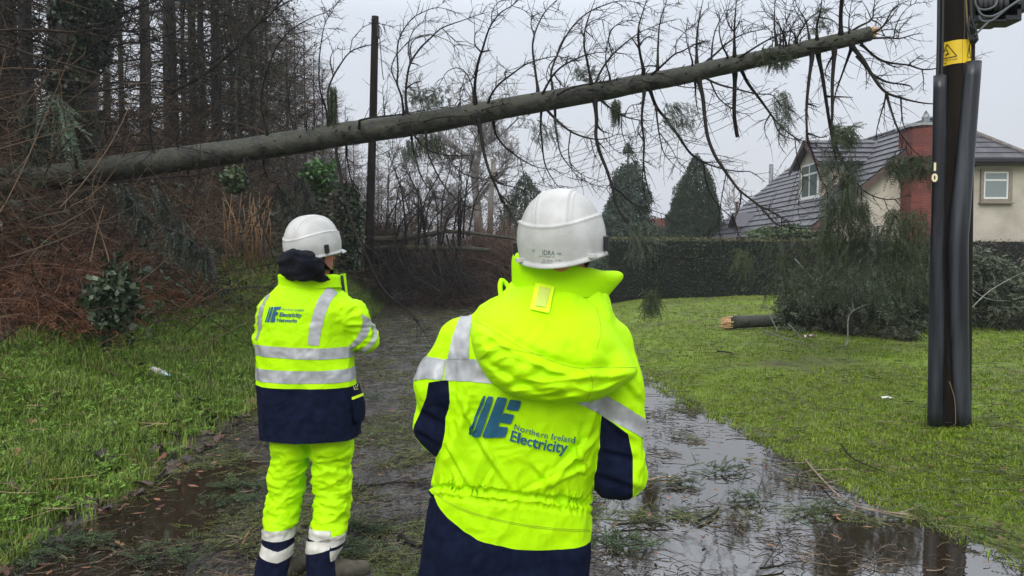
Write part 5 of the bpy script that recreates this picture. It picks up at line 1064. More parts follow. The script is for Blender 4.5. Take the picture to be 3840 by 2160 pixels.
    L(5, -.5, (3, [(700, 550), (670, 440), (680, 320), (710, 220), (790, 150), (890, 145)]), forks=[(3, [(710, 290), (740, 380), (735, 480), (755, 550)])])
    L(10, -.5, (3, [(940, 500), (910, 350), (905, 200), (930, 100), (970, -20)]), forks=[(3, [(910, 340), (870, 290), (830, 240)]), (3, [(915, 330), (960, 270), (1030, 250)])])
    L(9, .5, (3, [(1040, 490), (1045, 300), (1060, 150), (1115, -20)]), forks=[(3, [(1060, 180), (1130, 150), (1210, 135)]), (3, [(1090, 60), (1140, 30), (1220, 25)])])
    L(8, -.9, (3, [(970, 560), (1060, 480), (1160, 390), (1220, 365)]), (4, [(100, 310), (200, 290)]), forks=[(3, [(1165, 385), (1175, 300), (1230, 230)]), (3, [(1060, 480), (980, 470), (900, 500), (860, 560)])])
    L(6, -.3, (3, [(320, 680), (420, 630), (540, 600), (700, 580), (800, 565)])); L(6, -.35, (3, [(690, 610), (800, 590), (900, 585), (1080, 590), (1220, 620)]), (4, [(200, 640), (300, 660)]))
    L(6, -.3, (3, [(470, 665), (560, 640), (640, 650)]))
    L(8, .4, (3, [(210, 790), (205, 900), (215, 1020), (235, 1170), (290, 1280), (350, 1350), (400, 1370)]), forks=[(3, [(205, 930), (190, 980), (195, 1020)])])
    L(9, -.8, (3, [(220, 750), (300, 840), (420, 940), (560, 990), (670, 990), (770, 950)]), forks=[(3, [(555, 1000), (590, 1110), (640, 1180)]), (3, [(670, 995), (730, 1070), (830, 1120), (950, 1150), (1050, 1200)]), (3, [(410, 945), (400, 1080), (430, 1200), (560, 1280)]), (3, [(770, 950), (840, 990), (870, 988)])])
    L(6, .6, (3, [(310, 870), (320, 960), (350, 1100), (420, 1200), (480, 1270), (580, 1320), (700, 1350)]))
    L(12, -1.3, (3, [(595, 740), (605, 860), (600, 970), (625, 1080), (680, 1220), (720, 1350), (740, 1449)]), (8, [(200, 740), (330, 910), (450, 1070), (560, 1100), (700, 1125), (850, 1130), (980, 1090), (1030, 1020)]), forks=[(8, [(450, 1070), (490, 1160), (530, 1280), (580, 1390), (650, 1449)]), (8, [(90, 480), (180, 540), (300, 640), (480, 700), (610, 745)]), (3, [(605, 900), (650, 940), (710, 955)]), (8, [(780, 1130), (870, 1210), (1000, 1250), (1150, 1300), (1220, 1290)])])
    L(8, .7, (3, [(600, 680), (700, 770), (800, 830), (920, 860), (1010, 860)]), forks=[(3, [(910, 870), (980, 960), (1080, 1020), (1160, 1035)]), (3, [(790, 830), (790, 950), (830, 1050), (900, 1110)]), (3, [(800, 810), (850, 750), (940, 745)])])
    L(9, -.3, (3, [(945, 670), (930, 800), (930, 900), (945, 1010), (940, 1150), (960, 1300), (1000, 1449)]), (8, [(440, 700), (500, 800)]), forks=[(3, [(945, 1160), (935, 1300), (960, 1449)]), (3, [(940, 1010), (900, 940), (910, 870)])])
    L(11, .8, (3, [(985, 640), (1030, 760), (1100, 850), (1180, 960), (1220, 1020)]), (4, [(60, 1100), (150, 1160), (280, 1205), (400, 1225), (490, 1230), (590, 1300)]), forks=[(8, [(945, 270), (960, 420), (1000, 540), (1080, 660), (1210, 790), (1250, 900), (1310, 1000), (1400, 1060), (1510, 1085)]), (8, [(1080, 670), (1050, 850), (1050, 990), (1150, 1180), (1250, 1260), (1350, 1245)]), (4, [(150, 1158), (260, 1158), (370, 1155)])])
    L(6, -.6, (3, [(1030, 760), (1040, 870), (1060, 1000), (1090, 1100), (1160, 1180), (1220, 1230)]), forks=[(3, [(1050, 950), (1130, 1050), (1200, 1170), (1260, 1210)])])
    L(10, .5, (4, [(100, 440), (100, 300), (115, 150), (150, -20)]), forks=[(4, [(100, 330), (150, 300), (200, 290)]), (4, [(120, 150), (150, 90), (190, 50)])])
    L(5, -.5, (4, [(70, 440), (30, 300), (25, 200), (45, 140)]), forks=[(4, [(30, 210), (90, 180)])]); L(6, .5, (4, [(205, 420), (215, 300), (245, 190), (310, 60), (320, 0)])); L(6, -.6, (4, [(320, 400), (275, 300), (260, 180), (270, 60)]), forks=[(4, [(265, 200), (330, 100), (380, 10)])])
    L(10, -.4, (4, [(370, 390), (370, 200), (385, -20)]), forks=[(4, [(372, 240), (330, 180), (310, 100), (340, 60)]), (4, [(375, 220), (400, 170), (440, 130)])])
    L(8, .8, (4, [(120, 480), (230, 390), (330, 300), (460, 235), (640, 200)]), forks=[(4, [(440, 240), (420, 190), (400, 160)])]); L(7, -.7, (4, [(380, 430), (500, 350), (620, 280), (760, 220), (930, 175)]))
    L(9, .4, (4, [(670, 310), (655, 170), (662, -20)])); L(6, -.6, (4, [(740, 310), (690, 180), (600, 100), (580, 40)])); L(7, .5, (4, [(800, 300), (870, 180), (930, 110), (1000, 80), (1060, 60)]), forks=[(4, [(870, 180), (800, 60), (790, 0)]), (4, [(930, 110), (1000, 60), (1020, -10)])])
    L(10, -.5, (4, [(960, 280), (960, 180), (985, 80), (995, -20)]), forks=[(4, [(975, 120), (1080, 150), (1120, 230)])]); L(7, .6, (4, [(905, 270), (880, 150), (820, 50), (800, -10)]))
    for k, (a, b_, c, d) in enumerate([(700, 310, 600, 20), (720, 320, 820, 30), (640, 330, 560, 150), (760, 300, 900, 40), (690, 320, 760, 90), (820, 280, 740, 20), (840, 280, 940, 120)]): L(4, (-1)**k*.6, (4, [(a, b_), ((a+c)/2+40*(-1)**k, (b_+d)/2), (c, d)]))
    L(12, -.3, (4, [(1130, 230), (1130, 100), (1140, -20)]))
    L(9, .4, (5, [(570, 240), (650, 190), (740, 140), (755, 60), (770, -20)]), forks=[(5, [(740, 140), (700, 50), (655, -10)]), (5, [(740, 140), (800, 175), (830, 250), (900, 300), (920, 400)]), (5, [(750, 130), (850, 120), (930, 110)])])
    L(5, -.6, (5, [(580, 230), (580, 130), (600, 0)]), forks=[(5, [(590, 130), (640, 100), (700, 105)])])
    L(7, -.6, (5, [(720, 250), (820, 190), (900, 60), (1010, 0)]), forks=[(5, [(820, 180), (890, 110), (920, 60)])]); L(7, .7, (5, [(660, 250), (760, 230), (850, 212), (940, 215)])); L(8, -.5, (5, [(660, 290), (740, 275), (860, 270), (940, 275), (1030, 250), (1110, 237)]), forks=[(5, [(900, 275), (920, 180), (960, 100), (1040, 30), (1180, 10)]), (5, [(930, 275), (950, 200), (990, 150)])])
    L(6, -.4, (5, [(280, 345), (450, 335), (600, 318), (700, 300)]))
    L(13, -1.1, (4, [(120, 590), (145, 700), (160, 850), (180, 980), (230, 1110), (300, 1220), (380, 1330)]), (9, [(500, 890), (690, 1040), (860, 1220), (1000, 1260), (1200, 1380)]), forks=[(9, [(690, 1030), (800, 1080), (900, 1150), (1050, 1270)]), (9, [(505, 900), (485, 1040), (430, 1180)]), (9, [(865, 1220), (870, 1300), (850, 1400)]), (9, [(1000, 1265), (1200, 1280), (1400, 1270), (1580, 1262)])])
    L(12, .2, (4, [(375, 540), (370, 700), (370, 830), (385, 940), (393, 980)]))
    L(11, .9, (4, [(420, 500), (470, 600), (560, 720), (680, 880), (800, 980), (920, 1030), (960, 1040)]), forks=[(9, [(1055, 335), (1090, 580), (1150, 780), (1100, 980), (1100, 1120), (1130, 1240)]), (4, [(600, 820), (580, 900), (600, 1000)]), (4, [(650, 850), (700, 960), (830, 1010), (920, 1060)]), (4, [(670, 930), (680, 1020), (725, 1090)]), (9, [(1260, 400), (1380, 460), (1500, 490)])])
    L(7, -.9, (4, [(130, 540), (250, 600), (400, 640), (520, 670), (640, 680), (700, 750), (800, 800)]), forks=[(4, [(160, 640), (250, 740), (400, 810), (500, 810)])]); L(6, .4, (4, [(90, 600), (100, 750), (130, 860)]))
    L(11, -.8, (4, [(925, 420), (900, 600), (885, 800), (895, 1000), (930, 1100), (980, 1260), (1030, 1350)]), (9, [(1390, 880), (1480, 1000)]), forks=[(4, [(900, 730), (970, 770)]), (4, [(1030, 1340), (1100, 1260), (1200, 1150)]), (4, [(910, 940), (1000, 980), (1070, 950)])])
    L(12, .5, (4, [(970, 400), (1000, 550), (1030, 750), (1070, 980), (1130, 1120), (1220, 1270)]), ('B', [(210, 650), (360, 850), (480, 930), (600, 965), (720, 965), (830, 930), (890, 928)]), forks=[('B', [(360, 850), (370, 1000), (400, 1200), (430, 1370)]), ('B', [(600, 970), (650, 1090), (760, 1200), (820, 1350)]), (4, [(1030, 700), (1130, 695), (1220, 695)]), (9, [(1500, 480), (1560, 620), (1620, 640)])])
    L(12, -.4, (4, [(1085, 380), (1070, 600), (1070, 800), (1065, 950)]), (9, [(1500, 600), (1560, 850), (1600, 1000)])); L(9, .6, (4, [(1205, 350), (1140, 530), (1090, 680), (1070, 830)])); L(6, .5, (4, [(1080, 390), (1030, 480), (1020, 540), (1060, 590)]))
    L(13, -.7, (5, [(600, 330), (680, 430), (740, 530), (830, 650), (950, 700), (1100, 735), (1240, 745)]), forks=[(5, [(840, 680), (830, 740), (800, 840), (775, 950), (780, 1010)]), (5, [(840, 670), (880, 800), (930, 930), (1000, 1030), (1080, 1110), (1160, 1140)]), (5, [(940, 710), (950, 800), (970, 900), (1010, 950)]), (5, [(740, 540), (850, 590), (1000, 610), (1035, 640)])])
    L(8, .6, (5, [(670, 320), (760, 400), (850, 445), (1000, 465), (1100, 495), (1200, 490), (1290, 460), (1480, 420)]), forks=[(5, [(1095, 500), (1110, 570), (1110, 640), (1130, 680)]), (5, [(1000, 465), (1060, 420), (1100, 390)]), (5, [(800, 570), (900, 510), (950, 480)])])
    L(5, -.4, (5, [(630, 400), (700, 500), (700, 640)])); L(5, .4, (5, [(470, 390), (420, 470), (410, 550)]))
    r = rs(5); count = 0
    for rad_, dz, segs, forks in X:
        pts = []
        for g, pp_ in segs:
            ox, oy, s = Rg[g]; pts += [(ox+a*s, oy+b_*s) for a, b_ in pp_]
        S_ = spline(pts, 7); t0 = trk(S_[0, 0])
        if abs(S_[0, 1]-t0[1]) < t0[2]*1.15 and abs(S_[0, 1]-t0[1]) > t0[2]*.2: S_ = np.vstack([[S_[0, 0]-2, t0[1]+(S_[0, 1]-t0[1])*.25], S_])
        ln = np.r_[0, np.cumsum(np.linalg.norm(np.diff(S_, axis=0), axis=1))]; f = ln/ln[-1]
        sgn = -1 if dz < 0 else 1; onto = abs(S_[0, 1]-t0[1]) < t0[2]*.62
        d0 = t0[3]+(sgn*t0[2]/2*t0[3]/F*.55 if onto else 0)
        flat = abs(dz) <= .4 and abs(S_[-1, 1]-trk(S_[-1, 0])[1]) < 75 and abs(S_[-1, 0]-S_[0, 0]) > 90
        if flat: d0 = t0[3]-t0[2]/2*t0[3]/F-.05; dz = -.05
        dep = d0+dz*f**1.3*min(1, ln[-1]/500+.3)
        if flat: dep = np.array([trk(a)[3]-trk(a)[2]/2*trk(a)[3]/F*1.0-.045 for a, b_ in S_])
        P = np.array([W(a, b_, d) for (a, b_), d in zip(S_, dep)])
        if rad_ > 4: rad_ = rad_*1.0
        if onto and not flat: P[0] = P[0]*.35+W(t0[0]*.0+S_[0, 0], t0[1], t0[3])*.65
        tipk = 1 if rad_ > 11.5 and len(pts) < 6 else .18
        rr = rad_*(1-(1-tipk)*f**1.1)*t0[3]/F*.62; rr[:5] *= [1.6, 1.4, 1.2, 1.1, 1.05]
        rr = rr*(1+.10*noise(P, 6, 3))
        if onto: knots.append((S_[0, 0], rad_))
        mb = MB(); mb.add(*tubes(P[None], rr[None], 7, True)); lines = [(S_, dep, rr)]
        for g, pp_ in forks:
            ox, oy, s = Rg[g]; fp = spline([(ox+a*s, oy+b_*s) for a, b_ in pp_], 6); j = np.argmin(np.linalg.norm(S_-fp[0], axis=1)); k = np.linspace(0, 1, len(fp))
            fp = fp+(S_[j]-fp[0])*(1-k[:, None])**2; dd = dep[j]+(.5*r.normal())*k; r0 = min(rr[j]*.8, .017); fr = r0*(1-.8*k)
            mb.add(*tubes(np.array([W(a, b_, d) for (a, b_), d in zip(fp, dd)])[None], fr[None], 6)); lines.append((fp, dd, fr))
        # twigs and spurs: short, stiff, many; some longer arching ones
        tw, tr_ = [], []; sw, sr = [], []
        for Lp, dd, fr in lines:
            Pl = np.array([W(a, b_, d) for (a, b_), d in zip(Lp, dd)]); ds = np.r_[0, np.cumsum(np.linalg.norm(np.diff(Pl, axis=0), axis=1))]; tot = ds[-1]
            for kind, step in ((0, .07), (1, .12)):
                m_ = int(tot/step); s0 = np.sort(r.uniform(.08*tot, tot, m_))
                for s_ in s0:
                    j = np.searchsorted(ds, s_)-1; j = min(max(j, 0), len(Pl)-2); o = Pl[j]+(Pl[j+1]-Pl[j])*((s_-ds[j])/(ds[j+1]-ds[j]+1e-9)); tg = nrm((Pl[j+1]-Pl[j])[None])[0]
                    sd = nrm(np.cross(tg, r.normal(size=3))[None])[0]; fpos = s_/tot
                    if kind == 0:
                        l_ = r.uniform(.02, .09); dr = nrm((sd+tg*.5)[None])[0]; q = np.array([o, o+dr*l_*.5, o+dr*l_+tg*l_*.2]); sw.append(q); sr.append([fr[min(j, len(fr)-1)]*.35+.0015, .003, .0012])
                    else:
                        l_ = r.uniform(.10, .55)*(1.1-.6*fpos); dr = nrm((sd*.9+tg*.7)[None])[0]; cur = nrm(np.cross(dr, r.normal(size=3))[None])[0]*.35+tg*.25+np.array([0, 0, -.25 if r.random() < .6 else .25])
                        t5 = np.linspace(0, 1, 7)[:, None]; q = o+dr*l_*t5+cur*l_*t5**2*.7; tw.append(q); tr_.append(np.linspace(.0045, .0013, 7))
                        for _ in range(r.integers(1, 5)):
                            j2 = r.integers(1, 6); d3 = nrm((nrm((q[j2+1]-q[j2])[None])[0]+.9*r.normal(size=3))[None])[0]; l3 = r.uniform(.03, .13); sw.append(np.array([q[j2], q[j2]+d3*l3*.5, q[j2]+d3*l3+np.array([0, 0, -.01])])); sr.append([.0024, .0018, .001])
        if tw: mb.add(*tubes(np.array(tw), np.array(tr_), 4))
        if sw: mb.add(*tubes(np.array(sw), np.array(sr), 3))
        o = mb.build('branch', m_limb, root, True); count += 1
    # swollen dark whorl collars and dead stubs all round the trunk
    for ku in () and sorted(set(int(k_[0]/26)*26 for k_ in knots if k_[1] >= 8)):
        q = trk(ku); c0 = W(q[0], q[1], q[3]); rad0 = q[2]/2*q[3]/F; n_ = 40; aa = np.linspace(0, 6.28, n_, endpoint=False); Tt_ = nrm(np.array([W(ku+20, *trk(ku+20)[[1, 3]])-W(ku-20, *trk(ku-20)[[1, 3]])]))[0]; A_ = nrm(np.cross(Tt_, [0, 0, 1.])[None])[0]; B_ = np.cross(Tt_, A_)
        G = np.array([c0+Tt_*o_+ (np.cos(aa)[:, None]*A_+np.sin(aa)[:, None]*B_)*(rad0*k_+.004*noise(np.stack([np.cos(aa)*2, np.sin(aa)*2], -1), 2, ku))[:, None] for o_, k_ in ((-.05, .97), (-.02, 1.015), (0, 1.035), (.02, 1.015), (.05, .97))]); i_ = np.arange(5*n_).reshape(5, n_); j_ = np.roll(i_, -1, 1)
        mesh('branch_collar', G.reshape(-1, 3), np.stack([i_[:-1], j_[:-1], j_[1:], i_[1:]], -1).reshape(-1, 4), m_collar, trunk, True)
    rk = rs(90); mb = MB()
    for k_ in range(150):
        u_ = rk.uniform(150, 3240); q = trk(u_); v_ = q[1]+q[2]*rk.uniform(-.5, .42); hh_ = (v_-q[1])/(q[2]/2); dd_ = q[3]-math.sqrt(max(0, 1-hh_*hh_))*q[2]/2*q[3]/F; o_ = W(u_, v_, dd_+.01); dr_ = nrm(np.array([[.5+.3*rk.normal(), -math.sqrt(max(0.05, 1-hh_*hh_)), -hh_]]))[0]; l_ = rk.uniform(.015, .11); mb.add(*tubes(np.array([o_, o_+dr_*l_*.5, o_+dr_*l_+[.02*rk.normal(), 0, -.01]]), [[.009, .006, .003]], 5))
    tag(mb.build('dead_stubs', m_limb, trunk, True), kind='stuff')
    # hanging needle sprays still on the tree
    def fol(u0, u1, v0, v1, dep, n, ln, mat, seed, dirn=(0, 0, -1), leaf=.035, k=9, spread=.35, dd=.25):
        r2 = rs(seed); u = r2.uniform(u0, u1, n); v = r2.uniform(v0, v1, n); P = np.array([W(a, b_, dep+dd*r2.normal()) for a, b_ in zip(u, v)])
        D = nrm(np.array(dirn)+spread*r2.normal(size=(n, 3))); (Vv, Ff), st = sprays(r2, P, D, ln*(.6+.8*r2.random(n)), k, leaf, .0085, 50, .3); mb = MB(); mb.add(Vv, Ff)
        mb.add(*tubes(st, np.linspace(.003, .001, 5)[None], 3)); mb.build('foliage', mat, root)
    fol(1236, 1262, 320, 440, 9.9, 130, .16, m_needle, 1, leaf=.03, spread=.12, dd=.05)
    fol(1540, 1690, 335, 405, 9.9, 110, .14, m_needleg, 2, (.3, 0, .5), spread=.7); fol(1560, 1660, 500, 560, 9.9, 90, .17, m_needle, 3, (.3, 0, -.8), spread=.4)
    fol(1505, 1560, 520, 600, 9.8, 60, .16, m_needleg, 4); fol(1990, 2090, 440, 520, 9.7, 60, .15, m_needleg, 5, (.5, 0, -.7)); fol(2150, 2230, 260, 300, 9.7, 60, .13, m_needleg, 6, (.4, 0, .5), spread=.7)
    fol(2295, 2325, 370, 430, 9.5, 60, .14, m_needle, 7, spread=.15, dd=.05); fol(2480, 2600, 380, 470, 9.6, 110, .15, m_needleg, 8, (.5, 0, -.6)); fol(2900, 2960, 330, 470, 9.3, 90, .17, m_needleg, 9, (.3, 0, -.8))
    fol(2850, 2960, 190, 250, 9.3, 160, .12, m_needle, 10, (.2, -.2, -.3), spread=.7, dd=.12); fol(3050, 3110, 40, 130, 9.6, 50, .13, m_needleg, 11, (.2, 0, .4), spread=.7)
    fol(3115, 3200, 470, 530, 8.9, 190, .15, m_needle, 12, (.5, 0, -.4), spread=.6); fol(3330, 3490, 580, 650, 8.7, 230, .17, m_needle, 13, (.0, 0, -.7), spread=.5, dd=.12)
    fol(3080, 3220, 560, 800, 9.0, 250, .17, m_needleg, 14, spread=.45, dd=.4); fol(3080, 3260, 740, 940, 9.0, 520, .18, m_needle, 15, spread=.5); fol(3320, 3480, 780, 960, 8.8, 380, .18, m_needle, 16, spread=.45)
    fol(3230, 3330, 840, 980, 8.9, 200, .16, m_needleg, 17, spread=.5); fol(3160, 3200, 640, 760, 9.0, 120, .15, m_needle, 18); fol(2420, 2470, 1080, 1150, 8.4, 110, .16, m_needle, 19, spread=.5); fol(2360, 2480, 820, 960, 8.6, 80, .14, m_needleg, 20, spread=.6)
    fol(2750, 2820, 930, 1000, 8.6, 60, .14, m_needle, 21, spread=.6)
    fol(2870, 3100, 880, 1110, 10.6, 300, .2, m_needle, 31, spread=.7, dd=.5); fol(3080, 3480, 940, 1120, 10.6, 520, .2, m_needle, 32, spread=.7, dd=.5); fol(2900, 3300, 1000, 1130, 11.2, 260, .2, m_needleg, 33, spread=.8, dd=.4)
    return count
build_fallen()

# ---------------------------------------------------------------- snapped top lying on the lawn
def on_lawn(u, v, Y): return W(u, v, Y)
def snapped_top():
    root = thing('fallen_treetop', (6.4, 13.6, .3), 'snapped-off treetop with splintered pale trunk end and dull foliage lying on the lawn', 'tree')
    g = lambda x, y: float(ground_z(x, y))
    A = W(2738, 1178, 14.2); Bp = np.array([A[0]+7.2, 13.4, g(A[0]+7.2, 13.4)+.22]); A[2] = g(A[0], 14.2)+.14
    t_ = np.linspace(0, 1, 30); P = A+(Bp-A)*t_[:, None]; P[:, 2] += .05*np.sin(t_*3); r = rs(8)
    mb = MB(); mb.add(*tubes(P[None], (.125*(1-.65*t_))[None], 20, True)); mb.build('trunk', m_bark, root, True)
    T0 = nrm((P[0]-P[1])[None])[0]; mb = MB()
    for k in range(60):
        an = r.random()*6.28; rr = .115*math.sqrt(r.random()); o = np.array([0, math.cos(an)*rr, math.sin(an)*rr]); l_ = .05+.16*r.random(); mb.add(*tubes(np.array([P[0]+o-T0*.03, P[0]+o+T0*l_*.6, P[0]+o*1.05+T0*l_]), [[.022, .016, .003]], 5))
    mb.build('broken_end', m_break, root)
    # whorled boughs arching over and splaying on the grass, each with its own needles
    nb = 54
    for k in range(nb):
        s_ = .11+.89*(k+.5)/nb; o = A+(Bp-A)*s_; an = r.uniform(-.4, 3.5) if k % 3 else r.uniform(-1.2, -.2); fw = -1 if r.random() < .62 else 1
        l_ = r.uniform(1.7, 3.2)*(1.12-.25*s_); d = nrm(np.array([[r.uniform(.0, .9), fw*r.uniform(.25, 1.), r.uniform(.25, 1.3)+(.7 if k % 4 == 1 else 0)]]))[0]
        t5 = np.linspace(0, 1, 9)[:, None]; q = o+d*l_*t5+np.array([.25, 0, -.75])*l_*t5**2*r.uniform(.35, .95); q[:, 2] = np.maximum(q[:, 2], [g(a, b_)+.04 for a, b_ in q[:, :2]])
        mb = MB(); mb.add(*tubes(q[None], np.linspace(.018, .004, 9)[None], 5)); 
        sub = []
        for m_ in range(16): j = r.integers(1, 8); dd = nrm((nrm((q[j+1]-q[j])[None])[0]+.8*r.normal(size=3))[None])[0]; ls = r.uniform(.2, .55); sub.append(q[j]+dd*ls*np.linspace(0, 1, 5)[:, None]+np.array([0, 0, -.25])*ls*np.linspace(0, 1, 5)[:, None]**2)
        sub = np.array(sub); sub[:, :, 2] = np.maximum(sub[:, :, 2], .30); mb.add(*tubes(sub, np.linspace(.006, .002, 5)[None], 4)); br = mb.build('bough', m_limb if k % 4 else m_greyl, root, True)
        pts = np.concatenate([sub[:, 1:].reshape(-1, 3), q[2:]]); n = 470; P0 = pts[r.integers(0, len(pts), n)]+.11*r.normal(size=(n, 3)); P0[:, 2] = np.maximum(P0[:, 2], .32)
        D = nrm(np.array([.2, -.1, -.35])+.8*r.normal(size=(n, 3))); (Vv, Ff), st = sprays(r, P0, D, .17*(.6+.8*r.random(n)), 7, .058, .020, 55, .35)
        mesh('foliage', Vv, Ff, (m_topleaf, m_topleaf2)[k % 2], br)
def forked():
    root = bpy.data.objects['fallen_treetop']; X_ = [([(3130, 1330), (3175, 1290), (3180, 1200), (3195, 1170), (3230, 1150), (3260, 1140)], 5), ([(3195, 1170), (3170, 1140), (3140, 1120)], 4), ([(3200, 1165), (3195, 1110), (3200, 1070)], 4), ([(2860, 1240), (2950, 1270), (3020, 1290)], 6), ([(2955, 1215), (2990, 1250), (3010, 1285)], 5), ([(2920, 1250), (2880, 1170), (2860, 1130)], 4), ([(2980, 970), (3060, 1060), (3090, 1100)], 4), ([(3560, 1150), (3620, 1080), (3700, 1120), (3790, 1130)], 4), ([(3620, 1180), (3700, 1100), (3780, 1050), (3840, 1020)], 4)]
    for pts, w_ in X_:
        P = np.array([W(a, b_, 11.2+(1290-min(b_, 1300))*.004) for a, b_ in spline(pts, 6)]); P[:, 2] = np.maximum(P[:, 2], ground_z(P[:, 0], P[:, 1])+.02); mb = MB(); mb.add(*tubes(P[None], np.linspace(w_*.0028, w_*.001, len(P))[None], 6, True)); mb.build('bough', m_greyl, root, True)
m_greyl = M('pale lichened twig', (.10, .11, .08), (.20, .21, .17), rough=.7, scale=12)
m_topleaf = M('silvery fir foliage with painted highlights', (.016, .026, .009), (.070, .095, .045), rough=.45, scale=1.6, island=True, transl=.15, c3=(.17, .21, .14), hi=.55)  # silvery leaves; the palest tone paints sky-lit highlights into the colour
m_topleaf2 = M('dark fir foliage', (.016, .022, .010), (.07, .08, .042), rough=.5, scale=1.6, island=True, transl=.12)
snapped_top(); forked()
# ---------------------------------------------------------------- woodland, bank plants and distant trees
m_tbark = M('dark conifer bark', (.014, .011, .008), (.040, .032, .023), rough=.85, scale=9, bump=.01, bscale=26, stretch=(1, 1, .25), c3=(.035, .045, .02))
m_twig = M('thin dead twigs', (.030, .021, .014), (.105, .072, .045), rough=.85, scale=1.2, island=True, spec=.2)
m_redtwig = M('russet larch twigs', (.060, .034, .023), (.155, .100, .070), rough=.8, scale=.6, island=True)
m_greytwig = M('grey twigs lightened for haze', (.09, .08, .072), (.17, .155, .14), rough=.8, scale=.6, island=True)  # haze over the far trees is put into the lighter twig colour
m_dgreen = M('dark spruce needles', (.010, .018, .007), (.042, .055, .022), rough=.6, scale=.8, island=True, transl=.15)
m_ivy = M('ivy leaves', (.008, .018, .007), (.030, .052, .018), rough=.35, scale=3, island=True)
m_bramble = M('dead bramble stems', (.035, .018, .009), (.15, .078, .040), rough=.75, scale=1.0, island=True)
m_bracken = M('rust brown bracken', (.07, .024, .010), (.17, .066, .028), rough=.8, scale=1.5, island=True)
m_cane = M('pale orange canes', (.11, .06, .025), (.26, .145, .065), rough=.6, scale=2, island=True)
m_blueg = M('drooping blue green sprays', (.012, .019, .010), (.038, .048, .030), rough=.5, scale=1.4, island=True, transl=.15)
m_fern = M('fresh green leaves', (.085, .170, .014), (.21, .37, .045), rough=.5, scale=1.6, island=True, transl=.25)
m_grass = M('bank grass blades', (.075, .135, .014), (.21, .31, .04), rough=.5, scale=1.3, island=True, transl=.25, c3=(.26, .26, .07))
m_lgrass = M('lawn grass blades', (.115, .175, .006), (.235, .35, .014), rough=.5, scale=.8, island=True, transl=.25, c3=(.22, .24, .06))
m_cyp = M('cypress foliage', (.013, .028, .013), (.038, .060, .026), rough=.6, scale=.9, island=True, transl=.1)
m_dist = M('far needles lightened for haze', (.026, .046, .030), (.055, .085, .050), rough=.7, scale=.7, island=True, transl=.1)  # lightened so the far conifers carry distance haze in their colour
m_lleaf = M('fallen brown leaf', (.06, .022, .012), (.20, .09, .045), rough=.6, scale=3, island=True)
def limbs_on(r, H, n, l0, l1, h0, droop, K=6, sub=8, tw=.45, up=0., pw=1.):
    """horizontal limbs with side twigs round a trunk of height H: returns limb and twig polylines"""
    h = h0+(H-h0)*np.sort(r.random(n))**pw; az = r.uniform(0, 2*np.pi, n); ln = (l0+(l1-l0)*(h-h0)/(H-h0))*(.5+.8*r.random(n))
    t = np.linspace(0, 1, K)[None, :, None]; d = np.stack([np.cos(az), np.sin(az), up+.18*r.normal(size=n)], -1)[:, None]
    P = np.stack([0*h, 0*h, h], -1)[:, None]+d*ln[:, None, None]*t+np.array([0, 0, -1])*droop*ln[:, None, None]*t*t+.05*ln[:, None, None]*np.cumsum(r.normal(size=(n, K, 3)), 1)*t*.4
    j = r.integers(1, K, (n, sub)); o = P[np.arange(n)[:, None], j]; dd = nrm(d+.9*r.normal(size=(n, sub, 3))+[0, 0, -.25*droop]); l2 = ln[:, None]*tw*(.3+r.random((n, sub)))
    t3 = np.linspace(0, 1, 4)[None, None, :, None]; Q = o[:, :, None]+dd[:, :, None]*l2[:, :, None, None]*t3+np.array([0, 0, -.25])*droop*l2[:, :, None, None]*t3**2+.06*l2[:, :, None, None]*r.normal(size=(n, sub, 4, 3))*t3
    return P, Q.reshape(-1, 4, 3), ln
def proto_conifer(seed, H, rt, n, l0, l1, h0, droop, needles=0, nl=.07, twmat=None, nmat=None, sub=9, lean=.0):
    r = rs(seed); root = thing('conifer_tree', (0, 0, 0), 'x', 'tree')
    z = np.linspace(-.5, H, 14); P = np.stack([lean*z+.05*noise(np.stack([z, z*0], -1), .5, seed), .05*noise(np.stack([z, z*0+5], -1), .5, seed), z], -1)
    mb = MB(); mb.add(*tubes(P[None], (rt*(1-.85*(z/H).clip(0)))[None], 10)); mb.build('trunk', m_tbark, root, True, True)
    Pl, Q, ln = limbs_on(r, H, n, l0, l1, h0, droop, sub=sub); Pl[:, :, 0] += lean*Pl[:, :1, 2]; Q[:, :, 0] += lean*Q[:, :1, 2]
    mb = MB(); mb.add(*tubes(Pl, np.linspace(1, .25, 6)[None]*(.010+.007*ln[:, None]), 4)); mb.add(*tubes(Q, np.linspace(.006, .003, 4)[None], 3))
    cr_ = mb.build('crown', twmat or m_twig, root, False, True)
    if needles:
        pts = Q[:, 1:].reshape(-1, 3); P0 = pts[r.integers(0, len(pts), needles)]+.05*r.normal(size=(needles, 3)); D = nrm(r.normal(size=(needles, 3))+[0, 0, -.5])
        V, Fq = diamonds(P0, D, nrm(r.normal(size=(needles, 3))), nl*(.6+.9*r.random(needles)), nl*.45); mesh('needles', V, Fq, nmat or m_dgreen, cr_, False, True)
    return root
def gz(x, y): return float(ground_z(x, y))
def place(proto, u, Y, label, s=1., rz=0., first=False, x=None, grp=None):
    x = W(u, 954, Y)[0] if x is None else x
    o = proto if first else copy_tree(proto); o.location = (x, Y, gz(x, Y)-.15); o.scale = (s, s, s); o.rotation_euler = (0, 0, rz); tag(o, label, 'tree', grp); return o
pA = proto_conifer(1, 15, .16, 190, 2.8, 1.2, 1.2, .25, 11000, .11, nmat=m_dgreen)          # dark, needled above
pB = proto_conifer(2, 16, .15, 120, 2.3, 1.4, 1.0, .1, 0, sub=7)                       # all dead twigs
pC = proto_conifer(3, 13, .12, 220, 1.8, .8, .8, -.3, 0, twmat=m_redtwig, sub=16)        # russet larch
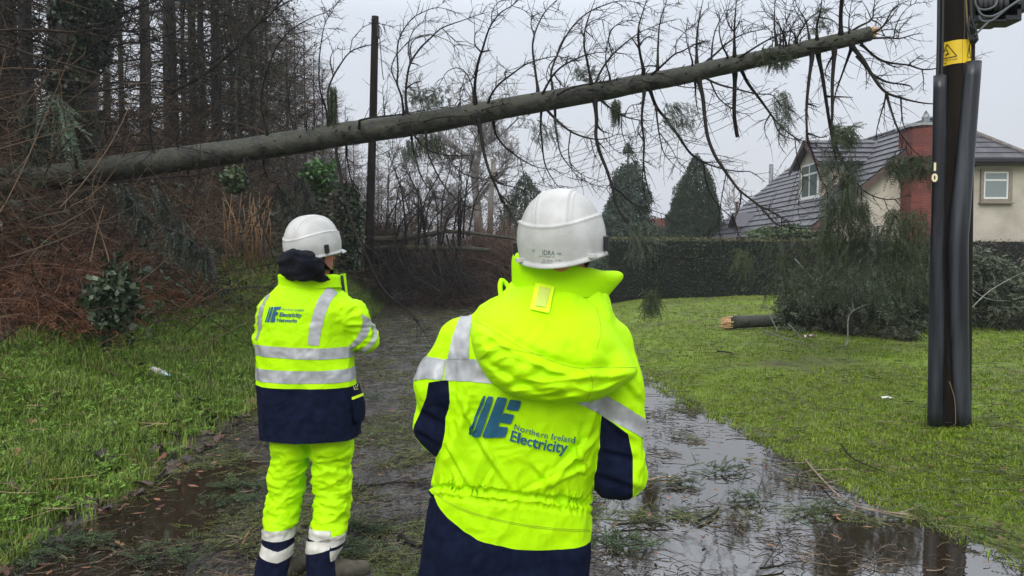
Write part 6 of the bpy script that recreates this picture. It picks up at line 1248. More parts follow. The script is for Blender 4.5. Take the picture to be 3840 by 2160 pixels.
G1 = 'dark needled conifers in the woodland'; G2 = 'bare twiggy conifers in the woodland'; G3 = 'russet larches behind the bank'
ords = ['first', 'second', 'third', 'fourth', 'fifth', 'sixth', 'seventh', 'eighth', 'ninth', 'tenth', 'eleventh', 'twelfth', 'thirteenth', 'fourteenth']
for k, (u, Y, s) in enumerate([(-150, 14, 1.), (60, 17, 1.0), (-80, 26, 1.1), (770, 24, .92), (830, 20, .80), (905, 27, .78), (990, 33, .78), (1085, 42, .70), (960, 22, .70)]): place(pA, u, Y, '%s in the list of dark needled conifers counted from the left edge of the wood' % ords[k] if 0 else '%s dark needled conifer of the wood, counting from the left edge' % ords[sorted([-150, 60, -80, 770, 830, 905, 990, 1085, 960]).index(u)], s, k*1.3, k == 0, grp=G1)
lb = [-60, 30, 120, 225, 415, 1300, 470, 560, 640, 660, 735, 815, 880, 700]
for k, u in enumerate(lb): place(pB, u, [11.5, 15, 13.5, 19, 30, 31, 33, 17.5, 27, 20, 22, 25, 28, 31][k], '%s twiggy bare-limbed conifer of the wood, counting from the left edge' % ords[sorted(lb).index(u)], [1, 1, .9, 1, 1.1, .4, 1, .95, 1.1, 1, 1, .9, .75, .9][k], k*2.1, k == 0, grp=G2)
lc = [(1010, 25, .68), (1085, 26, .62), (1150, 28, .62), (1215, 30, .58), (1265, 33, .55), (950, 24, .74), (1330, 34, .46), (1420, 42, .5), (1115, 31, .7), (1185, 24, .5)]
for k, (u, Y, s) in enumerate(lc): place(pC, u, Y, '%s russet-twigged larch behind the bank, counting from the left' % ords[sorted(a[0] for a in lc).index(u)], s, k*1.7, k == 0, grp=G3)
# bare broadleaf generator (recursive)
def bare_tree(name, base, H, r0, seed, mat, label, levels=5, spread=.55, twl=1., lean=(0, 0), cat='tree', trunkmat=None, n0=4, radmin=.004):
    r = rs(seed); root = thing(name, base, label, cat); out = {k: ([], []) for k in range(levels+1)}
    base = np.array(base, float)
    def grow(p, d, l_, rad, lv):
        K = 6; t = np.linspace(0, 1, K)[:, None]; c = r.normal(size=3)*.28; q = p+d*l_*t+c*l_*t**2*.6; q[:, 2] += (.10 if lv else .0)*l_*t[:, 0]**2
        out[lv][0].append(q); out[lv][1].append(np.linspace(rad, rad*.62, K))
        if lv < levels:
            for _ in range(n0 if lv else n0+2):
                j = r.integers(2 if lv else 3, K); dd = nrm((nrm((q[j]-q[j-1])[None])[0]+spread*1.5*r.normal(size=3)+[0, 0, .12])[None])[0]
                grow(q[j], dd, l_*r.uniform(.45, .78), max(rad*r.uniform(.35, .6), radmin), lv+1)
    grow(base, nrm(np.array([[lean[0], lean[1], 1.]]))[0], H*.38, r0, 0)
    mb = MB(); mb.add(*tubes(np.array(out[0][0]), np.array(out[0][1]), 10)); mb.build('trunk', trunkmat or mat, root, True)
    mb = MB()
    for k in range(1, levels+1): mb.add(*tubes(np.array(out[k][0]), np.array(out[k][1]), 5 if k < 3 else 3))
    mb.build('crown', mat, root); return root
def at(u, Y, dz=0): p_ = W(u, 954, Y); return (p_[0], Y, gz(p_[0], Y)-.1+dz)
bare_tree('oak_tree', at(1800, 58), 15.5, .40, 4, m_greytwig, 'wide bare grey tree far down the lane behind the small pole', 6, .55, radmin=.016)
bare_tree('bare_tree', at(2745, 46), 8.5, .16, 5, m_greytwig, 'small pale bare tree between the cypress and the roof', 5, .6, radmin=.014)
bare_tree('bare_tree', at(1460, 30), 7.5, .12, 9, m_twig, 'bare brown tree just right of the slim dark pole', 6, .6, radmin=.006)
bare_tree('bare_tree', at(1330, 26), 6.5, .12, 10, m_greytwig, 'bare greyish thicket tree left of the slim dark pole', 6, .6, radmin=.006)
bare_tree('bare_tree', at(1540, 40), 7.0, .12, 12, m_twig, 'bare tree leaning over the lane beyond the second fallen trunk', 5, .6, radmin=.008)
bare_tree('bare_tree', at(1650, 62), 8.0, .2, 13, m_greytwig, 'far bare tree left of the wide grey tree', 6, .6, radmin=.014)
# ivy clad double stemmed tree with long black limbs
def ivy_tree():
    Y = 13.; root = thing('ivy_clad_tree', W(480, 900, Y), 'tall ivy-clad twin-stemmed tree at upper left with long black limbs', 'tree'); r = rs(4)
    st = [np.array([W(a, b, Y) for a, b in spline([(265, -260), (268, 0), (262, 160), (262, 350), (275, 560), (280, 900)], 6)]), np.array([W(a, b, Y+.3) for a, b in spline([(400, -260), (365, 0), (345, 90), (318, 200), (300, 400), (292, 900)], 6)])]
    for P, w_ in zip(st, ((.20, .26), (.22, .30))): mb = MB(); mb.add(*tubes(P[None], np.linspace(w_[0], w_[1], len(P))[None], 14)); mb.build('trunk', m_tbark, root, True)
    L_ = [([(-60, 85), (0, 95), (60, 110), (160, 116), (250, 120), (370, 110), (520, 118)], 12, -1.2), ([(210, 330), (262, 336), (360, 341), (470, 328), (535, 315), (640, 300), (760, 290)], 10, -1.), ([(310, 226), (370, 192), (470, 163), (550, 155), (640, 130), (700, 90)], 9, -.8), ([(320, 100), (420, 80), (480, 42), (580, 5), (640, -20)], 12, -.5),
          ([(-40, 240), (0, 255), (60, 275), (120, 300)], 9, -1.5), ([(280, 540), (330, 470), (420, 460), (500, 450), (560, 470)], 6, -1.), ([(270, 250), (200, 200), (130, 100), (90, 0)], 8, .6), ([(640, 350), (700, 315), (770, 278), (850, 210), (890, 175), (955, 100), (1010, 58), (1065, -10)], 15, -.3)]
    for pts, w_, dz in L_:
        S_ = spline(pts, 7); f = np.linspace(0, 1, len(S_)); P = np.array([W(a, b, Y-.2+dz*(g_ if pts[0][0] < 600 else .3)) for (a, b), g_ in zip(S_, f)]); mb = MB(); R_ = w_/2*Y/F*(1-.65*f); mb.add(*tubes(P[None], R_[None], 7, True))
        T_ = nrm(np.gradient(P, axis=0)); m_ = 34; j = r.integers(3, len(P), m_); d = nrm(T_[j]*.6+.8*r.normal(size=(m_, 3))); l_ = r.uniform(.2, .9, m_)[:, None, None]; t5 = np.linspace(0, 1, 6)[None, :, None]
        Q = P[j][:, None]+d[:, None]*l_*t5+.25*l_*t5**2*r.normal(size=(m_, 1, 3)); mb.add(*tubes(Q, np.linspace(.011, .003, 6)[None], 4))
        j2 = r.integers(0, m_, 160); k2 = r.integers(1, 6, 160); o = Q[j2, k2]; d2_ = nrm(r.normal(size=(160, 3))+d[j2]); mb.add(*tubes(o[:, None]+d2_[:, None]*r.uniform(.06, .3, 160)[:, None, None]*np.linspace(0, 1, 4)[None, :, None], np.linspace(.004, .002, 4)[None], 3)); mb.build('branch', m_limb, root)
    iv = []
    for P, w_ in zip(st, (.26, .32)):
        n = 5200; j = r.integers(0, len(P)-1, n); f = r.random(n)[:, None]; C = P[j]*(1-f)+P[j+1]*f; a = r.uniform(0, 6.28, n); rr = w_*(.95+.35*r.random(n)); C = C+np.stack([np.cos(a)*rr, np.sin(a)*rr, 0*a], -1)
        dens = noise(C, 1.3, 6)+.25; k = dens > 0; iv.append(C[k])
    V, Fq = leaves(r, np.concatenate(iv), .085, .6); mesh('ivy', V, Fq, m_ivy, root)
ivy_tree()
def ivy_stem(u0, u1, v0, v1, Y, seed, label):
    r = rs(seed); P = np.array([W(a, b, Y) for a, b in spline([((u0+u1)/2-8, v0), ((u0+u1)/2+6, (v0+v1)/2), ((u0+u1)/2, v1)], 6)]); w_ = (u1-u0)/2*Y/F
    root = thing('ivy_clad_stump', P[-1], label, 'tree'); mb = MB(); mb.add(*tubes(P[None], w_*.6, 12, True)); mb.build('trunk', m_tbark, root, True)
    n = 3600; f = r.random(n)*(len(P)-1.01); j = f.astype(int); g_ = (f-j)[:, None]; C = P[j]*(1-g_)+P[j+1]*g_; a = r.uniform(0, 6.28, n); rr = w_*(.55+.6*r.random(n))*(1+.5*noise(C, 2, seed)); C = C+np.stack([np.cos(a)*rr, np.sin(a)*rr, 0*a], -1); V, Fq = leaves(r, C, .09, .6); mesh('ivy', V, Fq, m_ivy, root)
ivy_stem(1270, 1350, 690, 1010, 18.5, 3, 'thick ivy-covered trunk on the verge right of the left helmet'); ivy_stem(1150, 1240, 700, 960, 18, 5, 'squat ivy-smothered trunk behind the left helmet')
# evergreens beyond the hedge
def cone_tree(name, u0, u1, v0, Y, vb, n, mat, label, seed, power=1., lump=.25, size=.16, gaps=0.):
    r = rs(seed); x = W((u0+u1)/2, 954, Y)[0]; zt, zb = W(0, v0, Y)[2], min(W(0, vb, Y)[2], .4); R_ = (u1-u0)/2*Y/F; base = np.array([x, Y, zb]); root = thing(name, (x, Y, gz(x, Y)), label, 'tree')
    mb = MB(); mb.add(*tubes(np.array([[x, Y, -.2], [x, Y, zb+(zt-zb)*.5], [x, Y, zt-.3]])[None], np.array([[.22, .14, .03]]), 8)); mb.build('trunk', m_tbark, root, True)
    t = 1-np.sqrt(r.random(n)); z = zb+(zt-zb)*t; a = r.uniform(0, 6.28, n); prof = (1-t**power)**(1/1.15); q = np.stack([np.cos(a)*2, np.sin(a)*2, z*.9], -1)
    rr = R_*prof*(1+lump*noise(q, 1., seed)+lump*.6*noise(q, 2.7, seed+1))*(1-.38*r.random(n)**1.5); C = base*[1, 1, 0]+np.stack([np.cos(a)*rr, np.sin(a)*rr, z], -1)
    if gaps: C = C[noise(C, .8, 9) > -gaps]
    n = len(C); D = nrm(np.stack([np.cos(a[:n])*.4, np.sin(a[:n])*.4, -0*t[:n]+r.normal(size=n)*.5+(.9 if power > 1.5 else -.3)], -1)+.4*r.normal(size=(n, 3))); V, Fq = diamonds(C, D, nrm(r.normal(size=(n, 3))+[0, -1, .4]), size*(.6+.8*r.random(n)), size*.4); mesh('crown', V, Fq, mat, root); return root
cone_tree('cypress_tree', 2495, 2720, 578, 38, 985, 60000, m_cyp, 'dense rounded cypress standing alone between the conifer and the house', 1, 2.4, .28, .12)
cone_tree('conifer_tree', 2225, 2480, 530, 41, 1000, 36000, m_dist, 'tall loose conifer behind the near white helmet, left of the cypress', 2, 1.2, .7, .17, .42)
cone_tree('holly_tree', 1840, 2100, 650, 39, 1050, 26000, m_cyp, 'dark round evergreen between the small pole and the near helmet', 3, 2.0, .5, .13, .6)
cone_tree('conifer_tree', 2120, 2200, 765, 52, 980, 2500, m_dist, 'tiny conifer tip just showing over the near white helmet', 4, 1.1, .5, .2)
cone_tree('conifer_tree', 2410, 2560, 850, 44, 1000, 6000, m_dist, 'low dark conifer filling the gap left of the cypress', 6, 2.2, .4, .2)
b = MB(); q0, q1 = W(2445, 905, 60), W(2500, 818, 60); b.box((q0[0], 60, 0), (q1[0], 64, q1[2])); o = b.build('distant_house', m_brick); tag(o, 'sliver of a distant brick house between the two evergreens', 'house')
# second fallen tree over the lane, its fan of limbs and the brushy mound
def second_fallen():
    r = rs(31); Y = 22.8; root = thing('fallen_tree', W(1600, 930, Y), 'dark mossy fallen tree lying across the lane further off, limbs fanning to the ground', 'tree')
    for pts, w_ in (([(1390, 900), (1500, 893), (1600, 880), (1680, 868), (1800, 878), (1960, 900)], (26, 9)), ([(1370, 938), (1480, 928), (1600, 930), (1750, 932), (1840, 938)], (26, 14))):
        S_ = spline(pts, 6); P = np.array([W(a, b, Y) for a, b in S_]); mb = MB(); mb.add(*tubes(P[None], (np.linspace(w_[0], w_[1], len(P))/2*Y/F)[None], 12, True)); mb.build('trunk', M('mossy fallen trunk', (.016, .014, .009), (.05, .055, .022), rough=.8, scale=4, bump=.01, bscale=20), root, True)
    for k in range(50):
        u0 = r.uniform(1400, 1760); v0 = r.uniform(880, 935); dn = r.random() < .62
        u1 = u0+(r.uniform(30, 210) if dn else r.uniform(-90, 160)); v1 = r.uniform(1040, 1120) if dn else r.uniform(560, 800); Y1 = Y+r.uniform(-2.5, .8) if dn else Y+r.uniform(-1.5, 1.5)
        mid = (u0+(u1-u0)*.25, v0+(v1-v0)*.55); S_ = spline([(u0, v0), mid, (u1, v1)], 6); f = np.linspace(0, 1, len(S_)); P = np.array([W(a, b, Y+(Y1-Y)*g_) for (a, b), g_ in zip(S_, f)]); P[:, 2] = np.maximum(P[:, 2], .05)
        mb = MB(); mb.add(*tubes(P[None], np.linspace(.035, .010, len(P))[None], 5)); m_ = 18; j = r.integers(2, len(P), m_); T_ = nrm(np.gradient(P, axis=0))[j]; d = nrm(T_+.7*r.normal(size=(m_, 3))); Q = P[j][:, None]+d[:, None]*r.uniform(.2, .9, m_)[:, None, None]*np.linspace(0, 1, 5)[None, :, None]+.12*r.normal(size=(m_, 1, 3))*np.linspace(0, 1, 5)[None, :, None]**2
        mb.add(*tubes(Q, np.linspace(.010, .004, 5)[None], 3)); mb.build('branch', m_limb, root)
second_fallen()
def brush(name, c, rad, n, mat, label, seed, ln=(.5, 1.3), up=.35, w_=.006, cat='bush', arch=.5):
    """a dome of fine twigs"""
    r = rs(seed); c = np.array(c, float); root = thing(name, c, label, cat); d = nrm(r.normal(size=(n, 3))); d[:, 2] = np.abs(d[:, 2]); rr = r.random(n)**.5; o = c+d*rr[:, None]*np.array(rad)*.75
    dd = nrm(d+.7*r.normal(size=(n, 3))+[0, 0, up]); l_ = r.uniform(*ln, n)[:, None, None]; t = np.linspace(0, 1, 6)[None, :, None]; P = o[:, None]+dd[:, None]*l_*t+arch*l_*t**2*(.5*r.normal(size=(n, 1, 3))+[0, 0, -.45]); P[:, :, 2] = np.maximum(P[:, :, 2], .03)
    mb = MB(); mb.add(*tubes(P, np.linspace(w_, w_*.4, 6)[None], 3)); mb.build('twigs', mat, root)
    q = tubes(np.stack([c+0*d[:14], c+d[:14]*np.array(rad)*.5, c+d[:14]*np.array(rad)*.9], 1), np.array([[.04, .025, .01]]), 5); mb = MB(); mb.add(*q); mb.build('stem', m_tbark, root, True); return root
brush('brush_mound', (W(1790, 954, 25.5)[0], 25.5, .1), (2.1, 1.4, 2.9), 5000, m_redtwig, 'largest reddish-brown mass of fine twigs beside the near helmet', 1, w_=.009, ln=(.6, 1.9), up=.2, arch=.9)
brush('brush_mound', (W(1930, 954, 24.3)[0], 24.3, .05), (1.5, 1.2, 2.5), 3400, m_redtwig, 'russet twiggy bush right against the near helmet', 2, w_=.009, ln=(.6, 1.6), arch=.9)
brush('brush_mound', (W(1700, 954, 23.6)[0], 23.6, .0), (.7, .8, 1.3), 1500, m_twig, 'dark brush dipping onto the lane in front of the reddish twigs', 3, w_=.009, ln=(.6, 1.6), up=-.1, arch=.8)
brush('brush_mound', (W(1560, 954, 27.5)[0], 27.5, .3), (1.9, 1.2, 2.2), 1300, m_twig, 'brown see-through tangle of twigs over the second fallen trunk', 4, w_=.009, ln=(.8, 2.2), up=.3, arch=.9)
brush('brush_mound', (W(1440, 954, 24)[0], 24, .9), (1.2, 1.2, 2.2), 2200, m_twig, 'bushy brown scrub on the verge right of the slim dark pole', 5, w_=.009, ln=(.6, 1.8), up=.4, arch=.8)
bush('evergreen_bush', 1830, 2230, 925, 1130, 24.2, 1.0, 9000, m_hedge, 'dark leafy shrub at the lane side left of the clipped hedge', .085, seed=4)
# tiny traffic cone far down the lane
cn = thing('traffic_cone', (W(1612, 954, 36)[0], 36, gz(W(1612, 954, 36)[0], 36)), 'tiny orange traffic cone far down the lane beyond the second fallen tree', 'traffic cone')
cl = np.array(cn.location); m_or = M('orange plastic', (.62, .07, .02), rough=.5); mb = MB(); mb.add(*tubes(np.array([cl+[0, 0, .03], cl+[0, 0, .4], cl+[0, 0, .75]])[None], np.array([[.16, .09, .03]]), 12, True)); mb.build('cone_body', m_or, cn, True); mb = MB(); mb.box((-.2, -.2, 0), (.2, .2, .035), lambda v: v+cl); mb.build('base', m_or, cn)
mb = MB(); mb.add(*tubes(np.array([cl+[0, 0, .36], cl+[0, 0, .50]])[None], np.array([[.103, .075]]), 12)); mb.build('reflective_sleeve', m_reflw, cn, True)
# ---- stuff on the bank
def ground_pts(r, n, xf, y0, y1, pw=2.):
    """random spots, thinner with distance; xf(y, s) gives x"""
    u = r.random(n); y = (y0**(1-pw)+u*(y1**(1-pw)-y0**(1-pw)))**(1/(1-pw)) if pw != 1 else y0*(y1/y0)**u
    x = xf(y, r.random(n)); return x, y
def stuff(name, V, Fq, mat, label): return tag(mesh(name, V, Fq, mat), label, name.replace('_', ' '), kind='stuff')
r = rs(77)
b_ = None
# brambles: tangled arcing stems over the upper bank
n = 16000; y = r.uniform(5.5, 22, n)**1.0; d = 1.95+(r.random(n)**.9)*7.0-.0*y; d = np.where(y > 13, d*.8+.3, d); x = xl(y)-d; P0 = np.stack([x, y, ground_z(x, y)+r.random(n)*.5], -1)
hgt = .35+.9*sst(1.5, 4, d); az = r.normal(size=(n, 3)); az[:, 2] = np.abs(az[:, 2])*.9+.2; az = nrm(az); l_ = (r.uniform(.3, 1.15, n)*hgt)[:, None, None]; t = np.linspace(0, 1, 7)[None, :, None]
P = P0[:, None]+az[:, None]*l_*t+np.array([0, 0, -.9])*l_*t**2*r.uniform(.2, 1.1, n)[:, None, None]+.3*l_*t**2*r.normal(size=(n, 1, 3))
P = P[np.linalg.norm(P[:, -1]-[0, 0, CAMZ], axis=1) > 6.6]; n = len(P); V, Fq = tubes(P, np.linspace(.0042, .0018, 7)[None]*(.6+.8*r.random((n, 1))), 3); stuff('brambles', V, Fq[0], m_bramble, 'tangle of dead brown bramble stems over the left bank')
n = 5200; y = r.uniform(6, 30, n); d = .8+r.random(n)*6; x = xl(y)-d; P0 = np.stack([x, y, ground_z(x, y)+r.random(n)*1.6], -1); az = nrm(r.normal(size=(n, 3))*[1, 1, .6]+[.2, 0, .3]); l_ = r.uniform(.5, 1.8, n)[:, None, None]
P = P0[:, None]+az[:, None]*l_*t+.3*l_*t**2*r.normal(size=(n, 1, 3)); P = P[np.linalg.norm(P[:, -1]-[0, 0, CAMZ], axis=1) > 9]; V, Fq = tubes(P, np.linspace(.007, .003, 7)[None], 3); stuff('scrub', V, Fq[0], m_twig, 'dark leafless scrub at the foot of the wood')
def frond_stuff(name, n, yr, dr, hr, mat, label, ln, k, leaf, lw, droop, seed, flat=None, dirn=(0, 0, .3), spread=.8, ang=55, clump=0):
    r = rs(seed); y = r.uniform(*yr, n); d = r.uniform(*dr, n); x = xl(y)-d; P0 = np.stack([x, y, ground_z(x, y)+r.uniform(*hr, n)], -1)
    if clump: kk = noise(P0[:, :2], clump, seed)+.12*r.normal(size=n) > .02; P0 = P0[kk]; n = len(P0)
    D = nrm(np.array(dirn)+spread*r.normal(size=(n, 3))); (V, Fq), st = sprays(r, P0, D, ln*(.6+.8*r.random(n)), k, leaf, lw, ang, droop, flat); stuff(name, V, Fq, mat, label)
frond_stuff('bracken', 15000, (4.5, 13), (1.75, 5.0), (.02, .25), m_bracken, 'collapsed rust-brown bracken on the bank', .3, 10, .06, .011, .5, 3, clump=.5)
frond_stuff('ivy_cover', 9000, (7.5, 24), (1.4, 6), (.05, 1.1), m_ivy, 'ivy and dark evergreen leaves creeping through the undergrowth', .14, 3, .07, .045, .2, 4, clump=.7)
# thin leaf litter everywhere under the brambles
n = 26000; x, y = ground_pts(r, n, lambda y, s: xl(y)-1.2-7*s, 4, 20, 1.3); V, Fq = leaves(r, np.stack([x, y, ground_z(x, y)+.03*r.random(n)], -1), .05); stuff('leaf_litter', V, Fq, m_bracken, 'brown leaf litter on the upper bank')
# weeping blue-green conifer boughs over the undergrowth
rb = rs(12)
def weeping(u0, v0, u1, v1, Y, label, seed, mat=None, n=340, wd=.5, ln=.26, k=9, leaf=.05):
    r = rs(seed); root = thing('hanging_bough', W(u0, v0, Y), label, 'bough', 'conifer boughs drooping over the undergrowth'); S_ = spline([(u0, v0), ((u0+u1)/2+14, (v0+v1)/2-20), (u1, v1)], 7); f = np.linspace(0, 1, len(S_)); P = np.array([W(a, b, Y-.5*g_) for (a, b), g_ in zip(S_, f)])
    mb = MB(); mb.add(*tubes(P[None], np.linspace(.016, .004, len(P))[None], 5)); mb.build('stem', m_limb, root, True); j = r.integers(1, len(P), n); P0 = P[j]+.04*r.normal(size=(n, 3)); D = nrm(np.array([.15, -.1, -.9])+wd*r.normal(size=(n, 3)))
    (V, Fq), st = sprays(r, P0, D, ln*(.5+r.random(n)), k, leaf, leaf*.24, 45, .2); mesh('foliage', V, Fq, mat or m_blueg, root); st2 = MB(); st2.add(*tubes(st, np.linspace(.0025, .001, 5)[None], 3)); st2.build('twigs', m_limb, root)
wl = [(450, 690, 540, 860, 8.8), (560, 700, 690, 930, 8.8), (610, 850, 790, 985, 8.2), (1040, 700, 1120, 860, 10.5), (1100, 650, 1160, 800, 10.8), (1080, 780, 1150, 900, 10.2)]
pl_ = ['below the trunk at far left', 'directly below the thick trunk', 'reaching toward the left helmet', 'behind the left helmet', 'high behind the left helmet', 'between canes and left helmet']
for k, a in enumerate(wl): weeping(*a, 'drooping grey-green conifer bough %s' % pl_[k], 40+k, n=105, wd=.32)
weeping(190, 345, 250, 500, 9.6, 'pale silvery fern-like bough at left', 60, M('pale silver needles', (.05, .08, .045), (.14, .19, .12), rough=.5, scale=3, island=True, transl=.2), 26, .5, .42, 16, .075); weeping(110, 390, 130, 560, 9.9, 'dim green bough beside the pale silvery bough', 61, m_dgreen, 240, .5)
bush('rhododendron', 1135, 1260, 600, 725, 12.5, .35, 420, M('bright glossy leaves', (.02, .06, .014), (.075, .155, .04), rough=.3, scale=3, island=True, transl=.2), 'bright green glossy shrub above the left helmet', .10, seed=7); bush('rhododendron', 840, 925, 625, 720, 12.0, .3, 700, m_laurel, 'paler green leafy shrub under the trunk left of the canes', .08, seed=8)
# orange canes
r = rs(15)
for k in range(34):
    u = r.uniform(845, 1010); v0 = r.uniform(690, 830); v1 = r.uniform(930, 1030); Y = r.uniform(10.2, 12); o = tubes(np.array([W(u, v1, Y), W(u+r.normal()*8, (v0+v1)/2, Y), W(u+r.normal()*26, v0, Y)])[None], np.array([[.010, .008, .004]]), 5, True); o = mesh('dead_cane', *o, m_cane, None, True); tag(o, 'upright pale orange dead cane in the stand left of the left helmet', 'cane', 'stand of dead canes')
# grassy lower bank: grass tufts and feathery leaves
def blades(r, x, y, h, w_, per=7, spread=.035, lean=.5):
    n = len(x); N_ = n*per; X = np.repeat(x, per)+spread*r.normal(size=N_); Yy = np.repeat(y, per)+spread*r.normal(size=N_); Z = ground_z(X, Yy)-.005; hh = np.repeat(h, per)*(.5+.8*r.random(N_)); a = r.uniform(0, 6.28, N_); ca_, sa_ = np.cos(a), np.sin(a); le = lean*(.3+r.random(N_)); ww = np.repeat(w_, per)
    b0 = np.stack([X, Yy, Z], -1); sd = np.stack([-sa_, ca_, 0*a], -1)*ww[:, None]*.5; f = np.stack([ca_, sa_, 0*a], -1)
    m1 = b0+f*(hh*le*.3)[:, None]+np.array([0, 0, 1.])*(hh*.6)[:, None]; tp = b0+f*(hh*le)[:, None]+np.array([0, 0, 1.])*(hh*(1-.35*le))[:, None]
    V = np.stack([b0-sd, b0+sd, m1+sd*.8, m1-sd*.8, tp], 1).reshape(-1, 3); k = np.arange(N_)*5; return V, [np.stack([k, k+1, k+2, k+3], -1), np.stack([k+3, k+2, k+4], -1)]
r = rs(101)
x, y = ground_pts(r, 30000, lambda y, s: xl(y)-(-.06+2.3*s**1.05), 2.6, 27, 1.75); kk = xl(y)-x > .20+.6*noise(np.stack([x, y], -1), 1.6, 33)+.25*r.normal(size=len(x)); kk |= (y > 9); x, y = x[kk], y[kk]; V, Fq = blades(r, x, y, .06+.020*y**.8*r.random(len(x)), .0035+.0006*y); stuff('bank_grass', V, Fq, m_grass, 'rough grass on the lower bank')
n = 52000; x, y = ground_pts(r, n, lambda y, s: xl(y)-(.05+2.15*s), 2.8, 26, 1.7); k = (noise(np.stack([x, y], -1), 1.4, 3)+.10*r.normal(size=n) > -.20) & ((xl(y)-x > .28+.6*noise(np.stack([x, y], -1), 1.6, 33)+.2*r.normal(size=n)) | (y > 9)); x, y = x[k], y[k]; n = len(x); P0 = np.stack([x, y, ground_z(x, y)+.01], -1); (V, Fq), st = sprays(r, P0, nrm(r.normal(size=(n, 3))*[1, 1, .5]+[0, 0, .55]), (.09+.006*y)*(.6+.8*r.random(n)), 6, .034, .016, 58, .35, flat=np.array([[0, 0, 1.]])); sc2 = 1; stuff('cow_parsley', V, Fq, m_fern, 'fresh feathery green leaves carpeting the lower bank')
# lawn grass and moss
x, y = ground_pts(r, 60000, lambda y, s: xr(y)-.05+(y*.75+1.0)*s, 2.6, 24, 2.0); k = noise(np.stack([x, y], -1), .55, 20)+.2*r.normal(size=len(x)) < .38; x, y = x[k], y[k]
V, Fq = blades(r, x, y, .018+.030*r.random(len(x))+.0010*y, .0035+.0007*y, per=6, spread=.03, lean=.9); stuff('lawn_grass', V, Fq, m_lgrass, 'short mossy grass of the lawn')
r = rs(171); n = 9000; x, y = ground_pts(r, n, lambda y, s: xr(y)+.1+(y*.7+.8)*s, 2.8, 18, 1.9); kk = noise(np.stack([x, y], -1), 1.0, 51)+.15*r.normal(size=n) > .05; x, y = x[kk], y[kk]; n = len(x); (V, Fq), st = sprays(r, np.stack([x, y, ground_z(x, y)+.01], -1), nrm(r.normal(size=(n, 3))*[1, 1, .3]+[0, 0, .6]), (.035+.003*y)*(.6+.8*r.random(n)), 3, .022, .014, 60, .3, flat=np.array([[0, 0, 1.]])); stuff('lawn_weeds', V, Fq, M('dark lawn weeds', (.035, .075, .012), (.10, .17, .03), rough=.5, scale=2, island=True, transl=.2), 'clover and small weeds in patches through the lawn')
bush('ivy_clump', 350, 500, 1010, 1240, 7.6, .35, 1300, M('dull ivy foliage', (.014, .030, .010), (.060, .085, .040), rough=.4, scale=3, island=True, c3=(.13, .16, .11)), 'low clump of dull ivy leaves where the bracken meets the grass', .075, seed=21, cat='ivy')
# ---- debris: sprigs, twigs, leaves over lane and lawn
def sprig_field(name, n, xf, y0, y1, pw, mat, label, seed, ln=.11, leaf=.022, lw=.005, k=8, zoff=.008, dens=None):
    r = rs(seed); x, y = ground_pts(r, n, xf, y0, y1, pw)
    if dens is not None: kk = dens(x, y)+.18*r.normal(size=n) > 0; x, y = x[kk], y[kk]; n = len(x)
    P0 = np.stack([x, y, ground_z(x, y)+zoff+.012*r.random(n)], -1); D = nrm(r.normal(size=(n, 3))*[1, 1, .10]); s = 1+.05*y
    (V, Fq), st = sprays(r, P0, D, ln*s*(.5+r.random(n)), k, leaf, lw, 50, .0, flat=np.array([[0, 0, 1.]])); mb = MB(); mb.add(V, Fq); mb.add(*tubes(st, np.linspace(.0022, .001, 5)[None]*(1+.06*y[:, None]), 3)); o = mb.build(name, mat); tag(o, label, name.replace('_', ' '), kind='stuff')
m_spr = M('torn green fir sprigs', (.030, .044, .008), (.110, .135, .026), rough=.5, scale=2, island=True, c3=(.10, .075, .035))
m_lt = M('twig litter', (.020, .015, .010), (.065, .046, .028), rough=.6, scale=2, island=True, c3=(.20, .14, .085))
inp = lambda x, y: sst(-.1, .7, x-.2)*sst(11.5, 8.5, y)*(.8+.5*noise(np.stack([x, y], -1), 1.7, 40))
lane = lambda y, s: xl(y)+(xr(y)-xl(y))*s
dn = lambda x, y: .12+1.1*noise(np.stack([x, y], -1), 1.1, 4)+1.0*noise(np.stack([x, y], -1), 2.6, 5)-.98*inp(x, y)-.45*2*np.exp(-((x+2.2)/.5)**4)*sst(6.6, 5.4, y)
sprig_field('fir_sprigs', 40000, lane, 2.4, 26, 1.9, m_spr, 'torn green fir sprigs strewn over the wet lane', 5, dens=dn)
sprig_field('lawn_debris', 3800, lambda y, s: xr(y)+(y*.7+.6)*s**1.3, 2.8, 22, 1.8, m_spr, 'torn fir sprigs and moss scattered on the lawn', 6, zoff=.03, dens=lambda x, y: .1+.9*noise(np.stack([x, y], -1), .7, 14))
def twig_field(name, n, xf, y0, y1, pw, mat, label, seed, l0=.03, l1=.22, w_=.0022, z=.012, dens=None):
    r = rs(seed); x, y = ground_pts(r, n, xf, y0, y1, pw)
    if dens is not None: kk = dens(x, y)+.15*r.normal(size=n) > 0; x, y = x[kk], y[kk]; n = len(x)
    a = r.uniform(0, 6.28, n); l_ = (l0+(l1-l0)*r.random(n)**2.5)*(1+.04*y); t = np.linspace(-.5, .5, 5)[None]; c = r.normal(size=(n, 1))*.25; X = x[:, None]+l_[:, None]*(np.cos(a)[:, None]*t-np.sin(a)[:, None]*c*t**2*2); Yy = y[:, None]+l_[:, None]*(np.sin(a)[:, None]*t+np.cos(a)[:, None]*c*t**2*2)
    P = np.stack([X, Yy, np.broadcast_to((ground_z(x, y)+z+.012*r.random(n))[:, None], X.shape)], -1); V, Fq = tubes(P, (w_*(.5+r.random(n))*(1+.07*y))[:, None]*np.linspace(1, .5, 5)[None], 3); stuff(name, V, Fq[0], mat, label)
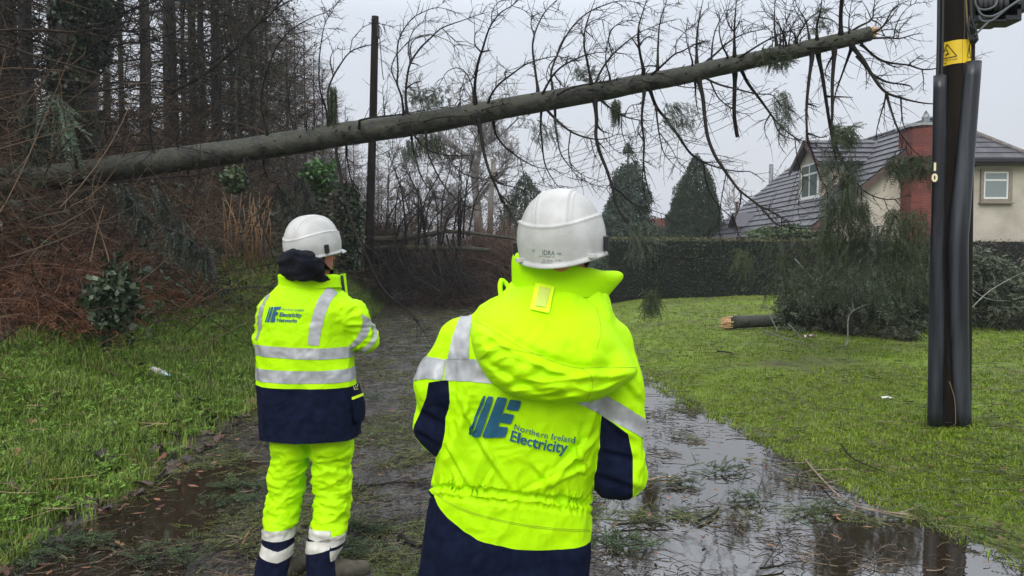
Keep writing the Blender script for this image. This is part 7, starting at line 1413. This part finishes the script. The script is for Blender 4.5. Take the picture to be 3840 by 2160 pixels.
twig_field('twig_litter', 34000, lane, 2.4, 26, 1.9, m_lt, 'small broken twigs and needles over the lane', 8, .02, .16, dens=lambda x, y: .42+.6*noise(np.stack([x, y], -1), 1.3, 8)-.72*inp(x, y)-.6*np.exp(-((x+2.2)/.5)**4)*sst(6.6, 5.4, y))
twig_field('lawn_twigs', 2600, lambda y, s: xr(y)+(y*.7+.6)*s, 2.8, 22, 1.8, m_lt, 'small twigs lying in the lawn grass', 9, z=.04)
twig_field('bank_straw', 420, lambda y, s: xl(y)-.1-3.4*s, 3, 16, 1.6, M('pale dead stalks', (.16, .10, .05), (.38, .28, .15), rough=.6, scale=3, island=True), 'pale dead stalks lying over the bank', 10, .05, .5, .0022, .07)
# fine floating bits on the water and mud flakes
def flakes(name, n, xf, y0, y1, pw, mat, label, seed, sz, z, dens=None):
    r = rs(seed); x, y = ground_pts(r, n, xf, y0, y1, pw)
    if dens is not None: kk = dens(x, y)+.12*r.normal(size=n) > 0; x, y = x[kk], y[kk]; n = len(x)
    P = np.stack([x, y, ground_z(x, y)+z], -1); V, Fq = diamonds(P, nrm(r.normal(size=(n, 3))*[1, 1, .12]), nrm(r.normal(size=(n, 3))*[.2, .2, 0]+[0, 0, 1]), sz*(.4+r.random(n))*(1+.05*y), sz*.35*(1+.05*y)); stuff(name, V, Fq, mat, label)
flakes('mud_flecks', 42000, lane, 2.4, 24, 1.9, M('brown mud flecks', (.016, .014, .009), (.055, .050, .030), rough=.4, scale=2, island=True, c3=(.10, .07, .045)), 'bits of bark, mud and torn leaf covering the lane', 11, .022, .010, lambda x, y: .12+.8*noise(np.stack([x, y], -1), 1.1, 4)+.4*noise(np.stack([x, y], -1), 3, 5)-1.0*inp(x, y)-.45*2*np.exp(-((x+2.2)/.5)**4)*sst(6.6, 5.4, y))
flakes('dead_leaves', 700, lambda y, s: xl(y)+.5-2.8*s, 3, 14, 1.7, m_lleaf, 'fallen brown broad leaves along the foot of the bank', 12, .065, .03)
flakes('dead_leaves', 420, lambda y, s: xl(y)+1.5+9*s, 4, 18, 1.5, m_lleaf, 'reddish dead leaves dotted over lane and lawn', 13, .05, .035)
r = rs(140)   # big wet dark leaves gathered along the foot of the bank
def maple(n, y0, y1, d0, d1, sz, mat, label, seed):
    r = rs(seed); y = r.uniform(y0, y1, n); d = r.uniform(d0, d1, n); x = xl(y)-d; C = np.stack([x, y, ground_z(x, y)+.02+.03*r.random(n)], -1); a = np.linspace(0, 2*np.pi, 21)[:-1]; rad = (.55+.45*np.abs(np.cos(a*2.5))**.7); th = r.uniform(0, 6.28, n)[:, None]
    s_ = (sz*(.5+.8*r.random(n)))[:, None]; X = s_*rad*np.cos(a+th); Y_ = s_*rad*np.sin(a+th); tl = r.normal(size=(n, 2, 1))*.35; Z = X*tl[:, 0]+Y_*tl[:, 1]+s_*.25*np.abs(np.sin(a*1.5+th)); V = np.concatenate([np.stack([X, Y_, Z], -1), np.zeros((n, 1, 3))], 1)+C[:, None]; k = np.arange(20); T_ = np.stack([k, (k+1) % 20, np.full(20, 20)], -1); stuff('wet_leaves', V.reshape(-1, 3), (T_[None]+21*np.arange(n)[:, None, None]).reshape(-1, 3), mat, label)
maple(420, 3.2, 9, -.15, 1.3, .05, M('wet dark leaf', (.018, .010, .009), (.060, .030, .024), rough=.3, scale=3, island=True), 'wet dark broad leaves gathered along the foot of the bank', 5)
maple(70, 3.2, 9, -.2, 2.2, .05, m_lleaf, 'tan broad leaves scattered on the lower bank', 6)
# ---- individual sticks and litter
def stick(pts, Y0_, rpx, mat, label, lift=0., name='fallen_branch', twigs=0):
    P = []
    for u, v in spline(pts, 6):
        d = ray(u, v); lo, hi = 1., 40.
        for _ in range(40):
            m_ = (lo+hi)/2; p_ = np.array([0, 0, CAMZ])+d*m_/d[1]
            if p_[2] > ground_z(p_[0], p_[1])+lift: lo = m_
            else: hi = m_
        P.append(np.array([0, 0, CAMZ])+d*lo/d[1]+[0, 0, .012])
    P = np.array(P); D_ = P[:, 1].mean(); root = thing(name, P[0], label, 'branch'); mb = MB(); mb.add(*tubes(P[None], (np.linspace(rpx, rpx*.45, len(P))*D_/F)[None], 7, True)); mb.build('stem', mat, root, True)
    if twigs:
        r = rs(int(pts[0][0])); j = r.integers(1, len(P), twigs); d = nrm(nrm(np.gradient(P, axis=0))[j]+.8*r.normal(size=(twigs, 3))*[1, 1, .4]); Q = P[j][:, None]+d[:, None]*r.uniform(.05, .3, twigs)[:, None, None]*np.linspace(0, 1, 4)[None, :, None]; mb = MB(); mb.add(*tubes(Q, np.linspace(.0035, .0015, 4)[None], 4)); mb.build('twigs', mat, root)
m_pale = M('barkless pale stick', (.30, .20, .12), (.46, .33, .22), rough=.6, scale=12); m_red = M('torn reddish wood', (.20, .08, .04), (.42, .22, .12), rough=.6, scale=20)
stick([(910, 2050), (935, 2000), (985, 1950), (1000, 1930)], 0, 5, m_red, 'short torn reddish stick on the lane beside the left worker\'s boot')
stick([(735, 1105), (860, 1090), (960, 1078), (1040, 1085)], 0, 6, m_limb, 'black curved branch lying on the bank behind the left shoulder', .1, twigs=12)
stick([(598, 1200), (640, 1160), (685, 1118)], 0, 4, m_pale, 'straight pale peeled stick on the bank left of the left shoulder', .05); stick([(318, 1180), (350, 1245), (385, 1300), (420, 1348)], 0, 4, m_pale, 'thin pale bent stick leaning on the bank above the bottle', .06)
stick([(55, 1525), (150, 1526), (260, 1515)], 0, 3, m_pale, 'pale straw-like stick lying flat at the left of the bank', .04); stick([(1340, 1830), (1420, 1825), (1500, 1815), (1600, 1825)], 0, 6, m_limb, 'dark branch on the lane between the two workers', twigs=16)
stick([(1500, 2020), (1540, 2045), (1600, 2055)], 0, 14, m_limb, 'thick black broken stick end at the near worker\'s coat hem'); stick([(2430, 1805), (2500, 1795), (2560, 1800)], 0, 4, m_pale, 'pale split twig touching the near worker\'s right elbow')
stick([(3020, 1730), (3070, 1790), (3150, 1870), (3210, 1905), (3300, 1925), (3410, 1935)], 0, 5, M('lichened stick', (.16, .12, .09), (.26, .20, .15), rough=.7, scale=12), 'long bare lichened stick lying across the puddle margin at right', .02, twigs=26)
stick([(3155, 1672), (3200, 1725), (3320, 1778)], 0, 3.5, m_limb, 'thin dark stick on the lawn below the pole', .03); stick([(2690, 1320), (2740, 1325), (2750, 1332)], 0, 3, m_limb, 'little dark twig on the lawn left of the fallen treetop', .02, twigs=5)
stick([(2620, 1960), (2680, 1930), (2695, 1910)], 0, 6, m_limb, 'short thick twig standing in the bright puddle', .01); stick([(2300, 1975), (2400, 1968), (2475, 1970)], 0, 5, m_limb, 'dark curved twig in the puddle beside the near worker', .01, twigs=10); stick([(2850, 2140), (2920, 2130), (2940, 2120)], 0, 5, m_limb, 'dark twig at the bottom of the bright puddle', .01, twigs=5)
# fir sprays lying on the lane as separate clumps
def clump(u, v, n, rad, seed, label, mat=None):
    r = rs(seed); c = hit(u, v)+[0, 0, .02]; root = thing('fir_spray', c, label, 'fir spray', 'fir sprays dropped on the lane'); P0 = c+r.normal(size=(n, 3))*[rad, rad*.6, .012]+[0, 0, .01]; P0[:, 2] = np.maximum(P0[:, 2], c[2]); (V, Fq), st = sprays(r, P0, nrm(r.normal(size=(n, 3))*[1, .7, .25]+[.5, .2, .12]), .11, 11, .024, .0045, 48, .1, flat=np.array([[0, 0, 1.]])); mesh('foliage', V, Fq, mat or m_spr2, root); mb = MB(); mb.add(*tubes(st, np.linspace(.003, .001, 5)[None], 3)); mb.build('stem', m_limb, root)
m_spr2 = M('fresh fir spray', (.028, .060, .016), (.075, .125, .035), rough=.5, scale=3, island=True, transl=.15)
for u, v, n, rad, lb_ in ((1340, 2000, 60, .07, 'dark green fir spray right of the left worker\'s cuff'), (1300, 2080, 40, .08, 'olive fir spray just above the left worker\'s boot'), (900, 1830, 60, .10, 'grey-green fir spray left of the lime trousers'), (870, 1890, 50, .10, 'larger ragged fir spray left of the knees'), (2540, 1820, 45, .10, 'flattened fir spray in the puddle by the near elbow'), (2310, 2050, 60, .09, 'green fir spray at the near worker\'s hip'), (2710, 1775, 50, .12, 'ragged fir spray in the middle of the puddle'), (3060, 1930, 45, .13, 'fir spray beside the long lichened stick'), (2800, 1880, 35, .08, 'small fir spray floating below the ragged one'), (600, 2100, 60, .12, 'fir spray at the lower left lane edge'), (300, 2050, 60, .12, 'fir spray lying in the brown puddle corner'), (100, 2090, 70, .12, 'fir spray at the bottom left corner'), (1370, 1500, 40, .12, 'mossy fir spray beside the left worker\'s coat hem')): clump(u, v, n, rad, int(u), lb_)
# crushed plastic bottle on the bank
Bc = hit(600, 1385, .09); bz = gz(Bc[0], Bc[1])+.06; bt = thing('plastic_bottle', (Bc[0], Bc[1], bz), 'crushed clear plastic bottle with faded label lying on the grassy bank', 'bottle')
A = np.array([Bc[0]-.11, Bc[1]+.03, bz+.03]); B_ = np.array([Bc[0]+.10, Bc[1]-.02, bz-.03]); t = np.linspace(0, 1, 12); P = A+(B_-A)*t[:, None]; rad = np.array([.02, .033, .034, .030, .034, .033, .026, .033, .03, .02, .013, .013])
mb = MB(); V, Fq = tubes(P[None], rad[None], 12, True); V = V+.004*noise(V, 30, 3)[:, None]; mb.add(V, Fq); mb.build('bottle_body', M('cloudy plastic', (.45, .50, .56), (.6, .64, .7), rough=.2, scale=20), bt, True)
mb = MB(); mb.add(*tubes(P[2:7][None], (rad[2:7]+.0015)[None], 12)); mb.build('faded_label', M('faded label', (.42, .30, .30), (.55, .50, .52), rough=.6, scale=14), bt, True); mb = MB(); mb.add(*tubes(np.array([P[-1], P[-1]+(B_-A)*.09])[None], .0155, 10, True)); mb.build('cap', M('pale blue cap', (.12, .42, .50), rough=.4), bt, True)
# scraps of litter by the treetop
for u, v, Y, sz, lb_ in ((2035, 0, 0, 0, 0),)[:0]: pass
for u, v, sz, lb_, mt in ((3040, 1273, .09, 'crumpled pink and white wrapper at the foot of the fallen treetop', M('pink wrapper', (.50, .30, .28), (.7, .62, .6), rough=.5, scale=30)), (3326, 1505, .045, 'small white paper scrap on the lawn left of the pole', M('white scrap', (.7, .7, .68), rough=.6))):
    c = hit(u, v, .05)+[0, 0, .02]; r = rs(int(u)); g_ = np.stack(np.meshgrid(np.linspace(-1, 1, 7), np.linspace(-1, 1, 5), indexing='ij'), -1).reshape(-1, 2)*sz; Vv = np.concatenate([g_, np.zeros((35, 1))], 1)*[1, .6, 1]; Vv[:, 2] = sz*.5*np.abs(noise(Vv, 24, 3))+sz*.12*r.random(35)+abs(g_[:, 1])*.4; Vv = Vv+c; i = np.arange(35).reshape(7, 5); o = mesh('litter_scrap', Vv, np.stack([i[:-1, :-1], i[1:, :-1], i[1:, 1:], i[:-1, 1:]], -1).reshape(-1, 4), mt, None, False); tag(o, lb_, 'litter'); s_ = o.modifiers.new('s', 'SOLIDIFY'); s_.thickness = .002
# ---------------------------------------------------------------- damp air over the far lane
hm_ = bpy.data.materials.new('damp air'); hm_.use_nodes = True; t = hm_.node_tree; t.nodes.clear(); o_ = t.nodes.new('ShaderNodeOutputMaterial'); v_ = t.nodes.new('ShaderNodeVolumePrincipled')
v_.inputs['Color'].default_value = (.88, .92, 1, 1); v_.inputs['Density'].default_value = .0010; t.links.new(v_.outputs[0], o_.inputs['Volume'])
mb = MB(); mb.box((-410, -40, -1.4), (410, 910, 40)); tag(mb.build('haze', hm_), 'thin damp haze over the lane', 'haze', kind='stuff')
sc.cycles.volume_bounces = 0; sc.cycles.volume_step_rate = 10
